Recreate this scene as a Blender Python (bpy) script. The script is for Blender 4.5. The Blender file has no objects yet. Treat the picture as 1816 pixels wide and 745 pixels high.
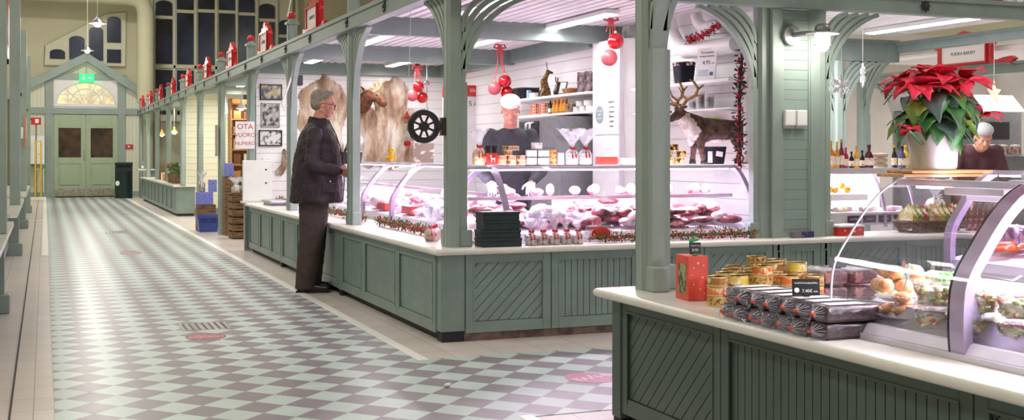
import bpy, math, random
from mathutils import Vector, Matrix
from mathutils.geometry import tessellate_polygon
PI = math.pi
R = math.radians
random.seed(11)
scn = bpy.context.scene
COL = scn.collection

# ------------------------------------------------------------------ camera
CAMH = 1.25
YAW = R(21.556)
cd = bpy.data.cameras.new('camera')
cd.sensor_width = 36.0
cd.lens = 2098.5 / 1816 * 36.0
cd.shift_y = -(372.5 - 272.0) / 1816
cd.clip_start = 0.05
cd.clip_end = 200
cam = bpy.data.objects.new('camera', cd)
COL.objects.link(cam)
cam.location = (0, 0, CAMH)
cam.rotation_euler = (PI / 2, 0, -YAW)
scn.camera = cam

# ------------------------------------------------------------------ view, world
scn.view_settings.view_transform = 'Standard'
scn.view_settings.look = 'None'
scn.view_settings.gamma = 1
scn.view_settings.use_curve_mapping = False
scn.view_settings.exposure = 0.85
w = bpy.data.worlds.new('evening')
scn.world = w
w.use_nodes = True
w.node_tree.nodes['Background'].inputs[0].default_value = (.03, .045, .10, 1)
w.node_tree.nodes['Background'].inputs[1].default_value = 1.0

def area(name, loc, sx, sy, power, col=(1, 1, 1), rot=(0, 0, 0)):
    d = bpy.data.lights.new(name, 'AREA')
    d.shape = 'RECTANGLE'
    d.size, d.size_y = sx, sy
    d.energy = power
    d.color = col
    o = bpy.data.objects.new(name, d)
    COL.objects.link(o)
    o.location = loc
    o.rotation_euler = rot
    return o

def point(name, loc, power, col=(1, 1, 1), r=.05):
    d = bpy.data.lights.new(name, 'POINT')
    d.energy = power
    d.color = col
    d.shadow_soft_size = r
    o = bpy.data.objects.new(name, d)
    COL.objects.link(o)
    o.location = loc
    return o

# added fill lights under the hall roof, out of view
HALL = (1, .965, .91)
for hx_, hy_, p_ in ((-2.6, 1, 70), (1.9, 4, 35), (-2.6, 8, 110), (1.9, 14.5, 60), (-2.6, 17, 100), (1.9, 22, 60), (-2.6, 26, 140), (1.5, 31.5, 110)):
    area('hall_fill_light', (hx_, hy_, 6.9), .7, .7, p_, HALL)
for hy_ in (5, 14):
    area('hall_fill_light', (9.5, hy_, 6.6), 3, 3, 120, (1, .98, .95))
# canopy tube light and added tubeless fills: (x, y, sx, sy, watts)
for x_, y_, sx_, sy_, p_ in ((4.45, 9.6, .12, 1.3, 10), (3.3, 8.8, .12, 1.3, 9), (4.35, 12.0, .12, 1.2, 9), (3.2, 12.0, .12, 1.3, 8), (4.35, 14.9, .12, 1.2, 9), (3.2, 14.6, .12, 1.3, 9),
                             (6.9, 9.2, .12, 1.8, 40), (4.0, 1.6, 2.4, .15, 34), (12, 11, 2.5, 2.5, 70), (9.5, 17, 3, 3, 90)):  # last two are added fills, no tube hangs there
    area('tube_and_fill_light', (x_, y_, 2.38), sx_, sy_, p_, (1, .97, .97))

# ------------------------------------------------------------------ helpers
def lin(c):
    return c / 12.92 if c <= .04045 else ((c + .055) / 1.055) ** 2.4

def rgb(h):
    if isinstance(h, str):
        h = h.lstrip('#')
        return tuple(lin(int(h[i:i + 2], 16) / 255) for i in (0, 2, 4)) + (1,)
    return tuple(h) + (1,) if len(h) == 3 else tuple(h)

def newmat(name):
    m = bpy.data.materials.new(name)
    m.use_nodes = True
    nt = m.node_tree
    return m, nt, nt.nodes['Principled BSDF']

def P(name, col, rough=.5, metal=0, vary=.06, scale=18, bump=0, emit=0, spec=.5, col2=None, bscale=None, stretch=None, thr=None, coat=0, ecol=None):
    """procedural paint / cloth / food material: two tones mixed by noise, optional bump"""
    m, nt, b = newmat(name)
    N, L = nt.nodes, nt.links
    tc = N.new('ShaderNodeTexCoord')
    src = tc.outputs['Object']
    if stretch:
        mp = N.new('ShaderNodeMapping')
        mp.inputs['Scale'].default_value = stretch
        L.new(src, mp.inputs[0])
        src = mp.outputs[0]
    nz = N.new('ShaderNodeTexNoise')
    nz.inputs['Scale'].default_value = scale
    nz.inputs['Detail'].default_value = 3
    L.new(src, nz.inputs['Vector'])
    rp = N.new('ShaderNodeValToRGB')
    a = rgb(col)
    c2 = rgb(col2) if col2 else tuple(max(0, x * (1 - vary * 2.2)) for x in a[:3]) + (1,)
    rp.color_ramp.elements[0].color = c2
    rp.color_ramp.elements[1].color = a
    lo, hi = thr or (.35, .62)
    rp.color_ramp.elements[0].position = lo
    rp.color_ramp.elements[1].position = hi
    L.new(nz.outputs[0], rp.inputs[0])
    L.new(rp.outputs[0], b.inputs['Base Color'])
    b.inputs['Roughness'].default_value = rough
    b.inputs['Metallic'].default_value = metal
    b.inputs['Specular IOR Level'].default_value = spec
    if coat:
        b.inputs['Coat Weight'].default_value = coat
        b.inputs['Coat Roughness'].default_value = .08
    if bump:
        n2 = N.new('ShaderNodeTexNoise')
        n2.inputs['Scale'].default_value = bscale or scale * 2
        n2.inputs['Detail'].default_value = 3
        L.new(src, n2.inputs['Vector'])
        bp = N.new('ShaderNodeBump')
        bp.inputs['Strength'].default_value = bump
        bp.inputs['Distance'].default_value = .01
        L.new(n2.outputs[0], bp.inputs['Height'])
        L.new(bp.outputs[0], b.inputs['Normal'])
    if emit:
        b.inputs['Emission Color'].default_value = rgb(ecol or col)
        b.inputs['Emission Strength'].default_value = emit
    return m

def CLEAR(name, tint='#f4f6ff', gloss=.12, rough=.02, bump=0, alpha_lo=.06, bscale=30, hi=.6):
    """thin sheet: see-through with a fresnel shine (glass panes, cellophane)"""
    m, nt, b = newmat(name)
    N, L = nt.nodes, nt.links
    N.remove(b)
    tr = N.new('ShaderNodeBsdfTransparent')
    tr.inputs[0].default_value = rgb(tint)
    gl = N.new('ShaderNodeBsdfGlossy')
    gl.inputs['Roughness'].default_value = rough
    gl.inputs[0].default_value = (1, 1, 1, 1)
    lw = N.new('ShaderNodeLayerWeight')
    lw.inputs[0].default_value = gloss
    mr = N.new('ShaderNodeMapRange')
    mr.inputs[3].default_value = alpha_lo
    mr.inputs[4].default_value = hi
    L.new(lw.outputs['Facing'], mr.inputs[0])
    mx = N.new('ShaderNodeMixShader')
    L.new(mr.outputs[0], mx.inputs[0])
    L.new(tr.outputs[0], mx.inputs[1])
    L.new(gl.outputs[0], mx.inputs[2])
    if bump:
        tc = N.new('ShaderNodeTexCoord')
        nz = N.new('ShaderNodeTexNoise')
        nz.inputs['Scale'].default_value = bscale
        nz.inputs['Detail'].default_value = 4
        nz.inputs['Distortion'].default_value = 1.5
        L.new(tc.outputs['Object'], nz.inputs['Vector'])
        bp = N.new('ShaderNodeBump')
        bp.inputs['Strength'].default_value = bump
        bp.inputs['Distance'].default_value = .02
        L.new(nz.outputs[0], bp.inputs['Height'])
        L.new(bp.outputs[0], gl.inputs['Normal'])
        L.new(bp.outputs[0], lw.inputs['Normal'])
    L.new(mx.outputs[0], N['Material Output'].inputs[0])
    return m

class MB:
    """collects shapes, then links them as ONE mesh object"""
    def __init__(s):
        s.v, s.f = [], []
    def add(s, vs, fs, M=None):
        o = len(s.v)
        s.v += [tuple(M @ Vector(p)) if M else tuple(p) for p in vs]
        s.f += [tuple(i + o for i in f) for f in fs]
        return s
    def box(s, x0, x1, y0, y1, z0, z1, M=None):
        vs = [(x, y, z) for z in (z0, z1) for y in (y0, y1) for x in (x0, x1)]
        fs = [(0, 2, 3, 1), (4, 5, 7, 6), (0, 1, 5, 4), (2, 6, 7, 3), (0, 4, 6, 2), (1, 3, 7, 5)]
        return s.add(vs, fs, M)
    def cbox(s, c, d, M=None):
        return s.box(c[0] - d[0] / 2, c[0] + d[0] / 2, c[1] - d[1] / 2, c[1] + d[1] / 2, c[2] - d[2] / 2, c[2] + d[2] / 2, M)
    def prism(s, poly, h0, h1, ax='z', M=None):
        """poly in the plane across ax, extruded from h0 to h1; ax x: (y,z)  y: (x,z)  z: (x,y)"""
        def mk(p, h):
            return {'z': (p[0], p[1], h), 'y': (p[0], h, p[1]), 'x': (h, p[0], p[1])}[ax]
        n = len(poly)
        vs = [mk(p, h0) for p in poly] + [mk(p, h1) for p in poly]
        fs = [(i, (i + 1) % n, (i + 1) % n + n, i + n) for i in range(n)]
        tris = tessellate_polygon([[Vector((p[0], p[1], 0)) for p in poly]])
        fs += [tuple(t) for t in tris] + [tuple(i + n for i in reversed(t)) for t in tris]
        return s.add(vs, fs, M)
    def tube(s, pts, r, n=8, r1=None, M=None, closed=False):
        pts = [Vector(p) for p in pts]
        k = len(pts)
        vs, fs = [], []
        up = None
        for i, p in enumerate(pts):
            a = pts[max(i - 1, 0)]
            b = pts[min(i + 1, k - 1)]
            if closed:
                a, b = pts[i - 1], pts[(i + 1) % k]
            t = (b - a)
            t = t.normalized() if t.length > 1e-9 else Vector((0, 0, 1))
            if up is None:
                up = Vector((0, 0, 1)) if abs(t.z) < .9 else Vector((1, 0, 0))
            u = t.cross(up)
            if u.length < 1e-6:
                u = t.cross(Vector((.3, .9, .1)))
            u.normalize()
            v = u.cross(t).normalized()
            up = v
            if isinstance(r, (list, tuple)):
                rr = r[i]
            else:
                rr = r if r1 is None else r + (r1 - r) * i / max(k - 1, 1)
            for j in range(n):
                a_ = 2 * PI * j / n
                vs.append(p + (u * math.cos(a_) + v * math.sin(a_)) * rr)
        m = k if closed else k - 1
        for i in range(m):
            for j in range(n):
                a0, a1 = i * n + j, i * n + (j + 1) % n
                b0, b1 = ((i + 1) % k) * n + j, ((i + 1) % k) * n + (j + 1) % n
                fs.append((a0, a1, b1, b0))
        if not closed:
            fs.append(tuple(reversed(range(n))))
            fs.append(tuple(range((k - 1) * n, k * n)))
        return s.add(vs, fs, M)
    def lathe(s, prof, c=(0, 0, 0), n=20, M=None, ax='z'):
        vs, fs = [], []
        for r, z in prof:
            for j in range(n):
                a = 2 * PI * j / n
                q = (r * math.cos(a), r * math.sin(a), z)
                q = {'z': q, 'y': (q[0], q[2], q[1]), 'x': (q[2], q[0], q[1])}[ax]
                vs.append((c[0] + q[0], c[1] + q[1], c[2] + q[2]))
        for i in range(len(prof) - 1):
            for j in range(n):
                fs.append((i * n + j, i * n + (j + 1) % n, (i + 1) * n + (j + 1) % n, (i + 1) * n + j))
        fs.append(tuple(reversed(range(n))))
        fs.append(tuple(range((len(prof) - 1) * n, len(prof) * n)))
        return s.add(vs, fs, M)
    def ball(s, c, r, n=12, M=None):
        r = (r, r, r) if not isinstance(r, (tuple, list)) else r
        k = max(4, n // 2)
        vs, fs = [], []
        for i in range(1, k):
            th = PI * i / k
            for j in range(n):
                a = 2 * PI * j / n
                vs.append((c[0] + r[0] * math.sin(th) * math.cos(a), c[1] + r[1] * math.sin(th) * math.sin(a), c[2] + r[2] * math.cos(th)))
        for i in range(k - 2):
            for j in range(n):
                fs.append((i * n + j, (i + 1) * n + j, (i + 1) * n + (j + 1) % n, i * n + (j + 1) % n))
        t, b = len(vs), len(vs) + 1
        vs += [(c[0], c[1], c[2] + r[2]), (c[0], c[1], c[2] - r[2])]
        for j in range(n):
            fs.append((t, j, (j + 1) % n))
            fs.append((b, (k - 2) * n + (j + 1) % n, (k - 2) * n + j))
        return s.add(vs, fs, M)
    def cap(s, a, b, ra, rb, n=12, sq=(1, 1)):
        """tapered limb between two points with round ends"""
        a, b = Vector(a), Vector(b)
        t = b - a
        ln = t.length
        q = t.to_track_quat('Z', 'Y').to_matrix().to_4x4()
        M = Matrix.Translation(a) @ q
        prof = []
        for i in range(5):
            th = -PI / 2 + (PI / 2) * i / 4
            prof.append((max(ra * math.cos(th), .0006), ra * math.sin(th)))
        for i in range(5):
            th = (PI / 2) * i / 4
            prof.append((max(rb * math.cos(th), .0006), ln + rb * math.sin(th)))
        return s.lathe(prof, n=n, M=M)
    def sheet(s, rows, M=None, thick=0, closed=False):
        """grid of points; thick gives it real thickness along its normals (approx, by offset)"""
        nr, nc = len(rows), len(rows[0])
        vs = [tuple(p) for r_ in rows for p in r_]
        fs = []
        for i in range(nr - 1):
            for j in range(nc - 1 if not closed else nc):
                j2 = (j + 1) % nc
                fs.append((i * nc + j, i * nc + j2, (i + 1) * nc + j2, (i + 1) * nc + j))
        return s.add(vs, fs, M)
    def build(s, name, mat, parent=None, smooth=None, bevel=0, solid=0, sub=0, loc=None, rot=None):
        me = bpy.data.meshes.new(name)
        me.from_pydata(s.v, [], s.f)
        me.update()
        if mat:
            me.materials.append(mat)
        if smooth is not None:
            me.polygons.foreach_set('use_smooth', [True] * len(me.polygons))
            if smooth < 180:
                me.set_sharp_from_angle(angle=R(smooth))
        o = bpy.data.objects.new(name, me)
        COL.objects.link(o)
        if parent:
            o.parent = parent
        if loc:
            o.location = loc
        if rot:
            o.rotation_euler = rot
        if solid:
            md = o.modifiers.new('solid', 'SOLIDIFY')
            md.thickness = solid
            md.offset = 0
        if sub:
            md = o.modifiers.new('sub', 'SUBSURF')
            md.levels = md.render_levels = sub
        if bevel:
            md = o.modifiers.new('bevel', 'BEVEL')
            md.width = bevel
            md.segments = 2
            md.limit_method = 'ANGLE'
        return o

def tag(o, label=None, cat=None, group=None, kind=None):
    if label: o['label'] = label
    if cat: o['category'] = cat
    if group: o['group'] = group
    if kind: o['kind'] = kind
    return o

def T(name, label, cat, loc=(0, 0, 0), rz=0, group=None, rot=None):
    o = bpy.data.objects.new(name, None)
    COL.objects.link(o)
    o.empty_display_size = .1
    o.location = loc
    o.rotation_euler = rot or (0, 0, rz)
    return tag(o, label, cat, group)

def kids(o):
    return [c for c in bpy.data.objects if c.parent == o]

def copy_tree(o, parent=None, loc=None, rz=None, label=None, group=None):
    c = o.copy()
    COL.objects.link(c)
    if parent: c.parent = parent
    for ch in kids(o):
        copy_tree(ch, c)
    if loc is not None: c.location = loc
    if rz is not None: c.rotation_euler = (0, 0, rz)
    if label: c['label'] = label
    if group: c['group'] = group
    return c

def struct(name, mb, mat, **k):
    return tag(mb.build(name, mat, **k), kind='structure')

def text(s, name, mat, parent, size, M, ext=.0006, align='CENTER', sx=1):
    cu = bpy.data.curves.new(name, 'FONT')
    cu.body = s
    cu.size = size
    cu.extrude = ext
    cu.align_x = align
    cu.align_y = 'CENTER'
    tmp = bpy.data.objects.new('tmp', cu)
    COL.objects.link(tmp)
    dg = bpy.context.evaluated_depsgraph_get()
    me = bpy.data.meshes.new_from_object(tmp.evaluated_get(dg))
    bpy.data.objects.remove(tmp)
    me.transform(M @ Matrix.Diagonal((sx, 1, 1, 1)))
    me.materials.clear()
    me.materials.append(mat)
    o = bpy.data.objects.new(name, me)
    COL.objects.link(o)
    o.parent = parent
    return o

def face(loc, n='-x', tilt=0):
    """matrix whose XY plane is vertical, reading direction right for a viewer looking at it"""
    a = {'-y': 0, '-x': -PI / 2, '+x': PI / 2, '+y': PI}[n]
    return Matrix.Translation(loc) @ Matrix.Rotation(a, 4, 'Z') @ Matrix.Rotation(PI / 2 - tilt, 4, 'X')

_s, _c = math.sin(YAW), math.cos(YAW)
def atY(px, py, Y):
    """the point at depth Y in the hall that shows at this place of the photograph"""
    a, b = (px - 908) / 2098.5, -(py - 272) / 2098.5
    t = Y / (_c - a * _s)
    return Vector(((_s + a * _c) * t, Y, CAMH + b * t))
def atX(px, py, X):
    a, b = (px - 908) / 2098.5, -(py - 272) / 2098.5
    t = X / (_s + a * _c)
    return Vector((X, (_c - a * _s) * t, CAMH + b * t))
# ------------------------------------------------------------------ materials
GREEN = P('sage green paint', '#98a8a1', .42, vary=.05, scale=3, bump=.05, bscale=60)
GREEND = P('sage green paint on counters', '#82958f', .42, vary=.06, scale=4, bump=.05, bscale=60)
GREENN = P('shade-darkened green paint of the front counter', '#4f5f58', .4, vary=.06, scale=4, bump=.05, bscale=60)  # darker copy of the sage green, foreground shade put into its colour
GREENG = P('grey green beam paint', '#83928e', .42, vary=.05, scale=5)
GREENDOOR = P('pale green door paint', '#a9bb9d', .5, vary=.04, scale=6)
CREAM = P('cream plaster', '#c9c4a8', .85, vary=.03, scale=1.5, bump=.1, bscale=30)
CREAMW = P('cream painted boards', '#e3e3cf', .6, vary=.02, scale=6)
FRAMEC = P('cream window frame', '#cfccb6', .6, vary=.03, scale=8)
WHITE = P('white paint', '#efeeee', .5, vary=.02, scale=8)
GREIGE = P('grey beige wall paint', '#c4bfb8', .7, vary=.06, scale=2)
WHITEP = P('white metal slats', '#f1edf0', .4, vary=.02, scale=8)
STONE = P('white stone worktop', '#e6e3da', .22, vary=.03, scale=9, spec=.5)
NIGHT = P('night behind glass', '#26304c', .15, col2='#10141f', scale=1.3, spec=.6)
BLACK = P('black paint', '#17181a', .4, vary=.1)
IRON = P('black cast iron', '#2e2b2d', .45, vary=.15, scale=40, bump=.2)
RED = P('red lacquer paint', '#c5262b', .3, vary=.05, scale=10)
REDB = P('red shop card', '#d8332c', .4, vary=.04, scale=10)
PINKW = P('white sign panel', '#efe9ec', .5, vary=.01)
INK = P('dark ink', '#26262c', .6)
REDINK = P('red ink', '#c23146', .6)
STEEL = P('brushed steel', '#c4c2c8', .25, metal=.9, vary=.05, scale=30, stretch=(1, 1, 30))
ALU = P('lilac anodised frame', '#b9aac6', .3, metal=.35, vary=.04, scale=12)
ALUW = P('pale powder coated frame', '#d7d2de', .3, metal=.15, vary=.03, scale=12)
RUBBER = P('black rubber seal', '#1d1a20', .4)
GLASS = CLEAR('case glass', tint='#fcfcff', gloss=.15, alpha_lo=.008, hi=.11)
GLASSB = CLEAR('shop window glass', gloss=.2, alpha_lo=.04, hi=.5)
CELLO = CLEAR('cellophane', gloss=.45, rough=.12, bump=.9, alpha_lo=.26, bscale=45)
PLASTIC = CLEAR('clear plastic tub', tint='#fcfcfd', gloss=.3, rough=.08, bump=.25, alpha_lo=.07, bscale=25)
LIT = P('lit tube', '#ffffff', .5, emit=5)
LITW = P('lit bulb', '#fff6e4', .5, emit=25)
LITP = P('lit lilac tube', '#fdeaff', .5, emit=9)
WOOD = P('pale wood', '#d9a877', .55, col2='#b9834f', scale=6, stretch=(1, 12, 12))
CRATE = P('weathered crate wood', '#8a6b4c', .75, col2='#54402e', scale=7, stretch=(1, 8, 8), bump=.3)
BLUEP = P('blue plastic crate', '#3c50a0', .4, vary=.06)
KICK = P('dark kick board', '#1d2021', .6)
KICKR = P('worn brown base board', '#8a7169', .7, col2='#5d4a48', scale=14)
GARL_G = P('garland green', '#5d7a35', .7, col2='#2f4a22', scale=40)
GARL_R = P('garland berries', '#d04a50', .4, col2='#8e2030', scale=40)
DKBOX = P('dark green card box', '#1e3434', .55, vary=.08, scale=12)
MEAT = P('cured meat', '#f0b8bd', .35, col2='#d0606c', scale=26, bump=.4, thr=(.42, .58))
MEATD = P('smoked meat', '#8d4046', .35, col2='#4a1c24', scale=22, bump=.4, thr=(.42, .58))
MEATW = P('white wrapped meat', '#f4e4ec', .3, col2='#dba5b5', scale=16, bump=.5, thr=(.36, .5))
GOLD = P('gold foil label', '#e6cf94', .3, metal=.3, col2='#c0984e', scale=30, thr=(.45, .5))

def boards_mat(name, col, period, axis=2, rough=.55, depth=.5):
    """painted boards: thin grooves every <period> metres along an axis of object space"""
    m, nt, b = newmat(name)
    N, L = nt.nodes, nt.links
    tc = N.new('ShaderNodeTexCoord')
    sp = N.new('ShaderNodeSeparateXYZ')
    L.new(tc.outputs['Object'], sp.inputs[0])
    md = N.new('ShaderNodeMath'); md.operation = 'MULTIPLY'; md.inputs[1].default_value = 1 / period
    L.new(sp.outputs[axis], md.inputs[0])
    fr = N.new('ShaderNodeMath'); fr.operation = 'FRACT'
    L.new(md.outputs[0], fr.inputs[0])
    rp = N.new('ShaderNodeValToRGB')
    rp.color_ramp.interpolation = 'LINEAR'
    e = rp.color_ramp.elements
    e[0].position = 0; e[0].color = (0, 0, 0, 1)
    e[1].position = .05; e[1].color = (1, 1, 1, 1)
    x = e.new(.97); x.color = (1, 1, 1, 1)
    x = e.new(1); x.color = (0, 0, 0, 1)
    L.new(fr.outputs[0], rp.inputs[0])
    bp = N.new('ShaderNodeBump'); bp.inputs['Strength'].default_value = depth; bp.inputs['Distance'].default_value = .012
    L.new(rp.outputs[0], bp.inputs['Height'])
    L.new(bp.outputs[0], b.inputs['Normal'])
    mx = N.new('ShaderNodeMix'); mx.data_type = 'RGBA'
    c = rgb(col)
    mx.inputs['A'].default_value = tuple(v * .55 for v in c[:3]) + (1,)
    mx.inputs['B'].default_value = c
    L.new(rp.outputs[0], mx.inputs['Factor'])
    L.new(mx.outputs['Result'], b.inputs['Base Color'])
    b.inputs['Roughness'].default_value = rough
    return m
SIDING = boards_mat('white horizontal siding', '#f0edee', .125)
SIDINGC = boards_mat('cream horizontal siding', '#e6e5cf', .13)
SIDINGG = boards_mat('sage horizontal siding', '#93aba2', .075)
BEADC = boards_mat('cream upright boards', '#dddcc8', .1, axis=0)
BEADG = boards_mat('pale green upright boards', '#a9bb9d', .07, axis=0)
GREYM = P('grey machine shell', '#8b8b90', .35, metal=.4, vary=.06)
DGREY = P('dark screen', '#2a2b30', .3)

def checker_mat():
    m, nt, b = newmat('checkered floor tiles')
    N, L = nt.nodes, nt.links
    tc = N.new('ShaderNodeTexCoord')
    sp = N.new('ShaderNodeSeparateXYZ')
    L.new(tc.outputs['Object'], sp.inputs[0])
    def math_(op, a, bb=None):
        n = N.new('ShaderNodeMath'); n.operation = op
        for i, v in enumerate((a, bb)):
            if v is None: continue
            if isinstance(v, (int, float)): n.inputs[i].default_value = v
            else: L.new(v, n.inputs[i])
        return n.outputs[0]
    DX, DY, XC, YC = .2530, .2780, 2.497, 6.695
    u = math_('DIVIDE', math_('SUBTRACT', sp.outputs[0], XC), DX)
    v = math_('DIVIDE', math_('SUBTRACT', sp.outputs[1], YC), DY)
    p = math_('ADD', math_('ADD', u, v), .5)
    q = math_('ADD', math_('SUBTRACT', u, v), .5)
    fp, fq = math_('FLOOR', p), math_('FLOOR', q)
    par = math_('ABSOLUTE', math_('MODULO', math_('ADD', fp, fq), 2.0))
    def edge(s):
        f = math_('FRACT', s)
        d = math_('MINIMUM', f, math_('SUBTRACT', 1.0, f))
        return math_('LESS_THAN', d, .012)
    g = math_('MAXIMUM', edge(p), edge(q))
    nz = N.new('ShaderNodeTexNoise'); nz.inputs['Scale'].default_value = 5; nz.inputs['Detail'].default_value = 5
    L.new(tc.outputs['Object'], nz.inputs['Vector'])
    wn = N.new('ShaderNodeTexWhiteNoise'); wn.noise_dimensions = '2D'
    cb = N.new('ShaderNodeCombineXYZ'); L.new(fp, cb.inputs[0]); L.new(fq, cb.inputs[1]); L.new(cb.outputs[0], wn.inputs[0])
    mx = N.new('ShaderNodeMix'); mx.data_type = 'RGBA'
    mx.inputs['A'].default_value = rgb('#857c82')
    mx.inputs['B'].default_value = rgb('#b6c5c0')
    L.new(par, mx.inputs['Factor'])
    tone = math_('ADD', math_('MULTIPLY', wn.outputs[0], .10), math_('MULTIPLY', nz.outputs[0], .22))
    tone = math_('ADD', tone, .84)
    m2 = N.new('ShaderNodeMix'); m2.data_type = 'RGBA'; m2.blend_type = 'MULTIPLY'; m2.inputs['Factor'].default_value = 1
    L.new(mx.outputs['Result'], m2.inputs['A'])
    cr = N.new('ShaderNodeCombineColor')
    for i in range(3): L.new(tone, cr.inputs[i])
    L.new(cr.outputs[0], m2.inputs['B'])
    m3 = N.new('ShaderNodeMix'); m3.data_type = 'RGBA'
    L.new(math_('MULTIPLY', g, .35), m3.inputs['Factor'])
    L.new(m2.outputs['Result'], m3.inputs['A'])
    m3.inputs['B'].default_value = rgb('#6f7576')
    L.new(m3.outputs['Result'], b.inputs['Base Color'])
    b.inputs['Specular IOR Level'].default_value = .38
    rr = math_('ADD', math_('MULTIPLY', nz.outputs[0], .14), .27)
    L.new(rr, b.inputs['Roughness'])
    return m

def tiles_mat(name, c1, c2, sx, sy, grout, ox=0, oy=0):
    m, nt, b = newmat(name)
    N, L = nt.nodes, nt.links
    tc = N.new('ShaderNodeTexCoord')
    mp = N.new('ShaderNodeMapping'); mp.inputs['Location'].default_value = (ox, oy, 0)
    L.new(tc.outputs['Object'], mp.inputs[0])
    br = N.new('ShaderNodeTexBrick')
    br.offset = 0
    br.inputs['Scale'].default_value = 1
    br.inputs['Brick Width'].default_value = sx
    br.inputs['Row Height'].default_value = sy
    br.inputs['Mortar Size'].default_value = .003
    br.inputs['Color1'].default_value = rgb(c1)
    br.inputs['Color2'].default_value = rgb(c2)
    br.inputs['Mortar'].default_value = rgb(grout)
    L.new(mp.outputs[0], br.inputs[0])
    L.new(br.outputs[0], b.inputs['Base Color'])
    b.inputs['Roughness'].default_value = .32
    return m
CHECK = checker_mat()
BEIGE = tiles_mat('beige floor tiles', '#d6cbc6', '#cdc2bc', .3, .3, '#9d928d', .05, .1)
LINEW = P('white floor border', '#f4f1ec', .35, vary=.02)

# ------------------------------------------------------------------ the hall
struct('floor', MB().box(-6, 16, -3, 37, -.1, 0), BEIGE)
ck = MB()
ck.add([(.045, -2.5, .002), (.52, 5.35 - .95, .002), (.52, 4.9, .002)], [])
ck = MB().box(.045, 2.13, -2.5, 36.2, 0, .003).box(2.13, 3.6, 5.18, 6.86, 0, .003).box(3.6, 9.2, 5.18, 6.86, 0, .003)
CK = struct('floor', ck, CHECK)
struct('trim_1', MB().box(2.09, 2.16, 6.83, 36, 0, .005), LINEW)
struct('trim_2', MB().box(2.09, 2.16, -2.5, 5.21, 0, .005), LINEW)
struct('trim_3', MB().box(-.03, .045, 15.5, 36.2, 0, .005).box(-.3, -.03, 23.6, 23.75, 0, .005), LINEW)
struct('trim_4', MB().box(-.16, -.15, -2.5, 36, 0, .004), P('expansion joint', '#4a4544', .8))

YW = 36.5
wf = MB()
wf.box(-6, 16, YW, YW + .3, 0, 9)
struct('wall_far', wf, CREAM)
struct('wall_left', MB().box(-6.3, -6, -3, YW, 0, 8), CREAM)
struct('wall_right', MB().box(16, 16.3, -3, YW, 0, 8), CREAM)
struct('wall_back', MB().box(-6, 16, -3.3, -3, 0, 8), CREAM)
struct('ceiling', MB().box(-6.3, 16.3, -3.3, YW + .3, 8, 8.2), CREAM)
# plaster pier beside the tall window
struct('wall_pier', MB().box(2.62, 2.95, YW - .35, YW, 0, 8), CREAM)

# portal with gable round the double door: posts and rails of green wood over cream boards
GP = -.3, 2.62
pf = YW - .12
struct('wall_portal', MB().prism([(-.9, 0), (2.95, 0), (2.95, 2.85), (1.13, 3.98), (-.9, 2.9)], pf, YW - .01, 'y'), BEADC)
tr = MB()
for x0, x1, z1 in ((-.9, -.78, 3.1), (.02, .22, 3.45), (2.0, 2.2, 3.45), (2.58, 2.72, 3.3)):
    tr.box(x0, x1, pf - .07, pf, 0, z1)
for z0, z1, x0, x1 in ((2.38, 2.56, -.9, 2.72), (3.38, 3.55, .02, 2.2), (.88, 1.04, -.9, .02), (0, .14, -.9, .1), (0, .14, 2.1, 2.6)):
    tr.box(x0, x1, pf - .075, pf + .001, z0, z1)
tr.prism([(-1.0, 2.75), (1.13, 3.9), (1.13, 4.15), (-1.0, 3.0)], pf - .2, pf, 'y')
tr.prism([(1.13, 3.9), (2.95, 2.7), (2.95, 2.95), (1.13, 4.15)], pf - .2, pf, 'y')
struct('trim_5', tr, GREEN, bevel=.006)

def arch_poly(x0, x1, z0, zs, n=12, rise=None):
    c, r = (x0 + x1) / 2, (x1 - x0) / 2
    rise = r if rise is None else rise
    return [(x0, z0)] + [(c - r * math.cos(PI * i / n), zs + rise * math.sin(PI * i / n)) for i in range(n + 1)] + [(x1, z0)]

# the double door
dr = T('door_1', 'double door', 'door', (1.11, pf, 0)); dr['kind'] = 'structure'
for s in (-1, 1):
    x0, x1 = (-.86, -.012) if s < 0 else (.012, .86)
    lf = MB()
    lf.box(x0, x0 + .12, -.06, -.005, .02, 2.36).box(x1 - .12, x1, -.06, -.005, .02, 2.36)
    lf.box(x0 + .12, x1 - .12, -.06, -.005, .02, .26).box(x0 + .12, x1 - .12, -.06, -.005, .95, 1.13).box(x0 + .12, x1 - .12, -.06, -.005, 1.98, 2.36)
    lf.box(x0 + .12, x1 - .12, -.045, -.02, .26, .95)
    leaf = lf.build('door_leaf', GREENDOOR, dr, bevel=.004)
    MB().prism([(p[0], p[1]) for p in arch_poly(x0 + .14, x1 - .14, 2.03, 2.16, 10, .12)], -.068, -.06, 'y').build('upper_panel', BEADG, leaf)
    MB().box(x0 + .12, x1 - .12, -.04, -.03, 1.12, 1.99).build('pane', P('brown night pane', '#55402f', .1, col2='#2e2620', scale=4, spec=.8), leaf)
    MB().box(x0 + .16, x1 - .16, -.066, -.044, .34, .86).build('lower_panel', BEADG, leaf, bevel=.004)
    MB().box(x0 + .01, x1 - .01, -.066, -.058, .03, .24).build('kick_plate', P('scuffed kick plate', '#b9b7a4', .4, metal=.5, col2='#8d8a78', scale=16), leaf)
hd = MB().tube([(-.05, -.06, 1.05), (-.05, -.1, 1.05), (-.05, -.1, 1.35), (-.05, -.06, 1.35)], .01).build('door_handle', STEEL, dr, smooth=60)
MB().box(.3, 1.9, YW - .9, YW - .25, .003, .012).build('door_mat', P('dark door mat', '#3d3f3f', .9), None)
tag(bpy.data.objects['door_mat'], 'dark flat mat on the floor in front of the green double door', 'mat')

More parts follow.
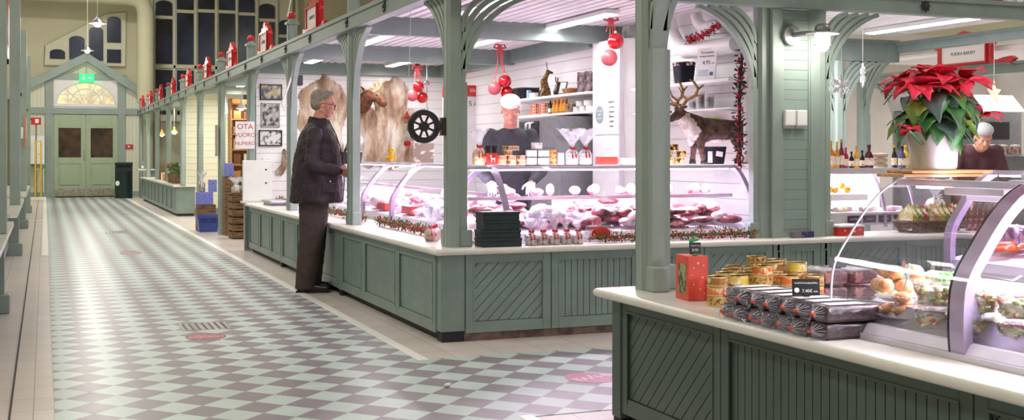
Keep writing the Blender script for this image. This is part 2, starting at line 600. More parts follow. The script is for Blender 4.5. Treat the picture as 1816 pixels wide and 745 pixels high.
# fanlight over the door
wn = T('window_1', 'fanlight', 'window', (1.11, pf, 0)); wn['kind'] = 'structure'
MB().box(-.86, .86, -.03, -.005, 2.56, 3.38).build('window_frame', WHITE, wn)
fan = [(.80 * math.cos(PI * i / 20), 2.66 + .64 * math.sin(PI * i / 20)) for i in range(21)]
MB().prism(fan, -.04, -.031, 'y').build('pane', P('warm room behind the fanlight', '#e8d3a4', .3, col2='#8a7a66', scale=5, emit=.35, thr=(.4, .6)), wn)
ms = MB()
for i in range(20):
    pass
ms.tube([(.80 * math.cos(PI * i / 20), -.045, 2.66 + .64 * math.sin(PI * i / 20)) for i in range(21)], .025, 6)
ms.tube([(.42 * math.cos(PI * i / 16), -.045, 2.66 + .46 * math.sin(PI * i / 16)) for i in range(17)], .02, 6)
for a in (45, 70, 110, 135):
    ms.tube([(.1 * math.cos(R(a)), -.045, 2.66), (.8 * math.cos(R(a)), -.045, 2.66 + .64 * math.sin(R(a)))], .015, 6)
ms.box(-.86, .86, -.06, -.03, 2.6, 2.68).box(-.5, -.46, -.055, -.03, 2.62, 3.36).box(.46, .5, -.055, -.03, 2.62, 3.36).box(-.8, .8, -.052, -.03, 2.93, 2.96)
ms.build('glazing_bars', WHITE, wn)

# stair-stepped window above the gable
wn = T('window_2', 'gable window', 'window', (0, YW, 0)); wn['kind'] = 'structure'
o2 = [(-.02, 3.62), (.9, 3.62), (1.13, 3.86), (1.98, 3.62 + .0), (2.18, 3.62), (2.18, 5.55), (1.86, 5.6), (.0, 4.25), (-.12, 4.12), (-.12, 3.62)]
MB().prism([(.02, 3.8), (2.2, 3.8), (2.2, 5.36), (1.66, 5.3), (.02, 4.34)], -.1, -.01, 'y').build('window_frame', FRAMEC, wn, bevel=.02)
for (x0, x1, z0, zs, rise) in ((.14, .55, 3.96, 4.14, .1), (.66, 1.08, 3.96, 4.52, .12), (1.2, 1.59, 3.94, 4.8, .12), (1.69, 2.08, 4.48, 5.12, .12), (1.69, 2.08, 3.89, 4.28, .001)):
    MB().prism(arch_poly(x0, x1, z0, zs, 10, rise), -.125, -.1, 'y').build('pane', NIGHT, wn)
# tall window of many lights
wn = T('window_3', 'tall window', 'window', (0, YW, 0)); wn['kind'] = 'structure'
MB().box(2.98, 7.1, -.12, -.01, 2.2, 6.4).build('window_frame', FRAMEC, wn)
for k, xx in enumerate((3.05, 3.66, 4.27, 4.88, 5.47, 6.08, 6.68)):
    zt = (5.78, 5.98, 6.02, 6.02, 5.98, 5.82, 5.35)[k]
    MB().prism(arch_poly(xx, xx + .48, zt - .45, zt - .12, 8, .12), -.14, -.12, 'y').build('pane', NIGHT, wn)
    MB().box(xx, xx + .48, -.14, -.12, 3.9, zt - .55).build('pane', NIGHT, wn)
    MB().box(xx, xx + .48, -.14, -.12, 2.4, 3.72).build('pane', NIGHT, wn)
fb = MB()
for k in range(8):
    fb.box(2.98 + .606 * k - .03, 2.98 + .606 * k + .03, -.18, -.12, 2.2, 6.2)
fb.box(2.95, 7.3, -.18, -.12, 3.78, 3.86)
fb.build('glazing_bars', FRAMEC, wn)

# big round ventilation duct under the roof
dt = T('ventilation_duct', 'thick cream round pipe running level above the gable window and down beside the tall window', 'duct', (0, YW - 1.0, 0))
MB().tube([(-1.5, 0, 5.75), (2.2, 0, 5.72), (2.45, 0, 5.68), (2.62, 0, 5.55), (2.7, 0, 5.3), (2.7, 0, 2.7)], .24, 16).build('pipe', CREAM, dt, smooth=60)
MB().box(-1.5, -1.4, -.27, .27, 5.5, 6.0).build('flange', CREAM, dt)
# ------------------------------------------------------------------ market stall carpentry
def clip_rect(poly, x0, x1, y0, y1):
    def cl(ps, ins, inter):
        out = []
        for i in range(len(ps)):
            a, b = ps[i - 1], ps[i]
            ia, ib = ins(a), ins(b)
            if ia != ib: out.append(inter(a, b))
            if ib: out.append(b)
        return out
    def ix(v): return lambda a, b: (v, a[1] + (b[1] - a[1]) * (v - a[0]) / (b[0] - a[0]))
    def iy(v): return lambda a, b: (a[0] + (b[0] - a[0]) * (v - a[1]) / (b[1] - a[1]), v)
    for ins, it in ((lambda p: p[0] >= x0, ix(x0)), (lambda p: p[0] <= x1, ix(x1)), (lambda p: p[1] >= y0, iy(y0)), (lambda p: p[1] <= y1, iy(y1))):
        poly = cl(poly, ins, it)
        if len(poly) < 3: return []
    return poly

def panel(parent, M, w, h, style, mat):
    """framed panel; local x along the face, z up, -y outwards"""
    st = .055
    fr = MB().box(0, st, -.022, 0, 0, h).box(w - st, w, -.022, 0, 0, h).box(st, w - st, -.022, 0, h - st * .9, h).box(st, w - st, -.022, 0, 0, st * 1.35)
    o = fr.build('panel_frame', mat, parent, bevel=.003)
    o.matrix_local = M
    b = MB()
    x0, x1, z0, z1 = st + .004, w - st - .004, st * 1.35 + .004, h - st * .9 - .004
    if style == 'v':
        n = max(3, round((x1 - x0) / .048))
        p = (x1 - x0) / n
        for i in range(n):
            b.box(x0 + i * p + .0025, x0 + (i + 1) * p - .0025, -.011, -.001, z0, z1)
    else:
        p = .075
        sg = 1 if style == 'd' else -1
        k = -int((w + h) / p) - 2
        while k * p < (w + h) * 1.5:
            a, c = k * p + .003, (k + 1) * p - .003
            # strip between two 45 degree lines x - sg*z = const
            L_ = 3
            poly = [(a * 1.0 - sg * -L_ * -1, -L_), (c - sg * L_, -L_), (c + sg * L_, L_), (a + sg * L_, L_)]
            poly = [(a - sg * L_, -L_), (c - sg * L_, -L_), (c + sg * L_, L_), (a + sg * L_, L_)]
            q = clip_rect(poly, x0, x1, z0, z1)
            if len(q) >= 3 and abs(sum(q[i - 1][0] * q[i][1] - q[i][0] * q[i - 1][1] for i in range(len(q)))) > 1e-5:
                b.prism(q, -.011, -.001, 'y')
            k += 1
    bo = b.build('boards', mat, o)
    tr = MB().box(st - .004, w - st + .004, -.026, -.018, h - st * .9 - .004, h - st * .9 + .006).box(st - .004, st + .006, -.026, -.018, st, h - st)
    tr.box(w - st - .006, w - st + .004, -.026, -.018, st, h - st).build('bead', mat, o)
    return o

def counter(name, label, org, face_dir, widths, styles, mat, depth=.35, h=.52, z0=.055, group=None, kick=KICK, kick_in=.03):
    """run of framed panels on one cabinet. org: lower front corner; face '-x' runs towards -y, '-y' runs towards +x"""
    rz = {'-x': -PI / 2, '-y': 0}[face_dir]
    t = T(name, label, 'counter', org, rz, group)
    W = sum(widths)
    MB().box(0, W, .001, depth, z0, z0 + h).build('body', mat, t)
    MB().box(0, W, kick_in, depth - .02, 0, z0).build('kick_board', kick, t)
    x = 0
    for w_, s_ in zip(widths, styles):
        panel(t, Matrix.Translation((x + .003, 0, z0)), w_ - .006, h, s_, mat)
        x += w_
    return t

def rib_mb(rho, d, th=.032, wd=.05, zt=2.33, start=.03, t1=75):
    """one curved bracket rib springing from a post in horizontal direction d up to the beam"""
    b = MB()
    k = 14
    zs = zt - rho * math.sin(R(t1))
    ux, uy = d
    px_, py_ = -uy, ux
    rows = []
    for i in range(k + 1):
        t = R(t1) * i / k
        for rr in (rho, rho + th):
            pass
        c = (start + th / 2 + rho * (1 - math.cos(t)), zs + rho * math.sin(t))
        nrm = (-math.cos(t), math.sin(t))
        a0 = (c[0] - nrm[0] * th / 2, c[1] - nrm[1] * th / 2)
        a1 = (c[0] + nrm[0] * th / 2, c[1] + nrm[1] * th / 2)
        rows.append([(ux * a[0] + px_ * s * wd / 2, uy * a[0] + py_ * s * wd / 2, a[1]) for a, s in ((a0, -1), (a1, -1), (a1, 1), (a0, 1))])
    b.sheet(rows, closed=True)
    n = len(b.v)
    b.f += [(3, 2, 1, 0), (n - 4, n - 3, n - 2, n - 1)]
    return b

def bracket(parent, d, mat, zt=2.33, ext=.05, z0=.6):
    o = None
    for i, rho in enumerate((.66, .53, .40, .27)):
        m = rib_mb(rho, d, zt=zt, start=ext)
        if o is None:
            ux, uy = d
            # the strip on the post face the ribs grow out of
            sx = sorted((ux * ext, ux * (ext + .045)))
            sy = sorted((uy * ext, uy * (ext + .045)))
            if abs(ux) > .5: m.box(sx[0], sx[1], -.032, .032, z0, zt - .6)
            else: m.box(-.032, .032, sy[0], sy[1], z0, zt - .6)
            o = m.build('bracket', mat, parent, smooth=40)
            par = o
        else:
            m.build('rib', mat, par, smooth=40)
    return o

def post(loc, label, dirs, z0=.6, ztop=2.72, ball=True, group=None, mat=GREEN, foot=False, zt=2.33):
    t = T('stall_post', label, 'post', loc, 0, group)
    s = .052
    sh = MB()
    oct_ = [(s, -s * .6), (s, s * .6), (s * .6, s), (-s * .6, s), (-s, s * .6), (-s, -s * .6), (-s * .6, -s), (s * .6, -s)]
    sh.prism(oct_, z0, ztop, 'z')
    sh.build('shaft', mat, t, bevel=.002)
    for d in dirs:
        x, y = d
        cx_, cy_ = x * (s + .035), y * (s + .035)
        MB().box(cx_ - .042, cx_ + .042, cy_ - .042, cy_ + .042, z0, z0 + .115).build('base_block', mat, t, bevel=.008)
    if foot:
        MB().box(-.075, .075, -.075, .075, 0, .16).build('foot', mat, t, bevel=.01)
    for d in dirs:
        bracket(t, d, mat, zt, z0=z0)
    if ball:
        MB().box(-.07, .07, -.07, .07, ztop, ztop + .025).prism([(-.06, .025), (.06, .025), (.02, .06), (-.02, .06)], -.06, .06, 'y', Matrix.Translation((0, 0, ztop - .0))).build('cap', mat, t)
        MB().ball((0, 0, ztop + .095), .05, 16).build('ball', RED, t, smooth=180)
    return t

def rosette(parent, M, mat=IRON):
    b = MB()
    for k in range(8):
        a = PI * k / 4
        Mk = M @ Matrix.Rotation(a, 4, 'Z')
        b.prism([(-.004, 0), (.004, 0), (.011, .03), (0, .05), (-.011, .03)], 0, .008, 'z', Mk)
    b.lathe([(.014, 0), (.014, .012), (.004, .016)], n=10, M=M)
    return b.build('rosette', mat, parent)

def name_board(loc, n, label, words, group=None, w=1.0, h=.40, tilt=0):
    t = T('name_board', label, 'sign', loc, {'-x': -PI / 2, '-y': 0, '+x': PI / 2}[n], group)
    W = w / 2
    half = [(W, -.045), (W * .93, -.015), (W * 1.03, .03), (W * .96, .062), (W * .8, .055), (W * .66, .03), (W * .56, .05), (W * .56, h * .5), (W * .63, h * .56),
            (W * .55, h * .66), (W * .55, h * .74), (W * .42, h * .74), (W * .36, h * .84), (W * .2, h * .82), (W * .16, h * .93), (0, h)]
    poly = half + [(-x, z) for x, z in reversed(half[:-1])] + [(-W * .84, 0), (W * .84, 0)]
    MB().prism(poly, -.012, .035, 'y').build('board', RED, t, bevel=.003)
    x1, z0, z1 = W * .46, .035, h * .62
    MB().box(-x1, x1, -.02, -.012, z0, z1).build('panel', PINKW, t)
    f = MB()
    f.box(-x1 - .02, x1 + .02, -.035, -.012, z1, z1 + .02).box(-x1 - .02, x1 + .02, -.035, -.012, z0 - .02, z0)
    f.box(-x1 - .02, -x1, -.035, -.012, z0, z1).box(x1, x1 + .02, -.035, -.012, z0, z1).build('moulding', RED, t)
    sz = min(.085, 1.7 * x1 / max(4, len(words)) * 1.15)
    text(words, 'lettering', INK, t, sz, face((0, -.021, (z0 + z1) / 2), '-y'))
    return t

def canopy(x0, x1, y0, y1, z=2.47, pitch=.105):
    """ceiling of white slats running along the hall"""
    m = MB()
    x = x0
    while x < x1 - .02:
        m.prism([(x, z + .05), (x, z + .005), (x + .055, z), (x + .055, z + .05)], y0, y1, 'y')
        x += pitch
    m.box(x0, x1, y0, y1, z + .055, z + .065)
    return struct('ceiling', m, WHITEP)

def beam(label, x0, x1, y0, y1, z0=2.33, z1=2.465, mat=GREENG, group=None, name='canopy_beam', ros=()):
    t = T(name, label, 'beam', ((x0 + x1) / 2, (y0 + y1) / 2, 0), 0, group)
    ax, ay = (x1 - x0) / 2, (y1 - y0) / 2
    MB().box(-ax, ax, -ay, ay, z0, z1).build('timber', mat, t, bevel=.005)
    if ax < ay:
        MB().box(-ax - .012, -ax + .001, -ay, ay, z1 - .028, z1 + .006).build('moulding', mat, t)
    else:
        MB().box(-ax, ax, -ay - .012, -ay + .001, z1 - .028, z1 + .006).build('moulding', mat, t)
    for p in ros:
        rosette(t, p)
    return t

def tube_light(x, y, L, label, z=2.455, along='y', group='tube lights under the stall canopies'):
    t = T('tube_light', label, 'ceiling light', (x, y, z), 0 if along == 'y' else PI / 2, group)
    MB().box(-.07, .07, -L / 2, L / 2, -.025, .012).build('housing', WHITE, t, bevel=.004)
    MB().box(-.055, .055, -L / 2 + .02, L / 2 - .02, -.034, -.026).build('diffuser', LIT, t)
    return t

# ---- the main stall: posts along the hall, spacing 2.78
PX = 2.555
PY = [7.56, 10.30, 13.12, 15.92, 18.72, 21.45, 24.25, 27.15, 29.95, 32.7, 35.2]
pl = ['green timber corner post on the white worktop, iron wheel bolted to its side',
      'green post standing just right of the man in the dark jacket',
      'green post just behind the man, with a grey cable hanging from its top',
      'green post carrying the paper with red hand lettering',
      'green post with a framed notice on it, right of the blue crate',
      'green post left of the blue crates in front of white boards',
      'green post at the near end of the low counter before the white boards',
      'second green post of the low far counter',
      'third green post of the low far counter',
      'green post at the far end of the low counter, before the small side table',
      'last green post of the row, beside the dark green bin']
for i, y in enumerate(PY):
    post((PX, y, 0), pl[i], ([(1, 0), (0, 1)] if i == 0 else [(0, -1), (0, 1)]), z0=.62 if i < 3 or 6 <= i <= 9 else .0, ztop=2.68, group=None)
# long beam over the posts, one length per bay
names = ['SAARIRANTA', 'LIHAPUOTI', 'KAHVILA', 'LEIPOMO', 'JUUSTOLA', 'KALAPUOTI', 'KUKKA', 'HERKKU', 'TUORE', 'MAKU']
bl = ['bay in front of the meat cases, nearest', 'bay above the man', 'bay above the wall with framed photographs', 'bay above the wooden crates', 'bay above the blue crate', 'bay above the white boards', 'bay at the near end of the low far counter',
      'bay in the middle of the low far counter', 'bay towards the end of the low far counter', 'last bay before the far wall']
for i in range(10):
    ya, yb = PY[i], PY[i + 1]
    ym = (ya + yb) / 2
    if i == 0: ya = 7.40
    ros = [face((-.052, ym - (ya + yb) / 2, 2.395), '-x'), face((-.052, PY[i + 1] - (ya + yb) / 2 - .14, 2.395), '-x')]
    beam('grey green beam over the ' + bl[i], 2.46, 2.56, ya, yb, ros=ros)
    name_board((2.50, ym, 2.47), '-x', 'red framed name board over the ' + bl[i], names[i], w=1.0, h=.38)

# ---- worktop and front panels of the main stall
CX, CY = 2.44, 7.43
cl = counter('stall_counter', 'green panelled counter front along the aisle in the nearest bay, right of the man', (CX, 10.20, 0), '-x', [.78, .99, .92], ['d', 'v', 'e'], GREEND, depth=.15)
counter('stall_counter', 'green panelled counter front behind the man in the dark jacket', (CX, 13.00, 0), '-x', [.8, 1.0, .9], ['d', 'v', 'e'], GREEND)
counter('stall_counter', 'green panelled counter front left of the man, next to the white board', (CX, 15.24, 0), '-x', [.8, .75, .69], ['v', 'd', 'e'], GREEND)
corner = T('corner_pilaster', 'pale green upright corner board where both counter fronts meet, under the worktop corner', 'pilaster', (CX, CY, 0))
MB().box(-.012, .155, -.012, .10, .07, .575).build('board', GREEND, corner, bevel=.004)
MB().box(0, .15, .0, .10, 0, .07).build('foot', KICK, corner)
counter('stall_counter', 'green panelled counter front facing the camera, between the corner board and the near post', (CX + .155, CY, 0), '-y', [.62, .68, .52, .58], ['d', 'v', 'v', 'd'], GREEND, kick=KICKR, kick_in=.004)
counter('stall_counter', 'green panelled counter front under the louvred pillar', (5.0, CY, 0), '-y', [.09, .33, .09], ['v', 'v', 'v'], GREEND, kick=KICKR, kick_in=.004)
counter('stall_counter', 'green slanted panel counter front right of the louvred pillar, seen behind the curved glass case', (5.51, CY, 0), '-y', [.7, .7, .7], ['d', 'v', 'd'], GREEND, kick=KICKR, kick_in=.004)
for i, y in enumerate((10.25, 13.06)):
    f = T('front_pilaster', ['green post foot between the counter fronts, right of the man', 'green post foot between the counter fronts, left of the man'][i], 'pilaster', (CX, y, 0))
    MB().box(-.02, .05, -.045, .045, .05, .575).build('board', GREEND, f, bevel=.004)
    MB().box(-.015, .05, -.045, .045, 0, .05).build('foot', KICK, f)

def nosing(y0, y1, x_in, x_out, z0=.577, z1=.62):
    """section across a worktop, rounded at x_out"""
    r = (z1 - z0) / 2
    s = 1 if x_out > x_in else -1
    pts = [(x_in, z0)]
    for i in range(9):
        a = -PI / 2 + PI * i / 8
        pts.append((x_out - s * r + s * r * math.cos(a), (z0 + z1) / 2 + r * math.sin(a)))
    pts.append((x_in, z1))
    return pts

def worktop(name, label, loops):
    """loops: list of (outer polyline, inner polyline) sheets with a rounded outer edge"""
    m = MB()
    for outer, inner in loops:
        rows = []
        z0, z1 = .577, .62
        r = (z1 - z0) / 2
        for o_, i_ in zip(outer, inner):
            o_, i_ = Vector((o_[0], o_[1], 0)), Vector((i_[0], i_[1], 0))
            d = (o_ - i_).normalized()
            k = (abs(d.x) + abs(d.y))
            k = k if min(abs(d.x), abs(d.y)) > .1 else 1
            row = [(i_.x, i_.y, z0)]
            for i in range(9):
                a = -PI / 2 + PI * i / 8
                p = o_ - d * r * k + d * (r * k * math.cos(a))
                row.append((p.x, p.y, (z0 + z1) / 2 + r * math.sin(a)))
            row.append((i_.x, i_.y, z1))
            rows.append(row)
        n = len(rows[0])
        m.sheet(rows, closed=True)
        o0 = len(m.v) - n * len(rows)
        m.f.append(tuple(o0 + i for i in range(n)))
        m.f.append(tuple(len(m.v) - 1 - i for i in range(n)))
    t = T(name, label, 'worktop', (0, 0, 0))
    m.build('slab', STONE, t, smooth=35)
    return t
worktop('stall_worktop', 'long white stone ledge running round the corner of the meat stall', [([(2.375, 15.28), (2.375, 7.365), (7.6, 7.365)], [(2.86, 15.28), (2.86, 7.85), (7.6, 7.85)])])

# ---- canopies and cross beams of the main stall
canopy(2.62, 5.25, 7.52, 10.26)
canopy(2.62, 5.25, 10.36, 13.08)
canopy(2.62, 5.25, 13.18, 15.9)
GREENF = GREENG
beam('grey green front beam over the open bay facing the camera', 2.46, 7.75, 7.38, 7.48, ros=[face((6.62 - 5.355, -.052, 2.395), '-y')])
beam('grey cross beam under the slatted canopy at the post right of the man', 2.60, 5.2, 10.26, 10.36, z0=2.31, z1=2.47, mat=GREENG)
beam('grey cross beam under the slatted canopy at the post behind the man', 2.60, 5.2, 13.08, 13.18, z0=2.30, z1=2.47, mat=GREENG)
beam('dark green beam along the top of the wall with pelts', 2.60, 5.3, 15.78, 15.88, z0=2.32, z1=2.48, mat=GREEND)
beam('dark grey beam along the top of the side wall with shelves', 5.14, 5.24, 10.9, 15.8, z0=2.33, z1=2.47, mat=GREEND)
tube_light(4.46, 9.7, 1.45, 'bright tube light nearest the red baubles on two ribbons')
tube_light(3.3, 8.9, 1.2, 'bright tube light close behind the corner post')
tube_light(4.35, 12.0, 1.3, 'bright tube light in the middle bay, right')
tube_light(3.2, 12.0, 1.3, 'bright tube light in the middle bay, left, above the man')
tube_light(4.35, 14.9, 1.3, 'bright tube light near the wall with pelts, right')
tube_light(3.2, 14.7, 1.3, 'bright tube light near the wall with pelts, left')

# walls of the main stall
struct('wall_stall', MB().box(2.62, 5.25, 15.9, 16.0, 0, 2.5), SIDING)
struct('wall_stall', MB().box(5.25, 5.35, 7.86, 15.9, 0, 2.5), SIDING)
# louvred pillar between the two stalls
lp = T('louvred_pillar', 'sage green pillar faced with level boards, carrying a lamp and two white boxes', 'pillar', (5.25, 7.5, 0))
for sx in (-1, 1):
    MB().box(min(sx * .125, sx * .215), max(sx * .125, sx * .215), -.03, .1, .62, 2.33).build('stile', GREEN, lp, bevel=.005)
MB().box(-.13, .13, -.012, .09, .62, 2.33).build('boards', boards_mat('sage pillar boards', '#8ea19a', .075), lp)
MB().box(-.125, -.11, -.02, 0, .62, 2.33).box(.11, .125, -.02, 0, .62, 2.33).build('bead', GREEN, lp)
post((5.0, 7.56, 0), 'green post left of the louvred pillar at the end of the glass case', [(-1, 0)], z0=.62, ztop=2.6, ball=False)
post((5.50, 7.56, 0), 'green post right of the louvred pillar, beside the bottles', [(1, 0)], z0=.62, ztop=2.6, ball=False)

# ---- second stall to the right, its side beam and back posts
canopy(5.55, 8.25, 7.52, 10.0)
tube_light(7.55, 8.7, 1.7, 'long bright tube light under the canopy beside the shop sign')
beam('pale green side beam sloping away above the poinsettia', 8.26, 8.36, 7.5, 10.7, z0=2.30, z1=2.40)
beam('short green cross beam behind the snowflake ornaments', 5.55, 8.3, 10.0, 10.1, z0=2.2, z1=2.42)
post((7.55, 10.05, 0), 'green post behind the snowflake ornaments', [(1, 0), (-1, 0)], z0=0, ztop=2.2, ball=False, zt=2.2)
post((8.3, 10.6, 0), 'green post with iron clasp behind the poinsettia, left', [(0, -1)], z0=0, ztop=2.28, ball=False, zt=2.28)
post((8.3, 7.56, 0), 'green post with curved bracket at the right edge of the picture', [(-1, 0), (0, 1)], z0=.0, ztop=2.28, ball=False, zt=2.28)
name_board((6.62, 7.42, 2.47), '-y', 'large red framed shop sign at the top edge, lettered on a white panel', 'SAARIRANTA', w=1.12, h=.42)
beam('green beam of the stall across the second aisle, carrying a red sign', 10.4, 10.5, 8.5, 13.2, z0=2.18, z1=2.31, ros=[face((-.052, .5, 2.24), '-x')])
name_board((10.39, 11.35, 2.315), '-x', 'red framed shop sign behind the poinsettia, on the stall across the aisle', 'PURSKA BAKERY', w=1.6, h=.42)
post((10.45, 12.6, 0), 'green post of the stall across the second aisle, left of its red sign', [(0, -1), (0, 1)], z0=0, ztop=2.18, ball=False, zt=2.18)
post((10.45, 9.8, 0), 'green post of the stall across the second aisle, right of its red sign', [(0, -1), (0, 1)], z0=0, ztop=2.18, ball=False, zt=2.18)
canopy(10.55, 13.5, 8.5, 13.2)
struct('wall_stall', MB().box(5.9, 7.1, 12.6, 12.7, 0, 2.4), SIDING)
struct('wall_stall', MB().box(10.6, 14.5, 14.0, 14.1, 0, 3.0), GREIGE)
struct('wall_stall', MB().box(13.4, 13.5, 8.0, 14.0, 0, 3.0), GREIGE)

# ---- near stall, lower right
NX, NY = 2.46, 4.96
worktop('stall_worktop', 'white stone ledge in the foreground carrying the bread packs and the curved glass case', [([(2.395, .3), (2.395, 5.03), (5.2, 5.03)], [(3.42, .3), (3.42, 4.0), (5.2, 4.0)])])
nc = counter('stall_counter', 'shade-darkened green panelled counter front in the foreground with slanted and upright boards', (NX + .03, 4.88, 0), '-x', [.86, 1.36, .9, 1.3], ['d', 'v', 'd', 'v'], GREENN)
cn = T('corner_pilaster', 'shade-darkened green corner board of the foreground counter, below the near post', 'pilaster', (NX, NY, 0))
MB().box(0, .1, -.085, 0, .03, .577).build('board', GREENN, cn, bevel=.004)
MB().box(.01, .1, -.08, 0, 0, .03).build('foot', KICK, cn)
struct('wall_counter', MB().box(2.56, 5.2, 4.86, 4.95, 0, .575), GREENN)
post((2.60, 4.86, 0), 'green timber post in the foreground standing on the white ledge, full height of the picture', [(1, 0), (0, -1)], z0=.62, ztop=2.6, ball=False)
beam('green beam over the foreground stall, above the picture edge', 2.5, 2.6, .3, 4.95)
canopy(2.65, 5.1, .3, 4.8)
tube_light(4.0, 1.6, 2.6, 'tube light over the foreground stall', along='x')

# ---- left side of the aisle: posts with feet and white ledges
def lpost(y, label):
    t = T('aisle_post', label, 'post', (-.335, y, 0))
    b0 = 0 if y > 25 else .621
    MB().box(-.06, .06, -.06, .06, b0, 3.3).build('shaft', GREEN, t, bevel=.006)
    if b0 == 0: MB().box(-.09, .09, -.09, .09, 0, .15).build('foot', GREEN, t, bevel=.01)
    MB().box(.055, .075, -.02, .02, 1.95, 1.99).build('hook', BLACK, t)
    return t
lpost(10.1, 'green post with square foot at the left edge, nearest')
lpost(15.7, 'second green post on the left, white switch box on it')
lpost(21.3, 'third green post on the left, behind the ledge')
lpost(26.9, 'fourth green post on the left, near the yellow stand')
for i, (y0, y1) in enumerate(((7.6, 11.9), (13.3, 18.0), (19.5, 25.0))):
    lb = ['white ledge with rounded corner at the lower left edge', 'second white ledge on the left behind the first post', 'third white ledge far on the left'][i]
    t = T('side_worktop', lb, 'worktop', (-.55, y0, 0))
    MB().prism([(-.6, 0), (.22, 0), (.285, .06), (.285, y1 - y0 - .06), (.22, y1 - y0), (-.6, y1 - y0)], .58, .62, 'z').build('slab', STONE, t, bevel=.012)
    t2 = T('side_counter', ['green low counter under the nearest left ledge', 'green low counter under the second left ledge', 'green low counter under the far left ledge'][i], 'counter', (-.52, y0 + .12, 0))
    L_ = y1 - y0 - .24
    MB().box(-.5, .1, 0, L_, .06, .577).build('body', GREEND, t2)
    f2 = MB()
    k = int(L_ / .9)
    for j in range(k):
        f2.box(.1, .115, j * L_ / k + .03, (j + 1) * L_ / k - .03, .1, .54)
    f2.build('panel', GREEND, t2, bevel=.004)
    py_ = (10.1, 15.7, 21.3)[i] - y0 - .12
    MB().box(.1, .23, py_ - .06, py_ + .06, .0, .577).build('pilaster', GREEN, t2, bevel=.006)
    MB().box(.09, .27, py_ - .09, py_ + .09, 0, .15).build('foot', GREEN, t2, bevel=.01)
struct('wall_side', MB().box(-1.3, -1.2, 7, 36, 0, 3.4), SIDINGC)
# ------------------------------------------------------------------ goods: small builders
def lump(name, mat, parent, r, seed, n=14, amp=.22):
    rnd = random.Random(seed)
    ph = [rnd.uniform(0, 6.28) for _ in range(6)]
    m = MB().ball((0, 0, 0), 1, n)
    m.v = [tuple(c * k for c, k in zip(v, r)) for v in m.v for _ in (0,)]
    out = []
    for v in m.v:
        a = math.atan2(v[1] / r[1], v[0] / r[0])
        z = v[2] / r[2]
        k = 1 + amp * (.5 * math.sin(2 * a + ph[0]) + .35 * math.sin(3 * a + ph[1] + z * 2) + .25 * math.sin(5 * a + ph[2] - z * 3))
        out.append((v[0] * k, v[1] * k, v[2] * (1 + amp * .5 * math.sin(3 * a + ph[3]))  + r[2]))
    m.v = out
    return m.build(name, mat, parent, smooth=180)

def simple_box(name, label, cat, loc, d, mat, rz=0, group=None, bevel=.003, lidmat=None, lid=.0):
    t = T(name, label, cat, loc, rz, group)
    MB().box(-d[0] / 2, d[0] / 2, -d[1] / 2, d[1] / 2, 0, d[2] - lid).build('body', mat, t, bevel=bevel)
    if lid:
        MB().box(-d[0] / 2 - .003, d[0] / 2 + .003, -d[1] / 2 - .003, d[1] / 2 + .003, d[2] - lid, d[2]).build('lid', lidmat or mat, t, bevel=bevel)
    return t

def bottle(label, loc, h, r, liquid, capm, labm, group, name='bottle', neck=.35):
    t = T(name, label, 'bottle', loc, 0, group)
    MB().lathe([(r * .92, 0), (r, .006), (r, h * .52), (r * .8, h * .62), (r * neck, h * .74), (r * neck, h * .9)], n=14).build('body', liquid, t, smooth=50)
    MB().lathe([(r * neck * 1.25, h * .88), (r * neck * 1.25, h)], n=12).build('cap', capm, t, smooth=50)
    MB().lathe([(r * 1.02, h * .12), (r * 1.02, h * .44)], n=14).build('paper_label', labm, t, smooth=50)
    return t

def tin(label, loc, r, h, side, lidm, group, n=20, parts=True):
    t = T('food_tin', label, 'tin', loc, random.uniform(0, 6), group)
    MB().lathe([(r, .003), (r, h - .003)], n=n).build('body', side, t, smooth=50)
    MB().lathe([(r * .9, h - .004), (r * 1.03, h - .006), (r * 1.03, h), (r * .96, h), (r * .94, h - .003), (r * .1, h - .003)], n=n).build('lid', lidm, t, smooth=40)
    MB().lathe([(r * .98, 0), (r * 1.03, .001), (r * 1.03, .005), (r * .98, .005)], n=n).build('rim', lidm, t, smooth=40)
    return t

def frill(m, c, r0, r1, h, n=22, seed=0, M=None):
    """flaring crumpled cellophane top"""
    rnd = random.Random(seed)
    rows = []
    for i in range(6):
        k = i / 5
        row = []
        for j in range(n):
            a = 2 * PI * j / n
            rr = r0 + (r1 - r0) * k ** 1.3
            rr *= 1 + (.35 * k) * math.sin(j * 2.4 + seed) + rnd.uniform(-.06, .06) * k
            row.append((c[0] + rr * math.cos(a), c[1] + rr * math.sin(a) * .8, c[2] + h * k * (1 + .12 * math.sin(j * 1.7 + seed))))
        rows.append(row)
    m.sheet(rows, M=M, closed=True)
    return m

def gift_bag(label, loc, w, h, fill, ribbon, group, hc=.14, name='gift_bag', seed=1, rf=None):
    t = T(name, label, 'gift', loc, 0, group)
    rf = rf or w * .75
    MB().lathe([(w * .42, 0), (w * .5, .01), (w * .5, h * .7), (w * .38, h * .93), (w * .12, h)], n=14).build('contents', fill, t, smooth=60)
    m = MB().lathe([(w * .46, 0), (w * .54, .01), (w * .53, h * .75), (w * .35, h * 1.0), (w * .10, h * 1.1)], n=14)
    frill(m, (0, 0, h * 1.1), w * .10, rf, hc, seed=seed)
    m.build('cellophane_wrap', CELLO, t, smooth=70)
    rb = MB().lathe([(w * .12, h * 1.06), (w * .14, h * 1.1), (w * .12, h * 1.14)], n=10)
    for s_ in (-1, 1):
        rb.tube([(0, -w * .12, h * 1.1), (s_ * w * .22, -w * .2, h * 1.22), (s_ * w * .26, -w * .22, h * 1.08), (0, -w * .13, h * 1.1)], .006, 6)
        rb.tube([(s_ * w * .03, -w * .13, h * 1.1), (s_ * w * .12, -w * .42, h * .8), (s_ * w * .16, -w * .55, h * .45)], .006, 6)
    rb.build('ribbon', ribbon, t, smooth=60)
    return t

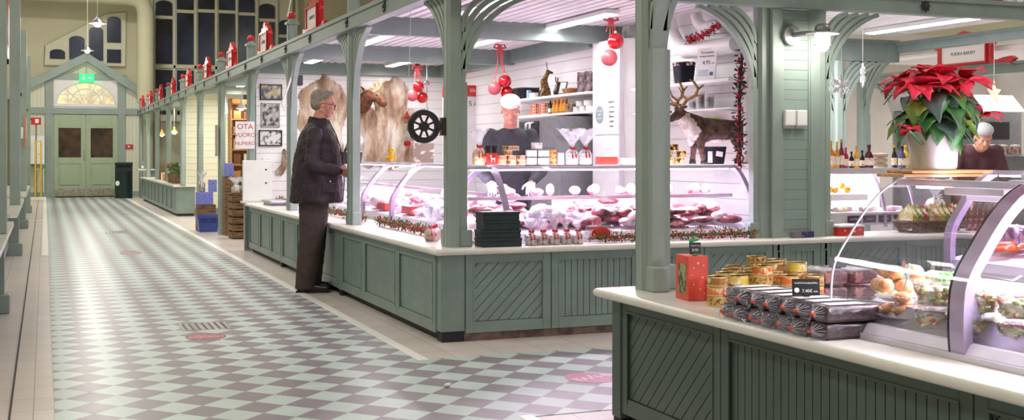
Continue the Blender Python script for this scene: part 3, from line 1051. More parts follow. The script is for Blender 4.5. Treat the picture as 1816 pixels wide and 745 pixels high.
def garland(label, pts, r=.035, seed=3, dens=260, group=None, berry=GARL_R, green=GARL_G, bs=.008, leaf=.032):
    """twisted green garland with berries along a polyline"""
    t = T('berry_garland', label, 'garland', pts[0], 0, group)
    rnd = random.Random(seed)
    o0 = Vector(pts[0])
    P_ = [Vector(p) - o0 for p in pts]
    L_ = sum((P_[i + 1] - P_[i]).length for i in range(len(P_) - 1))
    g, b = MB(), MB()
    N_ = int(dens * L_)
    for k in range(N_):
        s = rnd.random() * L_
        i = 0
        while i < len(P_) - 2 and s > (P_[i + 1] - P_[i]).length:
            s -= (P_[i + 1] - P_[i]).length
            i += 1
        d = (P_[i + 1] - P_[i])
        c = P_[i] + d.normalized() * s
        off = Vector((rnd.gauss(0, 1), rnd.gauss(0, 1), rnd.gauss(0, 1))).normalized() * r * rnd.uniform(.3, 1)
        p = c + off
        if k % 5 > 1:
            e = p + (off.normalized() + Vector((rnd.uniform(-.6, .6), rnd.uniform(-.6, .6), rnd.uniform(-.2, .6)))).normalized() * leaf
            w_ = Vector((rnd.uniform(-1, 1), rnd.uniform(-1, 1), rnd.uniform(-1, 1))).normalized() * leaf * .22
            q = (p + e) / 2 + Vector((0, 0, .003))
            g.add([p, q + w_, e, q - w_], [(0, 1, 2, 3)])
        else:
            b.ball(p, bs * rnd.uniform(.7, 1.15), 6)
    g.tube(P_, r * .35, 6)
    o = g.build('greenery', green, t); o['kind'] = 'stuff'
    o = b.build('berries', berry, t, smooth=180); o['kind'] = 'stuff'
    return t

# profile of the curved front glass: (depth, height)
PROF = [(0, 0), (-.006, .07), (-.006, .14), (.002, .22), (.03, .28), (.07, .335), (.115, .395), (.167, .453), (.23, .505), (.30, .54)]
def smooth_prof(n=22):
    out = []
    k = len(PROF) - 1
    for i in range(n + 1):
        u = i / n * k
        j = min(int(u), k - 1)
        f = u - j
        p0, p1, p2, p3 = PROF[max(j - 1, 0)], PROF[j], PROF[j + 1], PROF[min(j + 2, k)]
        out.append(tuple(.5 * ((2 * p1[q]) + (-p0[q] + p2[q]) * f + (2 * p0[q] - 5 * p1[q] + 4 * p2[q] - p3[q]) * f * f + (-p0[q] + 3 * p1[q] - 3 * p2[q] + p3[q]) * f ** 3) for q in (0, 1)))
    return out
SP = smooth_prof()

def case_rib(parent, x, mat, w=.035, t=.035, seal=True, name='frame_rib', off=0):
    rows = []
    for i, (y, z) in enumerate(SP):
        a, b = SP[max(i - 1, 0)], SP[min(i + 1, len(SP) - 1)]
        dy, dz = b[0] - a[0], b[1] - a[1]
        l = math.hypot(dy, dz)
        ny, nz = dz / l, -dy / l       # inwards
        y0, z0 = y + ny * off, z + nz * off
        rows.append([(x - w / 2, y0, z0), (x + w / 2, y0, z0), (x + w / 2, y0 + ny * t, z0 + nz * t), (x - w / 2, y0 + ny * t, z0 + nz * t)])
    m = MB().sheet(rows, closed=True)
    n = len(m.v)
    m.f += [(3, 2, 1, 0), (n - 4, n - 3, n - 2, n - 1)]
    o = m.build(name, mat, parent, smooth=40)
    return o

def display_case(label, loc, rz, L_, ribs, group=None, depth=.75, zt=.545, col=(.97, .78, 1), watt=14, endglass=(True, True), ribm=ALU, shelf=True, back=False, deck=.07, wide=(), seal=False):
    """x along, y into the case, z=0 on the worktop"""
    t = T('display_case', label, 'display case', loc, rz, group)
    rows = [[(0, y, z) for y, z in SP], [(L_, y, z) for y, z in SP]]
    MB().sheet(rows).build('curved_glass', GLASS, t, smooth=60, solid=.006)
    MB().box(0, L_, .30, .62, zt - .006, zt).build('top_glass', GLASS, t)
    MB().box(0, L_, .285, .315, zt - .03, zt - .007).build('top_rail', ALUW, t, bevel=.002)
    MB().box(0, L_, -.012, .03, 0, .02).build('bottom_rail', ALUW, t, bevel=.002)
    dk = MB().prism([(.0, .021), (depth, .021), (depth, .16), (.02, deck)], 0, L_, 'x')
    dk.build('deck', P('white case deck', '#efe9f2', .35, vary=.02), t)
    if shelf:
        MB().box(0.02, L_ - .02, .33, depth - .02, .30, .312).build('inner_shelf', GLASS, t)
        MB().box(0.02, L_ - .02, .318, .329, .292, .318).build('shelf_rail', ALUW, t)
    for i, x in enumerate(ribs):
        w_ = wide[i] if i < len(wide) else .035
        case_rib(t, x, ribm, w=w_)
        if seal: case_rib(t, x - w_ * .5 - .006, RUBBER, w=.008, t=.03, name='seal')
    for i, x in enumerate((0, L_)):
        if endglass[i]:
            poly = [(y, z) for y, z in SP] + [(.62, zt - .008), (.62, 0)]
            MB().prism(poly, x - .003, x + .003, 'x').build('end_glass', GLASS, t)
    MB().box(.05, L_ - .05, .33, .37, zt - .04, zt - .012).build('light_tube', LITP, t)
    a = area('case_light', (L_ / 2, .35, zt - .045), L_ * .85, .05, watt, col)
    a.parent = t
    if back:
        MB().box(0, L_, depth - .01, depth, 0, zt).build('back_panel', ALUW, t)
    return t

# ------------------------------------------------------------------ meat stall: cases
cf = display_case('long curved glass meat case facing the camera, lilac lit, under the reindeer figure', (2.78, 7.62, .62), 0, 2.22, [.2, 2.2], watt=24, endglass=(False, True))
cl_ = display_case('curved glass meat case along the aisle, right of the man, with two curved frames', (2.92, 13.2, .62), -PI / 2, 4.5, [.0, 1.77, 2.81, 4.47], watt=26, wide=(.035, .06, .06, .035))
# stuff inside: packed meat, individually placed
def scatter_meat(n, fn, label, group, seed, mats, sc=(.06, .11)):
    rnd = random.Random(seed)
    protos = []
    for k in range(n):
        p, q = fn(rnd)
        mt = mats[k % len(mats)]
        t = T('meat_pack', label[k % len(mats)], 'meat', p, rnd.uniform(0, 3), group[k % len(mats)])
        key = k % 9
        if k < 9:
            o = lump('meat', mt, t, (rnd.uniform(*sc), rnd.uniform(*sc) * .8, rnd.uniform(.026, .045)), seed * 31 + k)
            protos.append(o)
        else:
            o = protos[key].copy()
            COL.objects.link(o)
            o.parent = t
MS = [MEAT, MEATW, MEATD]
scatter_meat(125, lambda r: ((r.uniform(2.9, 4.93), *(lambda y: (y, .62 + .075 + (y - 7.64) * .13 + r.random() ** 2 * .09))(r.uniform(7.70, 8.25))), 0),
             ['pink cut of meat lying in the case facing the camera', 'white wrapped meat lying in the case facing the camera', 'dark smoked meat lying in the case facing the camera'],
             ['pink meat in the front case', 'wrapped meat in the front case', 'smoked meat in the front case'], 5, MS)
scatter_meat(125, lambda r: (( *(lambda x: (x, r.uniform(8.85, 13.0), .62 + .075 + (x - 2.94) * .13 + r.random() ** 2 * .1))(r.uniform(3.0, 3.5)),), 0),
             ['pink cut of meat lying in the case along the aisle', 'white wrapped meat lying in the case along the aisle', 'dark smoked meat lying in the case along the aisle'],
             ['pink meat in the aisle case', 'wrapped meat in the aisle case', 'smoked meat in the aisle case'], 8, [MEAT, MEATW, MEATW])
scatter_meat(24, lambda r: ((r.uniform(3.0, 4.9), r.uniform(8.05, 8.3), .935), 0),
             ['small pink pack on the inner glass shelf of the front case', 'small white pack on the inner glass shelf of the front case'],
             ['pink packs on the inner shelf', 'white packs on the inner shelf'], 9, [MEAT, MEATW], sc=(.035, .055))
# red trays in the aisle case
for k, (y, lb) in enumerate(((11.0, 'red box standing in the aisle case between the two curved frames'), (10.15, 'red box in the aisle case right of the second curved frame'))):
    simple_box('card_box', lb, 'box', (3.03, y, .71), (.07, .3, .07), REDB, group=None)
# white sheets of paper, a scale and grey machines behind the cases
simple_box('work_table', 'long white work table behind the glass cases', 'table', (4.42, 8.85, 0), (1.0, .36, .88), WHITE)

# ledge goods in front of the front case (worktop z .62)
ZW = .621
x_ = [(2.862, .285, .058, 0), (2.858, .28, .055, 1), (2.86, .26, .062, 2), (2.857, .262, .058, 3)]
z_ = ZW
bn = ['bottom', 'second from bottom', 'third from bottom', 'topmost']
for (cx_, w_, h_, k) in x_:
    simple_box('gift_box', 'dark green card box, %s of the stack beside the corner post' % bn[k], 'box', (cx_ + .0, 7.5, z_), (w_, .15, h_), DKBOX, rz=(.02, -.03, .03, 0)[k], lid=.02, lidmat=DKBOX)
    z_ += h_ + .001
fillm = P('white and red candy fill', '#efe3dc', .5, col2='#c8323c', scale=55, thr=(.42, .5))
for k in range(5):
    gift_bag('small cellophane bag with red ribbon on the ledge, %s of the row' % ('leftmost', 'second from left', 'middle one', 'second from right', 'rightmost')[k],
             (3.10 + k * .088, 7.50, ZW), .085, .085, fillm, RED, 'ribboned bags on the ledge', hc=.13, seed=k + 2)
t = T('label_stand', 'clear box with a red oval label, beside the ribboned bags on the ledge', 'label', (3.64, 7.53, ZW))
MB().box(-.1, .1, -.02, .03, 0, .12).build('holder', PLASTIC, t, bevel=.003)
MB().prism([(.075 * math.cos(a * PI / 8), .065 + .045 * math.sin(a * PI / 8)) for a in range(16)], -.024, -.021, 'y').build('label', REDB, t)
t = T('card_tray', 'cream and red open card box leaning in the front meat case', 'box', (3.42, 7.86, .80), -.35)
MB().box(-.09, .09, -.05, .05, 0, .035).build('tray', REDB, t, rot=(.5, 0, 0))
MB().box(-.095, .095, -.055, .055, .036, .05).build('lid', P('cream window lid', '#e9cf9c', .4, col2='#c98b6a', scale=18), t, rot=(.5, 0, 0))

garland('red berry garland on the ledge in front of the case facing the camera', [(3.55, 7.5, .66), (4.2, 7.5, .66), (4.90, 7.5, .66)], r=.036, dens=620, seed=4)
garland('red berry garland on the aisle ledge between corner post and the next post', [(2.72, 8.35, .66), (2.72, 9.0, .66), (2.72, 10.1, .66)], r=.036, dens=520, seed=5)
garland('red berry garland on the ledge to the right of the man', [(2.72, 10.5, .66), (2.72, 12.9, .66)], r=.036, dens=360, seed=6)
garland('red berry garland round the grey scale at the far end of the ledge', [(2.8, 14.0, .66), (2.8, 15.4, .66)], r=.03, dens=150, seed=7)
for k, (y, lb) in enumerate(((7.98, 'jar bundle with red ribbon next to the corner post on the aisle ledge'), (8.12, 'second jar bundle with red ribbon further along the aisle ledge'))):
    gift_bag(lb, (2.58 + .06 * k, y + .12, ZW), .1, .09, P('orange jar fill', '#d9a24c', .4, col2='#a03a2a', scale=30), RED, 'jar bundles', hc=.15, seed=20 + k, rf=.1)
t = T('gift_card', 'red card leaning behind the corner post on the aisle ledge', 'card', (2.62, 7.80, ZW), .2)
MB().box(-.05, .05, -.004, .004, 0, .13).build('card', REDB, t, rot=(-.25, .1, 0))

# on top of the front case (glass top z 1.165)
ZT = 1.166
YT = 8.06
brown = P('brown tin label', '#a3826c', .4, col2='#5d3d33', scale=45, thr=(.45, .5))
whit = P('white tin label', '#eceae6', .4, col2='#a9b3ae', scale=38, thr=(.34, .4))
YS = 8.06
def X_at(px, Y): return atY(px, 272, Y).x
gift_bag('yellow sweets in cellophane on the case top, beside the red reindeer box', (X_at(849, YS), YS, ZT), .09, .12, P('yellow sweets', '#f0c02c', .4, col2='#d86a2a', scale=50, thr=(.4, .5)), REDB, None, hc=.12, seed=31)
t = simple_box('gift_box', 'small red box with a white reindeer on it, on the case top', 'box', (X_at(868, YS), YS - .05, ZT), (.075, .05, .085), REDB)
dm = MB().cbox((0, -.027, .045), (.03, .003, .012)).cbox((-.012, -.027, .032), (.004, .003, .02)).cbox((.012, -.027, .032), (.004, .003, .02)).cbox((-.016, -.027, .057), (.005, .003, .018)).cbox((-.02, -.027, .068), (.02, .003, .004))
dm.build('printed_reindeer', WHITE, t)
for k, px in enumerate((865, 877)):
    bottle(['dark glass jar with black lid behind the red reindeer box, left', 'dark glass jar with black lid behind the red reindeer box, right'][k], (X_at(px, YS + .06), YS + .06, ZT), .14, .022, P('dark jar', '#3a2226', .2), BLACK, whit, 'dark jars', name='jar', neck=.8)
k = 0
for px, z in ((890, 0), (907, 0), (924, 0), (890, .035), (907, .035), (923, .035), (900, .07), (912, .105), (900, .105)):
    tin('flat brown fish tin in the stack on the case top, left of the white tins', (X_at(px, YS), YS, ZT + z), .036, .034, brown, GOLD, 'flat brown tins'); k += 1
for (px, z), wh_ in zip(((942, 0), (964, 0), (942, .056), (964, .056), (952, .112)), ('bottom left', 'bottom right', 'middle left', 'middle right', 'topmost')):
    tin('white tin on the case top, %s of the small pyramid' % wh_, (X_at(px, YS), YS, ZT + z), .042, .055, whit, STEEL, 'white tins in the pyramid')
for z in (0, .036, .072):
    tin('small red and yellow tin right of the white tins, %s of three' % {0: 'lowest', .036: 'middle', .072: 'topmost'}[z], (X_at(981, YS), YS, ZT + z), .024, .035, P('red yellow tin %d' % int(z * 1000), '#d83c30', .4, col2='#e6b440', scale=40, thr=(.45, .5)), GOLD, 'small red tins')
simple_box('paper_pack', 'pale blue paper pack on the case top, left of the gift baskets', 'box', (X_at(993, YS), YS, ZT), (.05, .05, .09), P('pale blue', '#a9b9d2', .6))
basf = P('gift basket fill', '#f1e6e2', .5, col2='#7d2a2e', scale=50, thr=(.42, .5))
for k, px in enumerate((1014, 1038)):
    gift_bag(['gift basket in cellophane with red ribbon on the case top, left one', 'gift basket in cellophane with red ribbon on the case top, right one'][k], (X_at(px, YS), YS, ZT), .095, .11, basf, RED, None, hc=.14, name='gift_basket', seed=41 + k, rf=.1)
simple_box('plastic_box', 'orange red plastic box on the case top, right of the gift baskets', 'box', (4.0, 8.16, ZT), (.14, .1, .07), P('orange red plastic', '#e2452e', .35), lid=.012, lidmat=WHITE)
simple_box('plastic_box', 'white plastic box stacked near the orange red box', 'box', (4.17, 8.1, ZT), (.16, .12, .05), WHITE)
# gold tins right of the near post
for (px, z), wh_ in zip(((1166, 0), (1184, 0), (1204, 0), (1174, .053), (1187, .053), (1208, .053), (1197, .106)), ('bottom left', 'bottom middle', 'bottom right', 'middle left', 'middle centre', 'middle right', 'topmost')):
    tin('gold and black tin beside the reindeer figure, %s of the pyramid' % wh_, (X_at(px, YS), YS + (.0 if px % 2 == 0 else .02), ZT + z), .037, .052, P('gold black label %d' % px, '#c9a45a', .35, metal=.2, col2='#2c211c', scale=26, thr=(.46, .5)), GOLD, 'gold tins by the reindeer')
def basket(name, label, loc, d, mat, rimh=.0, rz=0, fill=None):
    t = T(name, label, 'basket', loc, rz)
    m = MB()
    n = 28
    rows = []
    for i in range(13):
        k = i / 12
        row = []
        for j in range(n * 2):
            a = 2 * PI * j / (n * 2)
            rr = 1 + .035 * (1 if (i + j // 2) % 2 else -1)
            ex = .8 + .2 * k
            cx_ = math.copysign(abs(math.cos(a)) ** .5, math.cos(a)); cy_ = math.copysign(abs(math.sin(a)) ** .5, math.sin(a))
            row.append((cx_ * d[0] / 2 * ex * rr, cy_ * d[1] / 2 * ex * rr, d[2] * k))
        rows.append(row)
    m.sheet(rows, closed=True)
    m.f.append(tuple(reversed(range(n * 2))))
    m.build('weave', mat, t, smooth=50, solid=.006)
    m = MB().tube([(math.copysign(abs(math.cos(2 * PI * j / 24)) ** .5, math.cos(2 * PI * j / 24)) * d[0] / 2, math.copysign(abs(math.sin(2 * PI * j / 24)) ** .5, math.sin(2 * PI * j / 24)) * d[1] / 2, d[2]) for j in range(24)], .009, 6, closed=True)
    m.build('rim', mat, t, smooth=60)
    return t
BLKW = P('black wicker', '#201f27', .5, vary=.2, scale=60)
b_ = basket('woven_basket', 'black woven basket with a white tag, under the belly of the reindeer figure', (X_at(1265, 8.2), 8.2, ZT), (.19, .12, .13), BLKW)
MB().box(-.03, .03, -.075, -.07, .06, .1).build('tag', WHITE, b_, rot=(0, .15, 0))
MB().box(-.09, -.05, -.07, -.066, .01, .1).build('tag', WHITE, b_)
# ------------------------------------------------------------------ figures
def fused(mb, name, mat, parent, voxel=.008, smooth=4, disp=0, dscale=.05):
    """overlapping closed shapes grown together into one continuous surface"""
    o = mb.build(name, mat, parent, smooth=180)
    md = o.modifiers.new('fuse', 'REMESH')
    md.mode = 'VOXEL'
    md.voxel_size = voxel
    md.use_smooth_shade = True
    md = o.modifiers.new('soften', 'SMOOTH')
    md.factor = .6
    md.iterations = smooth
    if disp:
        tx = bpy.data.textures.new(name + ' folds', 'CLOUDS')
        tx.noise_scale = dscale
        tx.noise_depth = 2
        md = o.modifiers.new('folds', 'DISPLACE')
        md.texture = tx
        md.strength = disp
        md.mid_level = .5
    return o

def rings(m, spec, n=24, sq=1.0):
    """closed loft through (x, y, z, rx, ry) rings"""
    rows = []
    for x, y, z, rx, ry in spec:
        row = []
        for j in range(n):
            a = 2 * PI * j / n
            c, s_ = math.cos(a), math.sin(a)
            row.append((x + math.copysign(abs(c) ** sq, c) * rx, y + math.copysign(abs(s_) ** sq, s_) * ry, z))
        rows.append(row)
    o = len(m.v)
    m.sheet(rows, closed=True)
    m.f.append(tuple(o + j for j in reversed(range(n))))
    e = o + n * (len(rows) - 1)
    m.f.append(tuple(e + j for j in range(n)))
    return m

def hand(m, wrist, d, palm, side, curl=.5, k=1.0):
    """palm, four unequal bent fingers and a thumb; d: pointing direction, palm: direction the palm faces, side: +1/-1 thumb side"""
    d, palm = Vector(d).normalized(), Vector(palm)
    palm = (palm - d * palm.dot(d)).normalized()
    a = d.cross(palm).normalized() * side       # towards the thumb
    w0 = Vector(wrist)
    for q in (-.028, -.010, .010, .028):
        m.cap(w0 + a * q * .7 * k, w0 + d * .082 * k + a * q * k, .015 * k, .0125 * k, 8)
    for q, L_, r_ in ((.031, .072, .0088), (.0105, .082, .0092), (-.0105, .075, .0086), (-.030, .058, .0078)):
        p = w0 + d * .085 * k + a * q * k
        ang = 0
        dd = d.copy()
        for seg, f in enumerate((.45, .32, .26)):
            ang += curl * (.45, .75, .6)[seg]
            dd = (d * math.cos(ang) + palm * math.sin(ang)).normalized()
            e = p + dd * L_ * f * k
            m.cap(p, e, r_ * (1 - .1 * seg) * k, r_ * (.92 - .1 * seg) * k, 8)
            p = e
    p = w0 + d * .018 * k + a * .03 * k
    e = p + (d * .6 + a * .75 + palm * .25).normalized() * .042 * k
    m.cap(p, e, .0135 * k, .011 * k, 8)
    e2 = e + (d * .85 + a * .25 + palm * (.25 + .3 * curl)).normalized() * .032 * k
    m.cap(e, e2, .011 * k, .009 * k, 8)
    return m

def head(m, c, tilt=0, k=1.0, yaw=0):
    """cranium, jaw, brow, nose, lips, chin and ears, facing +x"""
    M = Matrix.Translation(c) @ Matrix.Rotation(yaw, 4, 'Z') @ Matrix.Rotation(tilt, 4, 'Y') @ Matrix.Scale(k, 4)
    b = MB()
    b.ball((-.012, 0, .035), (.098, .076, .088), 20)
    b.ball((.03, 0, -.02), (.06, .06, .088), 16)
    b.ball((.048, 0, -.078), (.036, .038, .03), 12)
    b.cap((-.01, .042, -.05), (.048, .02, -.085), .024, .02, 8)
    b.cap((-.01, -.042, -.05), (.048, -.02, -.085), .024, .02, 8)
    b.cap((.078, -.03, .022), (.078, .03, .022), .013, .013, 8)
    b.cap((.085, 0, .012), (.108, 0, -.022), .009, .0125, 8)
    b.cap((.098, -.011, -.025), (.098, .011, -.025), .008, .008, 8)
    b.cap((.087, -.018, -.05), (.087, .018, -.05), .0085, .0085, 8)
    b.cap((.084, -.015, -.066), (.084, .015, -.066), .0085, .0085, 8)
    for s_ in (-1, 1):
        b.ball((.058, s_ * .038, -.018), (.025, .02, .022), 8)
        b.ball((-.012, s_ * .077, -.008), (.018, .008, .03), 10)
    for v, f in ((b.v, b.f),):
        m.add(v, f, M)
    return M

def eyes(parent, M):
    w_ = MB()
    for s_ in (-1, 1):
        w_.ball(M @ Vector((.0765, s_ * .03, .004)), .0098, 8)
    w_.build('eyes', P('eye white', '#e9e4df', .2), parent, smooth=180)
    w_ = MB()
    for s_ in (-1, 1):
        w_.ball(M @ Vector((.0865, s_ * .03, .004)), .0048, 8)
    w_.build('pupils', P('pupil', '#2a2320', .2), parent, smooth=180)

SKIN = P('light skin', '#dba38d', .5, col2='#c98672', scale=9)
def person(label, loc, rz, J, skin=SKIN, top=None, topspec=None, trousers=None, legspec=None, hair=None, shoes=None, voxel=.008, tilt=.15, gloves=None, curl=.5, yaw=0, hairlow=True, fold=.012, sleeves=.062):
    t = T('person', label, 'person', loc, rz)
    b = MB()
    hc = Vector(J['head'])
    Mh = head(b, hc, tilt, J.get('hk', 1.0), yaw)
    nk = Vector(J['neck'])
    b.cap(nk, hc + Vector((-.02, 0, -.06)), .062, .056, 14)
    ch, pv = Vector(J['chest']), Vector(J['pelvis'])
    for s_ in (-1, 1):
        b.cap(pv + Vector((0, s_ * .06, 0)), ch + Vector((0, s_ * .07, 0)), .11, .11, 14)
    for s_, q in ((-1, 'R'), (1, 'L')):
        sh, el, wr = (Vector(J[x + q]) for x in ('sh', 'el', 'wr'))
        b.cap(ch + Vector((0, s_ * .06, .06)), sh, .08, .052, 12)
        b.cap(sh, el, .048, .038, 12)
        b.cap(el, wr, .038, .027, 12)
        hm = MB() if gloves else b
        hand(hm, wr, J['hd' + q], J['pl' + q], J.get('side' + q, 1), curl)
        if gloves:
            fused(hm, 'glove', gloves, t, .005, 2)
        hp, kn, an = (Vector(J[x + q]) for x in ('hp', 'kn', 'an'))
        b.cap(pv + Vector((0, s_ * .05, -.02)), hp, .1, .085, 12)
        b.cap(hp, kn, .08, .055, 12)
        b.cap(kn, an, .05, .038, 12)
        b.cap(an + Vector((0, 0, -.03)), an + Vector((.1, s_ * .01, -.06)), .03, .022, 10)
    fused(b, 'body', skin, t, J.get('vox', .0055), 1)
    eyes(t, Mh)
    if trousers:
        m = MB()
        for s_, q in ((-1, 'R'), (1, 'L')):
            rings(m, legspec[q], 20)
        fused(m, 'trousers', trousers, t, voxel, 4, .014, .07)
    if top:
        m = MB()
        rings(m, topspec, 28)
        if J.get('lean'):
            for s_ in (-1, 1):
                m.cap(pv + Vector((0, s_ * .05, 0)), ch + Vector((0, s_ * .07, .0)), .135, .14, 14)
                m.cap(ch + Vector((0, s_ * .07, 0)), Vector(J['sh' + ('R' if s_ < 0 else 'L')]), .135, .075, 12)
        for q in 'RL':
            sh, el, wr = (Vector(J[x + q]) for x in ('sh', 'el', 'wr'))
            m.cap(sh, el, sleeves * 1.2, sleeves * 1.05, 14)
            m.cap(el, el + (wr - el) * .93, sleeves * 1.05, sleeves * .72, 14)
        fused(m, 'jacket', top, t, voxel, 4, fold, .06)
    if shoes:
        for s_, q in ((-1, 'R'), (1, 'L')):
            an = Vector(J['an' + q])
            m = MB()
            m.cap((an.x - .03, an.y, .045), (an.x + .06, an.y + s_ * .005, .052), .045, .046, 12)
            m.cap((an.x + .05, an.y + s_ * .005, .045), (an.x + .19, an.y + s_ * .02, .034), .045, .034, 12)
            o = fused(m, 'shoe', shoes, t, .007, 2)
            MB().prism([(an.x - .08, an.y - .035), (an.x - .08, an.y + .035), (an.x + .08, an.y + .045), (an.x + .2, an.y + .04), (an.x + .225, an.y), (an.x + .2, an.y - .04), (an.x + .08, an.y - .045)], 0, .018).build('sole', BLACK, o, bevel=.004)
    if hair:
        m = MB()
        m.ball((-.028, 0, .055), (.095, .0815, .082), 20)
        m.ball((-.058, 0, .01), (.058, .073, .07), 16)
        if hairlow: m.ball((.035, 0, .105), (.045, .058, .026), 12)
        m.v = [tuple(Mh @ Vector(v)) for v in m.v]
        fused(m, 'hair', hair, t, .006, 2, .012, .012)
    return t, Mh

# the customer
JACK = P('dark aubergine jacket', '#33232f', .65, vary=.2, scale=12, bump=.25, bscale=40)
TROU = P('brown grey trousers', '#4b3c3b', .8, vary=.1, scale=14, bump=.2, bscale=50)
HAIRG = P('grey hair', '#b5aba0', .7, col2='#6f665d', scale=70, stretch=(1, 1, 3), bump=.4)
SHOE = P('black leather', '#141214', .25, coat=.3)
J = dict(hk=1.06, vox=.0042, head=(.07, 0, 1.69), neck=(.01, 0, 1.5), chest=(.0, 0, 1.33), pelvis=(-.02, 0, .93),
         shR=(-.015, -.2, 1.42), elR=(-.05, -.29, 1.15), wrR=(.2, -.2, 1.09), hdR=(.85, .45, -.25), plR=(-.2, .9, -.2), sideR=1,
         shL=(-.0, .17, 1.43), elL=(.0, .24, 1.18), wrL=(.2, .12, 1.1), hdL=(.85, -.4, -.2), plL=(-.2, -.9, -.2), sideL=-1,
         hpR=(-.02, -.1, .86), knR=(-.02, -.1, .48), anR=(-.1, -.095, .1), hpL=(-.02, .1, .86), knL=(.0, .1, .48), anL=(-.04, .1, .1))
top_ = [(0, 0, .805, .235, .25), (.005, 0, .83, .242, .258), (.012, 0, .95, .235, .255), (.015, 0, 1.1, .225, .25), (.015, 0, 1.25, .205, .24), (.015, 0, 1.38, .17, .235), (.015, 0, 1.45, .145, .215), (.02, 0, 1.50, .115, .14), (.025, 0, 1.54, .10, .095), (.025, 0, 1.562, .095, .085)]
legs_ = dict(R=[(-.10, -.095, .035, .088, .075), (-.095, -.095, .1, .092, .076), (-.07, -.1, .3, .10, .08), (-.04, -.1, .5, .11, .085), (-.025, -.09, .72, .13, .1), (-.02, -.07, .95, .14, .11)],
             L=[(-.04, .1, .035, .088, .075), (-.035, .1, .1, .092, .076), (-.02, .1, .3, .10, .08), (-.01, .1, .5, .11, .085), (-.01, .09, .72, .13, .1), (-.02, .07, .95, .14, .11)])
man, Mh = person('elderly person in dark jacket and glasses standing at the meat counter, hands in front', (2.285, 10.62, 0.0), R(-10), J,
                 top=JACK, topspec=top_, trousers=TROU, legspec=legs_, hair=HAIRG, shoes=SHOE, fold=.022)
m = MB()
for i in range(9):
    pass
m.tube([(.035 + .085 * math.cos(R(a)), .085 * math.sin(R(a)), 1.55 - .022 * math.cos(R(a))) for a in range(0, 360, 15)], .014, 8, closed=True)
m.build('collar', JACK, man, smooth=180)
m = MB()
for (x, z) in ((.235, 1.0), (.24, .93)):
    m.ball((x - .12, -.222, z), .012, 8)
m.build('snaps', STEEL, man, smooth=180)
m = MB().box(.03, .16, -.262, -.245, .9, .99)
m.build('pocket_flap', JACK, man, bevel=.006, rot=(0, 0, .06))
m = MB().tube([(.243, -.01, .82), (.255, -.01, 1.0), (.245, -.01, 1.15), (.22, -.01, 1.3), (.18, -.01, 1.42), (.13, -.01, 1.52)], .006, 6)
m.build('zip', BLACK, man, smooth=60)
gl = MB()
for s_ in (-1, 1):
    gl.tube([Mh @ Vector((.098, s_ * .034 + .024 * math.cos(R(a)), .002 + .016 * math.sin(R(a)))) for a in range(0, 360, 30)], .0022, 6, closed=True)
    gl.tube([Mh @ Vector(p) for p in ((.098, s_ * .058, .006), (.05, s_ * .078, .01), (-.02, s_ * .083, .008), (-.035, s_ * .082, -.01))], .0025, 6)
gl.tube([Mh @ Vector((.1, -.011, .004)), Mh @ Vector((.104, 0, .008)), Mh @ Vector((.1, .011, .004))], .002, 6)
gl.build('glasses', BLACK, man, smooth=60)

# the vendor behind the case
def vendor(label, loc, rz, lean, h=1.0, shirt=None, hair=None, reach=(.42, .95), gl_=None, hat=None, skin=SKIN, tilt=.45):
    c = math.cos(lean); s = math.sin(lean)
    def L(x, y, z):   # lean the upper body about the hips
        dz = z - .95
        return (x * c + dz * s, y, .95 - x * s + dz * c)
    w1 = Vector((reach[0], -.16, reach[1])); w2 = Vector((reach[0] - .02, .18, reach[1]))
    J = dict(lean=1, head=L(.04, 0, 1.66), neck=L(0, 0, 1.48), chest=L(0, 0, 1.32), pelvis=(0, 0, .95),
             shR=L(0, -.17, 1.42), shL=L(0, .17, 1.42), wrR=tuple(w1), wrL=tuple(w2), hdR=(.8, .1, -.4), hdL=(.8, -.1, -.4), plR=(-.3, 0, -1), plL=(-.3, 0, -1), sideR=1, sideL=-1,
             hpR=(0, -.1, .86), hpL=(0, .1, .86), knR=(0, -.1, .48), knL=(0, .1, .48), anR=(-.05, -.1, .1), anL=(-.05, .1, .1))
    for q, w_ in (('R', w1), ('L', w2)):
        sh = Vector(J['sh' + q])
        mid = (sh + w_) / 2
        J['el' + q] = tuple(mid + Vector((-.06, (-.09 if q == 'R' else .09), -.1)))
    sp = []
    for x, z, rx, ry in ((0, .8, .14, .19), (0, .95, .14, .19), (0, 1.1, .135, .18), (0, 1.25, .14, .19), (0, 1.38, .13, .2), (0, 1.45, .1, .15), (0, 1.5, .07, .08)):
        p = L(x, 0, z)
        sp.append((p[0], 0, p[2], rx, ry))
    lg = dict(R=[(-.05, -.1, .04, .07, .07), (-.03, -.1, .4, .08, .08), (0, -.08, .9, .12, .1)], L=[(-.05, .1, .04, .07, .07), (-.03, .1, .4, .08, .08), (0, .08, .9, .12, .1)])
    t, Mh = person(label, loc, rz, J, skin=skin, top=shirt, topspec=sp, trousers=BLACK, legspec=lg, hair=hair, shoes=SHOE, voxel=.012, tilt=tilt, gloves=gl_, sleeves=.055)
    if hat:
        m = MB().ball((-.012, 0, .085), (.108, .09, .06), 16)
        m.v = [tuple(Mh @ Vector(v)) for v in m.v]
        m.build('cap', hat, t, smooth=180)
    return t
SHIRT = P('charcoal work shirt', '#3a3a42', .8, vary=.1, scale=20)
vendor('person in charcoal shirt, white cap and white gloves bending over the front meat case', (3.84, 9.75, 0), R(-112), R(18), shirt=SHIRT, hair=P('brown hair', '#4a352a', .7), reach=(.5, 1.0), gl_=P('white glove', '#f4f2f4', .5), hat=WHITE)
vendor('person with dark hair and a blue jacket behind the low far counter', (3.2, 27.6, 0), R(-150), R(12), shirt=P('blue jacket', '#4d6ea8', .8), hair=P('black hair', '#1c1718', .6), reach=(.35, 1.0))
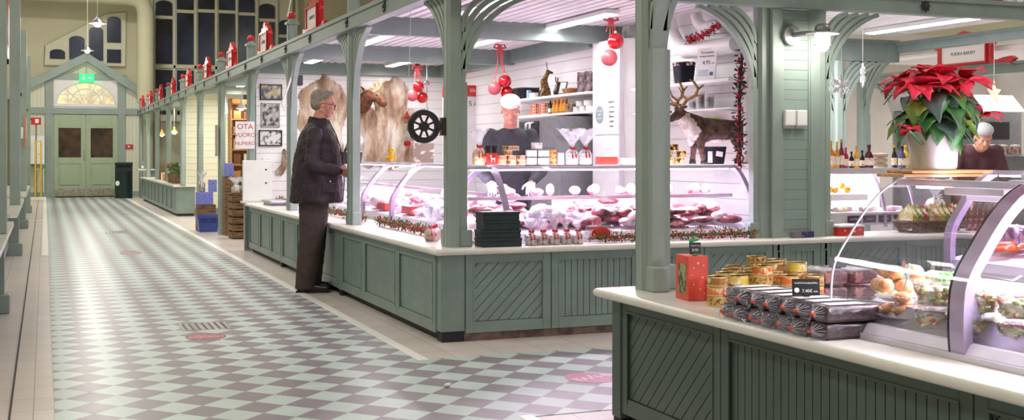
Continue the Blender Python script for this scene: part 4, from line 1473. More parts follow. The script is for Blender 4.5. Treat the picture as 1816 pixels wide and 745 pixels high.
vendor('bending person in a maroon shirt and light cap behind the poinsettia', (8.58, 9.3, 0), R(-120), R(48), shirt=P('maroon shirt', '#5b3640', .8), hair=P('dark brown hair', '#2f211d', .6), reach=(.55, .8), hat=P('light grey cap', '#c9c6cc', .7))

# ------------------------------------------------------------------ reindeer figure on the case
FURB = P('brown fur', '#6f5648', .9, col2='#3f2c26', scale=22, bump=.7, bscale=120)
FURW = P('cream fur', '#efe6e0', .9, col2='#cdbcb0', scale=22, bump=.7, bscale=120)
ANT = P('antler', '#b78a56', .6, col2='#7d5730', scale=30)
rd = T('reindeer_figure', 'standing reindeer figure with brown back, cream neck and antlers, on top of the glass case', 'figure', (5.10, 8.06, 1.168))
rd.scale = (1.05, 1.05, 1.05)
m = MB()
m.cap((-.30, 0, .26), (.0, 0, .25), .085, .075, 16)
m.cap((-.36, 0, .27), (-.28, 0, .25), .075, .09, 14)
m.cap((-.34, 0, .29), (-.45, 0, .34), .07, .05, 14)
m.cap((-.45, 0, .34), (-.49, 0, .37), .05, .042, 12)
m.cap((-.49, 0, .375), (-.565, 0, .33), .04, .025, 12)
m.cap((.03, 0, .27), (.07, 0, .23), .05, .025, 10)
for sy in (-1, 1):
    m.cap((-.33, sy * .045, .22), (-.345, sy * .05, .12), .045, .026, 10)
    m.cap((-.345, sy * .05, .12), (-.335 - .02 * sy, sy * .05, .02), .022, .02, 10)
    m.cap((.0, sy * .045, .22), (.03, sy * .05, .15), .055, .03, 10)
    m.cap((.03, sy * .05, .15), (.055, sy * .05, .1), .026, .02, 10)
    m.cap((.055, sy * .05, .1), (.035, sy * .05, .02), .02, .019, 10)
    m.cap((-.505, sy * .035, .405), (-.48, sy * .075, .42), .014, .01, 8)
fused(m, 'body', FURB, rd, .007, 2, .008, .02)
m = MB().cap((-.37, 0, .25), (-.45, 0, .33), .078, .058, 14).cap((-.385, 0, .27), (-.40, 0, .16), .055, .028, 12)
fused(m, 'cream_ruff', FURW, rd, .008, 2, .02, .02)
m = MB().cap((-.2, 0, .185), (-.08, 0, .19), .03, .03, 10)
fused(m, 'cream_belly', FURW, rd, .008, 2)
m = MB()
for sy in (-1, 1):
    for x in (-.335 - .02 * sy, .035):
        m2 = MB().lathe([(.024, 0), (.026, .01), (.019, .035)], (x, sy * .05, 0), 10)
        m2.build('hoof', P('dark hoof', '#1f1a1a', .5), rd, smooth=50)
    m3 = MB()
    main = [(-.50, sy * .03, .41), (-.47, sy * .07, .47), (-.42, sy * .1, .50), (-.40, sy * .11, .55), (-.43, sy * .1, .60), (-.46, sy * .09, .62)]
    m3.tube(main, [.014, .013, .012, .011, .009, .005], 8)
    m3.tube([(-.47, sy * .07, .47), (-.51, sy * .08, .5), (-.54, sy * .07, .56)], .010, 8, r1=.005)
    m3.tube([(-.42, sy * .1, .50), (-.37, sy * .12, .5)], .010, 8, r1=.005)
    m3.tube([(-.40, sy * .11, .55), (-.36, sy * .12, .58)], .009, 8, r1=.005)
    m3.tube([(-.50, sy * .04, .43), (-.57, sy * .03, .45), (-.6, sy * .03, .49)], .010, 8, r1=.006)
    m3.build('antler', ANT, rd, smooth=60)
MB().ball((-.58, 0, .325), (.02, .02, .016), 10).ball((-.545, -.036, .385), .008, 8).ball((-.545, .036, .385), .008, 8).build('nose_and_eyes', BLACK, rd, smooth=180)

# ------------------------------------------------------------------ pelts, moose head, pictures on the back wall
YB = 15.895
def pelt(label, outline_px, seed):
    rnd = random.Random(seed)
    pts = [atY(x, y, YB) for x, y in outline_px]
    # finer ragged outline
    c = sum(pts, Vector()) / len(pts)
    out = []
    n = len(pts)
    for i in range(n):
        a, b, d, e = pts[i - 1], pts[i], pts[(i + 1) % n], pts[(i + 2) % n]
        for f in (0, .2, .4, .6, .8):
            q = .5 * ((2 * b) + (d - a) * f + (2 * a - 5 * b + 4 * d - e) * f * f + (-a + 3 * b - 3 * d + e) * f ** 3)
            out.append(q + Vector((rnd.uniform(-.012, .012), 0, rnd.uniform(-.012, .012))))
    t = T('reindeer_pelt', label, 'pelt', (c.x, YB, c.z))
    m = MB()
    N_ = len(out)
    K = 8
    vs = []
    for i in range(K + 1):
        k = 1 - i / K * .98
        for p in out:
            d = p - c
            bul = .05 * (1 - k ** 2) + .012
            vs.append((d.x * k, -.004 - bul * (0.25 if i == 0 else 1), d.z * k))
    fs = []
    for i in range(K):
        for j in range(N_):
            fs.append((i * N_ + j, i * N_ + (j + 1) % N_, (i + 1) * N_ + (j + 1) % N_, (i + 1) * N_ + j))
    fs.append(tuple(K * N_ + j for j in range(N_)))
    o = len(vs)
    vs += [((p - c).x, 0, (p - c).z) for p in out]
    for j in range(N_):
        fs.append((j, o + j, o + (j + 1) % N_, (j + 1) % N_))
    m.add(vs, fs)
    hm, nt, b = newmat('reindeer fur %d' % seed)
    Nn, Ll = nt.nodes, nt.links
    tc = Nn.new('ShaderNodeTexCoord')
    mp = Nn.new('ShaderNodeMapping'); mp.inputs['Scale'].default_value = (3.2, 1, 1.1); mp.inputs['Location'].default_value = (seed, 0, seed * 2)
    Ll.new(tc.outputs['Object'], mp.inputs[0])
    nz = Nn.new('ShaderNodeTexNoise'); nz.inputs['Scale'].default_value = 1.5; nz.inputs['Detail'].default_value = 6; nz.inputs['Roughness'].default_value = .65
    Ll.new(mp.outputs[0], nz.inputs['Vector'])
    rp = Nn.new('ShaderNodeValToRGB')
    e = rp.color_ramp.elements
    e[0].position = .33; e[0].color = rgb('#70503c')
    e[1].position = .62; e[1].color = rgb('#eee3d8')
    x_ = e.new(.48); x_.color = rgb('#c2a58c')
    Ll.new(nz.outputs[0], rp.inputs[0])
    # darker hair along the spine
    sx_ = Nn.new('ShaderNodeSeparateXYZ'); Ll.new(tc.outputs['Object'], sx_.inputs[0])
    ab = Nn.new('ShaderNodeMath'); ab.operation = 'ABSOLUTE'; Ll.new(sx_.outputs[0], ab.inputs[0])
    ad = Nn.new('ShaderNodeMath'); ad.operation = 'MULTIPLY_ADD'; Ll.new(nz.outputs[0], ad.inputs[0]); ad.inputs[1].default_value = .25; Ll.new(ab.outputs[0], ad.inputs[2])
    sp_ = Nn.new('ShaderNodeMapRange'); sp_.inputs[1].default_value = .13; sp_.inputs[2].default_value = .20; sp_.inputs[3].default_value = .75; sp_.inputs[4].default_value = 0; Ll.new(ad.outputs[0], sp_.inputs[0])
    mxs = Nn.new('ShaderNodeMix'); mxs.data_type = 'RGBA'; Ll.new(sp_.outputs[0], mxs.inputs['Factor']); Ll.new(rp.outputs[0], mxs.inputs['A']); mxs.inputs['B'].default_value = rgb('#80604a')
    Ll.new(mxs.outputs['Result'], b.inputs['Base Color'])
    b.inputs['Roughness'].default_value = .95
    n2 = Nn.new('ShaderNodeTexNoise'); n2.inputs['Scale'].default_value = 40; n2.inputs['Detail'].default_value = 4
    m2 = Nn.new('ShaderNodeMapping'); m2.inputs['Scale'].default_value = (4, 1, 1)
    Ll.new(tc.outputs['Object'], m2.inputs[0]); Ll.new(m2.outputs[0], n2.inputs['Vector'])
    bp = Nn.new('ShaderNodeBump'); bp.inputs['Strength'].default_value = .8; bp.inputs['Distance'].default_value = .02
    Ll.new(n2.outputs[0], bp.inputs['Height']); Ll.new(bp.outputs[0], b.inputs['Normal'])
    m.build('fur', hm, t, smooth=60)
    return t
pelt('large cream and brown reindeer pelt on the wall behind the man', [(552, 148), (566, 140), (575, 130), (584, 140), (602, 150), (612, 170), (614, 200), (606, 240), (612, 285), (596, 300), (572, 290), (548, 300), (530, 285), (536, 240), (524, 220), (532, 190), (528, 170), (536, 158)], 3)
pelt('cream and brown reindeer pelt on the wall between the moose head and the black wheel', [(664, 170), (676, 150), (690, 142), (702, 136), (714, 143), (726, 165), (720, 190), (738, 196), (744, 206), (730, 225), (734, 255), (738, 285), (716, 292), (694, 300), (668, 294), (652, 298), (640, 285), (644, 250), (636, 225), (632, 195), (650, 188), (664, 195)], 7)
pelt('small scrap of cream fur hanging low between the framed photographs and the man', [(502, 262), (508, 275), (506, 300), (498, 312), (488, 308), (492, 298), (500, 288)], 15)

mz = T('moose_trophy', 'brown moose head with pale antlers, mounted on the wall right of the green post', 'trophy', tuple(atY(640, 175, YB) + Vector((0, -.12, 0))))
MB().prism([(.12 * math.cos(a * PI / 8), -.06 + .17 * math.sin(a * PI / 8)) for a in range(16)], .06, .118, 'y').build('plaque', WOOD, mz, bevel=.006)
FURM = P('moose fur', '#7d4c33', .9, col2='#4f2d20', scale=20, bump=.5)
m = MB()
m.cap((-.02, -.02, -.08), (.03, -.16, .02), .13, .09, 16)
m.cap((.03, -.16, .03), (.15, -.24, -.02), .075, .05, 14)
m.cap((.15, -.24, -.02), (.2, -.28, -.07), .055, .062, 14)
m.cap((.0, -.1, .1), (-.06, -.12, .15), .022, .012, 8)
fused(m, 'head', FURM, mz, .01, 2)
for sy in (-1, 1):
    m = MB()
    pts = [(0, 0), (.06, .05), (.1, .03), (.12, .12), (.15, .08), (.17, .16), (.2, .1), (.22, .17), (.24, .08), (.2, .02), (.1, -.03), (.02, -.03)]
    m.prism(pts, -.012, .012, 'y', Matrix.Translation((.01, -.14, .09)) @ Matrix.Rotation((-.5 if sy < 0 else 2.2), 4, 'Z') @ Matrix.Scale(.9, 4))
    m.build('antler', P('pale antler', '#d9b994', .7), mz, bevel=.008)
MB().ball((.12, -.265, .035), .012, 8).build('eye', BLACK, mz, smooth=180)

def photo_frame(label, px, mat_img, land=True, fr=BLACK):
    x0, y0, x1, y1 = px
    a, b = atY(x0, y1, YB), atY(x1, y0, YB)
    t = T('picture_frame', label, 'picture', ((a.x + b.x) / 2, YB, (a.z + b.z) / 2))
    w_, h_ = (b.x - a.x) / 2, (b.z - a.z) / 2
    f = MB().box(-w_, w_, -.02, 0, h_ - .015, h_).box(-w_, w_, -.02, 0, -h_, -h_ + .015).box(-w_, -w_ + .015, -.02, 0, -h_, h_).box(w_ - .015, w_, -.02, 0, -h_, h_)
    f.build('frame', fr, t)
    MB().box(-w_ + .015, w_ - .015, -.012, -.008, -h_ + .015, h_ - .015).build('photograph', mat_img, t)
photo_frame('framed colour photograph of people, topmost on the white wall', (461, 150, 500, 177), P('colour photo', '#c9b98c', .3, col2='#3b4b63', scale=14, thr=(.4, .6)))
photo_frame('framed upright black and white photograph, middle one on the white wall', (463, 183, 496, 225), P('grey photo', '#b9b6b2', .3, col2='#3b3a3c', scale=16, thr=(.4, .58)), fr=P('pale grey frame', '#a5a3a3', .4))
photo_frame('framed black and white group photograph, lowest on the white wall', (459, 231, 500, 259), P('light grey photo', '#d9d7d5', .3, col2='#35343a', scale=18, thr=(.36, .5)))
a = atY(475, 286, YB)
t = T('wall_switch', 'pair of white wall boxes below the framed photographs', 'switch', tuple(a))
MB().box(-.075, -.003, -.03, 0, -.045, .045).build('cover', WHITE, t, bevel=.006)
MB().box(.003, .075, -.03, 0, -.045, .045).build('cover', WHITE, t, bevel=.006)
a = atY(531, 142, YB)
t = T('wall_speaker', 'small black box high on the wall above the large pelt', 'speaker', tuple(a))
MB().box(-.035, .035, -.06, 0, -.07, .06).build('case', BLACK, t, bevel=.006)
MB().box(-.028, .028, -.064, -.06, -.06, .05).build('grille', DGREY, t)
# fridge with lettering and red header near the side wall
fx = atY(822, 272, 14.6).x
fr = T('tall_fridge', 'white upright fridge with black letters under a red header, behind the corner post', 'fridge', (fx + .25, 14.85, 0))
MB().box(-.38, .0, -.25, .25, .0, 2.0).build('body', WHITE, fr, bevel=.01)
MB().box(-.38, .0, -.28, .25, 2.0, 2.14).build('header', REDB, fr, bevel=.006)
text('ITSE  SISÄ', 'lettering', WHITE, fr, .06, face((-.19, -.282, 2.07), '-y'))
text('S I S Ä', 'lettering', INK, fr, .09, face((-.17, -.252, 1.9), '-y'))
MB().box(-.36, -.2, -.262, -.25, .1, 1.8).build('door_panel', WHITE, fr, bevel=.004)
fr.rotation_euler = (0, 0, 0)
hk = T('hanging_scale', 'small silver spring scale with hook on a cord behind the red baubles', 'scale', tuple(atY(757, 150, 15.0)))
MB().tube([(0, 0, .38), (0, 0, .06)], .006, 6).build('cord', WHITE, hk)
MB().lathe([(.03, -.012), (.035, -.008), (.035, .008), (.03, .012)], (0, 0, .02), 14, ax='y').build('dial', STEEL, hk, smooth=50)
MB().tube([(0, 0, -.015), (0, 0, -.3), (.02, 0, -.33), (.03, 0, -.3)], .006, 6).build('hook', STEEL, hk)

# ------------------------------------------------------------------ baubles
BAUB = P('shiny red bauble', '#d3202c', .12, metal=.45, vary=.1, scale=20, coat=.5)
BAUBM = P('frosted red bauble', '#e0606a', .35, metal=.2, vary=.08, scale=20)
RIB = P('red ribbon', '#d8414f', .5)
def baubles(label, top, balls, r=.075):
    t = T('bauble_cluster', label, 'ornament', tuple(top))
    rb = MB()
    z0 = -.02
    for i, (x, z, k) in enumerate(balls):
        o = MB().ball((x, .02 * (i - 1), z), r * k, 24).build('bauble', (BAUBM if i == 1 else BAUB), t, smooth=180)
        MB().lathe([(.012, 0), (.012, .02), (.004, .022)], (x, .02 * (i - 1), z + r * k - .004), 10).build('gold_cap', GOLD, o, smooth=50)
        rb.tube([((i - 1) * .006, 0, 0), (x * .7, 0, z * .7), (x, .02 * (i - 1), z + r * k + .016)], .005, 6)
    rb.build('ribbon', RIB, t, smooth=50)
    b = MB()
    for s_ in (-1, 1):
        b.tube([(0, 0, -.02), (s_ * .05, -.01, .0), (s_ * .07, -.01, -.04), (s_ * .03, 0, -.05), (0, 0, -.02)], .012, 6)
        b.tube([(0, 0, -.02), (s_ * .03, -.01, -.09), (s_ * .05, -.01, -.15)], .009, 6, r1=.004)
    b.build('bow', RIB, t, smooth=50)
    MB().box(-.03, .03, -.01, .01, -.005, .02).build('hanger', BLACK, t)
baubles('three red baubles on ribbons left of the corner post, above the black wheel', atY(740, 116, 14.9), [(.01, -.28, 1), (-.065, -.4, 1), (.075, -.42, 1)])
baubles('three red baubles on long ribbons, middle cluster right of the corner post', atY(886, 78, 12.4), [(.055, -.42, 1), (-.06, -.50, 1), (.1, -.545, 1)])
baubles('two large red baubles on a ribbon beside the foreground post', atY(1083, 27, 9.6), [(.04, -.235, 1), (-.015, -.385, 1.02)])
# ------------------------------------------------------------------ iron wheel and santa toy at the corner post
wh = T('iron_wheel', 'black cast iron wheel on a bracket, fixed to the aisle side of the corner post', 'wheel', (2.355, 7.56, 1.43))
m = MB().sheet([[(r_ * math.cos(a * PI / 18), y_, r_ * math.sin(a * PI / 18)) for r_, y_ in ((.074, -.014), (.108, -.014), (.114, 0), (.108, .014), (.074, .014))] for a in range(37)], closed=True)
m.build('rim', IRON, wh, smooth=40)
m = MB().lathe([(.028, -.025), (.034, -.015), (.034, .015), (.028, .025)], n=14, ax='y')
m.build('hub', IRON, wh, smooth=50)
for k in range(8):
    a = PI * k / 4 + .39
    MB().tube([(.02 * math.cos(a), 0, .02 * math.sin(a)), (.08 * math.cos(a), 0, .08 * math.sin(a))], .008, 6).build('spoke', IRON, wh, smooth=50)
m = MB().prism([(-.1, .03), (-.11, -.02), (-.085, -.075), (-.045, -.1), (-.055, -.07), (-.085, -.03)], -.016, .016, 'y')
m.build('crank_guard', IRON, wh, bevel=.004)
MB().box(.08, .135, -.02, .02, -.02, .02).box(.118, .15, -.03, .03, -.06, .06).build('bracket', IRON, wh, bevel=.004)
sa = T('santa_doll', 'small white and red santa toy hanging left of the black wheel', 'toy', tuple(atY(722, 238, 8.3)))
m = MB().cap((0, 0, -.03), (0, 0, .06), .035, .025, 12).cap((-.01, -.01, .0), (-.04, -.02, -.05), .014, .012, 8).cap((.01, -.01, .0), (.04, -.02, -.04), .014, .012, 8)
fused(m, 'body', FURW, sa, .005, 1)
MB().ball((0, 0, .1), (.026, .026, .028), 12).build('face', SKIN, sa, smooth=180)
MB().lathe([(.03, .115), (.028, .125), (.015, .15), (.002, .17)], n=12).build('hat', REDB, sa, smooth=50)
MB().ball((.0, -.01, -.07), (.032, .025, .022), 10).build('boots', REDB, sa, smooth=180)
MB().tube([(0, 0, .16), (.02, 0, .6), (.03, 0, 1.03)], .002, 5).build('string', WHITE, sa)

# plants and signs on the aisle case
for k, px in enumerate((607, 632)):
    pp = T('herb_pot', ['black pot with a dark small plant, left of the green post', 'black pot with a dark small plant, right of the green post'][k], 'plant', tuple(atY(px, 291, 11.3)))
    MB().lathe([(.045, 0), (.06, .11), (.062, .115), (.05, .115)], n=16).build('pot', BLACK, pp, smooth=50)
    g = MB()
    rnd = random.Random(k)
    for i in range(26):
        a, l = rnd.uniform(0, 6.28), rnd.uniform(.05, .12)
        p0 = Vector((.03 * math.cos(a), .03 * math.sin(a), .11)); p1 = p0 + Vector((l * .5 * math.cos(a), l * .5 * math.sin(a), l))
        g.tube([p0, p1], .003, 5, r1=.001)
    g.build('leaves', P('dark leaves', '#2e3a30', .6), pp)
zc = 1.168
p = atY(750, 297, 9.55)
sg = T('chalk_sign', 'small dark patterned sign leaning on the aisle case below the black wheel', 'sign', (p.x, p.y, zc), -.5)
MB().box(-.09, .09, -.006, .006, 0, .17).build('board', P('printed sign', '#a8938c', .5, col2='#efe9e4', scale=16, thr=(.4, .44)), sg, rot=(-.2, 0, 0))
p = atY(693, 295, 10.4)
y_ = T('plush_toy', 'small yellow plush toy on the aisle case behind the curved frame', 'toy', (p.x, p.y, zc))
m = MB().cap((0, 0, .035), (0, 0, .06), .032, .028, 12).ball((0, 0, .11), .03, 12).cap((-.02, 0, .06), (-.045, -.02, .045), .012, .01, 8).cap((.02, 0, .06), (.045, -.02, .045), .012, .01, 8)
fused(m, 'body', P('yellow plush', '#e9bc2d', .9), y_, .006, 1)
MB().ball((-.012, -.029, .115), .004, 6).ball((.012, -.029, .115), .005, 6).build('eyes', BLACK, y_)
p = atY(703, 292, 10.2)
sc_ = T('card_holder', 'narrow white plastic sheet standing tilted on the aisle case', 'card', (p.x, p.y, zc), -.3)
MB().box(-.025, .025, -.003, .003, 0, .34).build('sheet', PLASTIC, sc_, rot=(0, .28, 0))

# ------------------------------------------------------------------ side wall shelves
def shelf(label, x0, x1, y0, y1, z, th=.025, mat=WHITE):
    t = T('wall_shelf', label, 'shelf', ((x0 + x1) / 2, (y0 + y1) / 2, z))
    MB().box(-(x1 - x0) / 2, (x1 - x0) / 2, -(y1 - y0) / 2, (y1 - y0) / 2, -th, 0).build('board', mat, t, bevel=.003)
    for s_ in (-.8, .8):
        y = s_ * (y1 - y0) / 2
        MB().prism([((x1 - x0) / 2, -th), ((x1 - x0) / 2, -.05), (-(x1 - x0) * .3, -th)], y - .008, y + .008, 'y').build('bracket', WHITE, t)
shelf('upper white shelf on the side wall with the golden deer ornament', 4.95, 5.245, 10.5, 12.9, 1.86)
shelf('lower white shelf on the side wall with orange bottles', 4.97, 5.245, 10.5, 12.9, 1.67)
shelf('upper white shelf with the price sign and knitted basket', 4.95, 5.245, 7.95, 9.6, 1.84)
shelf('lower glass shelf with plastic tubs above the reindeer figure', 4.97, 5.245, 7.95, 9.6, 1.61, .012)
def on(px, X, z): return Vector((X, onY(px, X), z))
def onY(px, X):
    a = (px - 908) / 2098.5
    return X * (_c - a * _s) / (_s + a * _c)
zu, zl = 1.861, 1.671
basket('woven_basket', 'wide black woven basket at the left end of the upper side shelf', (5.08, onY(932, 5.08), zu), (.24, .34, .12), BLKW)
tin('white tin on the upper side shelf beside the black basket', (5.02, onY(946, 5.02), zu), .05, .06, whit, STEEL, None)
simple_box('paper_pack', 'small blue box on the upper side shelf', 'box', (5.0, onY(938, 5.0), zu), (.04, .05, .09), P('light blue card', '#8fb6dd', .5))
# golden deer ornament
gd = T('deer_ornament', 'tall golden deer ornament standing on the upper side shelf', 'ornament', (5.08, onY(968, 5.08), zu))
GLD = P('dark gold ornament', '#8a6a35', .35, metal=.6, col2='#3a2c1c', scale=50)
m = MB().cap((0, 0, .06), (0, .02, .17), .05, .04, 14).cap((0, .02, .17), (0, -.02, .27), .032, .022, 12).cap((0, -.02, .28), (0, -.07, .265), .022, .013, 10)
for sy in (-1, 1):
    m.cap((sy * .02, -.03, .09), (sy * .025, -.045, .01), .018, .014, 8).cap((sy * .03, .03, .06), (sy * .04, .05, .012), .024, .016, 8)
    m.tube([(sy * .01, -.02, .29), (sy * .03, -.01, .34), (sy * .02, 0, .39)], .007, 6, r1=.004)
    m.tube([(sy * .03, -.01, .34), (sy * .05, -.02, .38)], .005, 6, r1=.004)
fused(m, 'body', GLD, gd, .006, 1)
gd.rotation_euler = (0, 0, 1.2)
mo = T('moose_figure', 'small dark moose bust on the upper side shelf, right of the golden deer', 'figure', (5.08, onY(989, 5.08), zu), 1.0)
m = MB().cap((0, 0, .04), (0, -.01, .11), .05, .035, 12).cap((0, -.02, .12), (0, -.08, .08), .03, .022, 12)
for sy in (-1, 1):
    m.tube([(sy * .02, 0, .14), (sy * .06, .01, .15), (sy * .09, .01, .2)], .010, 6, r1=.006)
    m.tube([(sy * .05, .01, .15), (sy * .055, .01, .2)], .007, 6, r1=.005)
fused(m, 'body', P('dark bronze', '#4a3028', .4, metal=.3), mo, .006, 1)
fr_ = T('photo_stand', 'dark framed picture leaning on the upper side shelf', 'picture', (5.0, onY(996, 5.0), zu), -1.2)
MB().box(-.05, .05, -.006, .006, 0, .14).build('frame', BLACK, fr_, rot=(-.3, 0, 0))
MB().box(-.04, .04, -.009, -.006, .012, .128).build('image', P('blue grey print', '#9fb0c4', .3), fr_, rot=(-.3, 0, 0))
basket('straw_basket', 'flat straw basket on the upper side shelf', (5.05, onY(1014, 5.05), zu), (.16, .2, .05), P('straw', '#c48a50', .7, vary=.2, scale=60))
for k, px in enumerate((1034, 1047)):
    t = T('foil_bag', ['dark foil bag standing at the right end of the upper side shelf, left one', 'dark foil bag standing at the right end of the upper side shelf, right one'][k], 'bag', (5.08, onY(px, 5.08), zu))
    MB().prism([(-.05, 0), (.05, 0), (.055, .12), (.045, .2), (-.045, .2), (-.055, .12)], -.025, .025, 'y').build('bag', P('brown foil', '#6b4f55', .25, metal=.3, col2='#b9a9ad', scale=20), t, bevel=.012, rot=(0, 0, -1.4))
redp = P('red packet', '#b52a30', .4, col2='#e0c7a0', scale=30, thr=(.42, .5))
for k in range(4):
    for j in range(2):
        simple_box('food_packet', 'flat red packet in the stack on the lower side shelf', 'box', (5.05, onY(952 + 16 * j, 5.05), zl + k * .031), (.1, .16, .029), redp, group='red packets on the lower side shelf')
bottle('dark sauce bottle between red packets and orange bottles', (5.05, onY(976, 5.05), zl), .14, .025, P('dark sauce', '#2c1c22', .2), BLACK, whit, None)
for k, px in enumerate((984, 990, 997, 1003)):
    bottle('orange juice bottle on the lower side shelf, %s of four' % ('leftmost', 'second from left', 'third from left', 'rightmost')[k], (5.02, onY(px, 5.02), zl), .15, .03, P('orange juice %d' % k, '#e68a1c', .25, vary=.05), GOLD, P('orange label %d' % k, '#eeb040', .4), 'orange bottles', neck=.6)
for k, px in enumerate((1010, 1016)):
    tin('small brown jar on the lower side shelf, %s of the two' % ('left', 'right')[k], (5.04, onY(px, 5.04), zl), .035, .09, brown, GOLD, 'brown jars')
for k, (px, z) in enumerate(((1025, 0), (1036, 0), (1048, 0), (1030, .055), (1044, .055))):
    tin('white tub at the right end of the lower side shelf, %s' % ('bottom left', 'bottom middle', 'bottom right', 'top left', 'top right')[k], (5.04, onY(px, 5.04), zl + z), .05, .052, WHITE, whit, 'white tubs')
cm = T('slicing_machine', 'grey and black kitchen machine standing under the side shelves', 'machine', (4.98, 11.2, 0))
MB().box(-.3, .25, -.65, .65, 0, 1.3).build('stand', GREYM, cm)
MB().box(-.3, .25, -.5, .45, 1.3, 1.62).build('housing', GREYM, cm, bevel=.01)
MB().box(-.31, -.3, -.1, .42, 1.36, 1.58).build('front_panel', DGREY, cm)
MB().tube([(-.32, .1, 1.56), (-.36, .1, 1.55), (-.36, .1, 1.45)], .02, 8).tube([(-.32, .0, 1.56), (-.36, .0, 1.55), (-.36, .0, 1.45)], .02, 8).build('spouts', STEEL, cm, smooth=50)
MB().prism([(-.5, 1.3), (-.5, 1.42), (-.65, 1.36), (-.65, 1.3)], -.3, .25, 'x').build('side_flap', GREYM, cm)

# tall white cabinet with poster
wc = T('tall_cabinet', 'tall white cabinet side with round grey sticker, left of the foreground post', 'cabinet', (5.08, 10.1, 0))
MB().box(-.13, .16, -.28, .3, 0, 2.32).build('body', WHITE, wc, bevel=.004)
MB().box(-.14, -.1, -.30, -.28, .0, 2.33).build('edge_strip', ALUW, wc)
ps = T('poster', 'white price list with round grey sticker beside it, on the tall white cabinet', 'poster', (4.946, 10.1, 1.60))
MB().box(-.003, 0, -.26, .28, -.17, .17).build('sheet', PINKW, ps)
MB().lathe([(.001, 0), (.085, .0), (.085, .003), (.001, .003)], n=24, M=Matrix.Translation((-.003, .13, .02)) @ Matrix.Rotation(-PI / 2, 4, 'Y')).build('round_sticker', P('blue grey sticker', '#8fa3a5', .5), ps)
for k, s in enumerate(('Pesemme', 'kaikki', 'tuotteet')):
    text(s, 'lettering', WHITE, ps, .028, face((-.0075, .13, .055 - k * .035), '-x'))
for k, s in enumerate(('HINNASTO', 'porovasa', 'poronkieli', 'kylmasavu', 'kuivaliha', 'makkara')):
    text(s, 'lettering', INK, ps, .026, face((-.004, -.13, .13 - k * .045), '-x'))
MB().box(-.0045, -.003, -.1, -.085, .04, .055).box(-.0045, -.003, -.1, -.085, -.0, .015).build('red_marks', REDB, ps)

# things on the right hand shelves
kb = basket('knitted_basket', 'dark knitted basket with patterned rim beside the price sign', (5.06, onY(1213, 5.06), 1.841), (.15, .17, .17), P('dark blue knit', '#232133', .9, vary=.3, scale=60))
m = MB()
for i in range(14):
    a = 2 * PI * i / 14
    m.box(.075 * math.cos(a) - .012, .075 * math.cos(a) + .012, .085 * math.sin(a) - .012, .085 * math.sin(a) + .012, .15, .185)
m.build('patterned_rim', P('patterned rim', '#e8c1a0', .7, col2='#3a4c7d', scale=40, thr=(.45, .52)), kb)
gs = T('card_holder', 'clear leaflet holder left of the knitted basket', 'holder', (5.03, onY(1186, 5.03), 1.841), -1.3)
MB().box(-.07, .07, -.02, .02, 0, .21).build('holder', PLASTIC, gs, bevel=.004)
MB().box(-.06, .06, -.004, .004, .005, .12).build('leaflet', whit, gs)
pc = T('price_sign', 'white price sign with blue lines leaning on the upper shelf next to the tinsel', 'sign', (5.0, onY(1250, 5.0), 1.842), -1.15)
MB().box(-.095, .095, -.004, .004, 0, .27).build('card', WHITE, pc, rot=(-.18, 0, 0))
Mx = Matrix.Rotation(-.18, 4, 'X')
for s, sz, z in (('Kermainen', .028, .235), ('savuporokeitto', .024, .205), ('4,95', .045, .15)):
    text(s, 'lettering', INK, pc, sz, Mx @ face((0, -.0045, z), '-y'))
text('eur', 'lettering', INK, pc, .02, Mx @ face((.065, -.0045, .145), '-y'))
for k in range(4):
    MB().box(-.07, .03, -.0052, -.004, .04 + k * .014, .045 + k * .014).build('blue_line', P('blue print %d' % k, '#7d93b5', .6), pc, rot=(-.18, 0, 0))
MB().box(.04, .075, -.0052, -.004, .04, .07).build('emblem', P('grey emblem', '#5a6a8a', .6), pc, rot=(-.18, 0, 0))
for k, (px, n_) in enumerate(((1228, 5), (1243, 9), (1258, 7))):
    for j in range(n_):
        t = T('plastic_cup', 'clear plastic tub nested in a stack on the glass shelf above the reindeer', 'tub', (5.08, onY(px, 5.08), 1.611 + j * .013), 0, 'nested clear tubs')
        MB().lathe([(.03, 0), (.042, .045), (.045, .046), (.041, .044), (.03, .003)], n=16).build('tub', PLASTIC, t, smooth=50)
for k, (px, c_) in enumerate(((1243, '#d9e23a'), (1266, '#a9d24a'))):
    t = T('price_card', ['yellow card below the glass shelf, behind the reindeer', 'green card below the glass shelf, behind the reindeer'][k], 'card', (5.2, onY(px, 5.2), 1.43))
    MB().box(-.003, .003, -.09, .09, 0, .12).build('card', P('neon card %d' % k, c_, .5), t)
# pipes and tinsel at the right end
pi_ = T('white_pipe', 'thick white bent pipe under the canopy above the price sign', 'pipe', (5.12, 8.1, 0))
MB().tube([(0, 1.1, 2.42), (0, 1.05, 2.30), (0, .95, 2.2), (0, .8, 2.13), (0, .3, 2.12), (0, -.0, 2.12)], .07, 14).build('pipe', WHITE, pi_, smooth=60)
MB().tube([(0, .62, 2.42), (0, .6, 2.36), (0, .5, 2.3), (0, .2, 2.28)], .05, 12).build('branch', WHITE, pi_, smooth=60)
bd = T('white_board', 'upright white board between the tinsel and the green post', 'board', (5.02, 7.73, 0))
MB().box(-.03, .03, -.08, .07, 1.18, 2.33).build('board', WHITE, bd, bevel=.004)
TINR = P('red tinsel', '#d3323c', .3, metal=.3)
garland('vertical strip of dark green and red tinsel at the right end of the meat case', [(4.93, onY(1318, 4.93), 2.12), (4.94, onY(1311, 4.94), 1.7), (4.93, onY(1312, 4.93), 1.15)], r=.035, dens=520, seed=11, berry=TINR, green=P('dark tinsel', '#1d2a22', .4, metal=.3), bs=.009, leaf=.04)
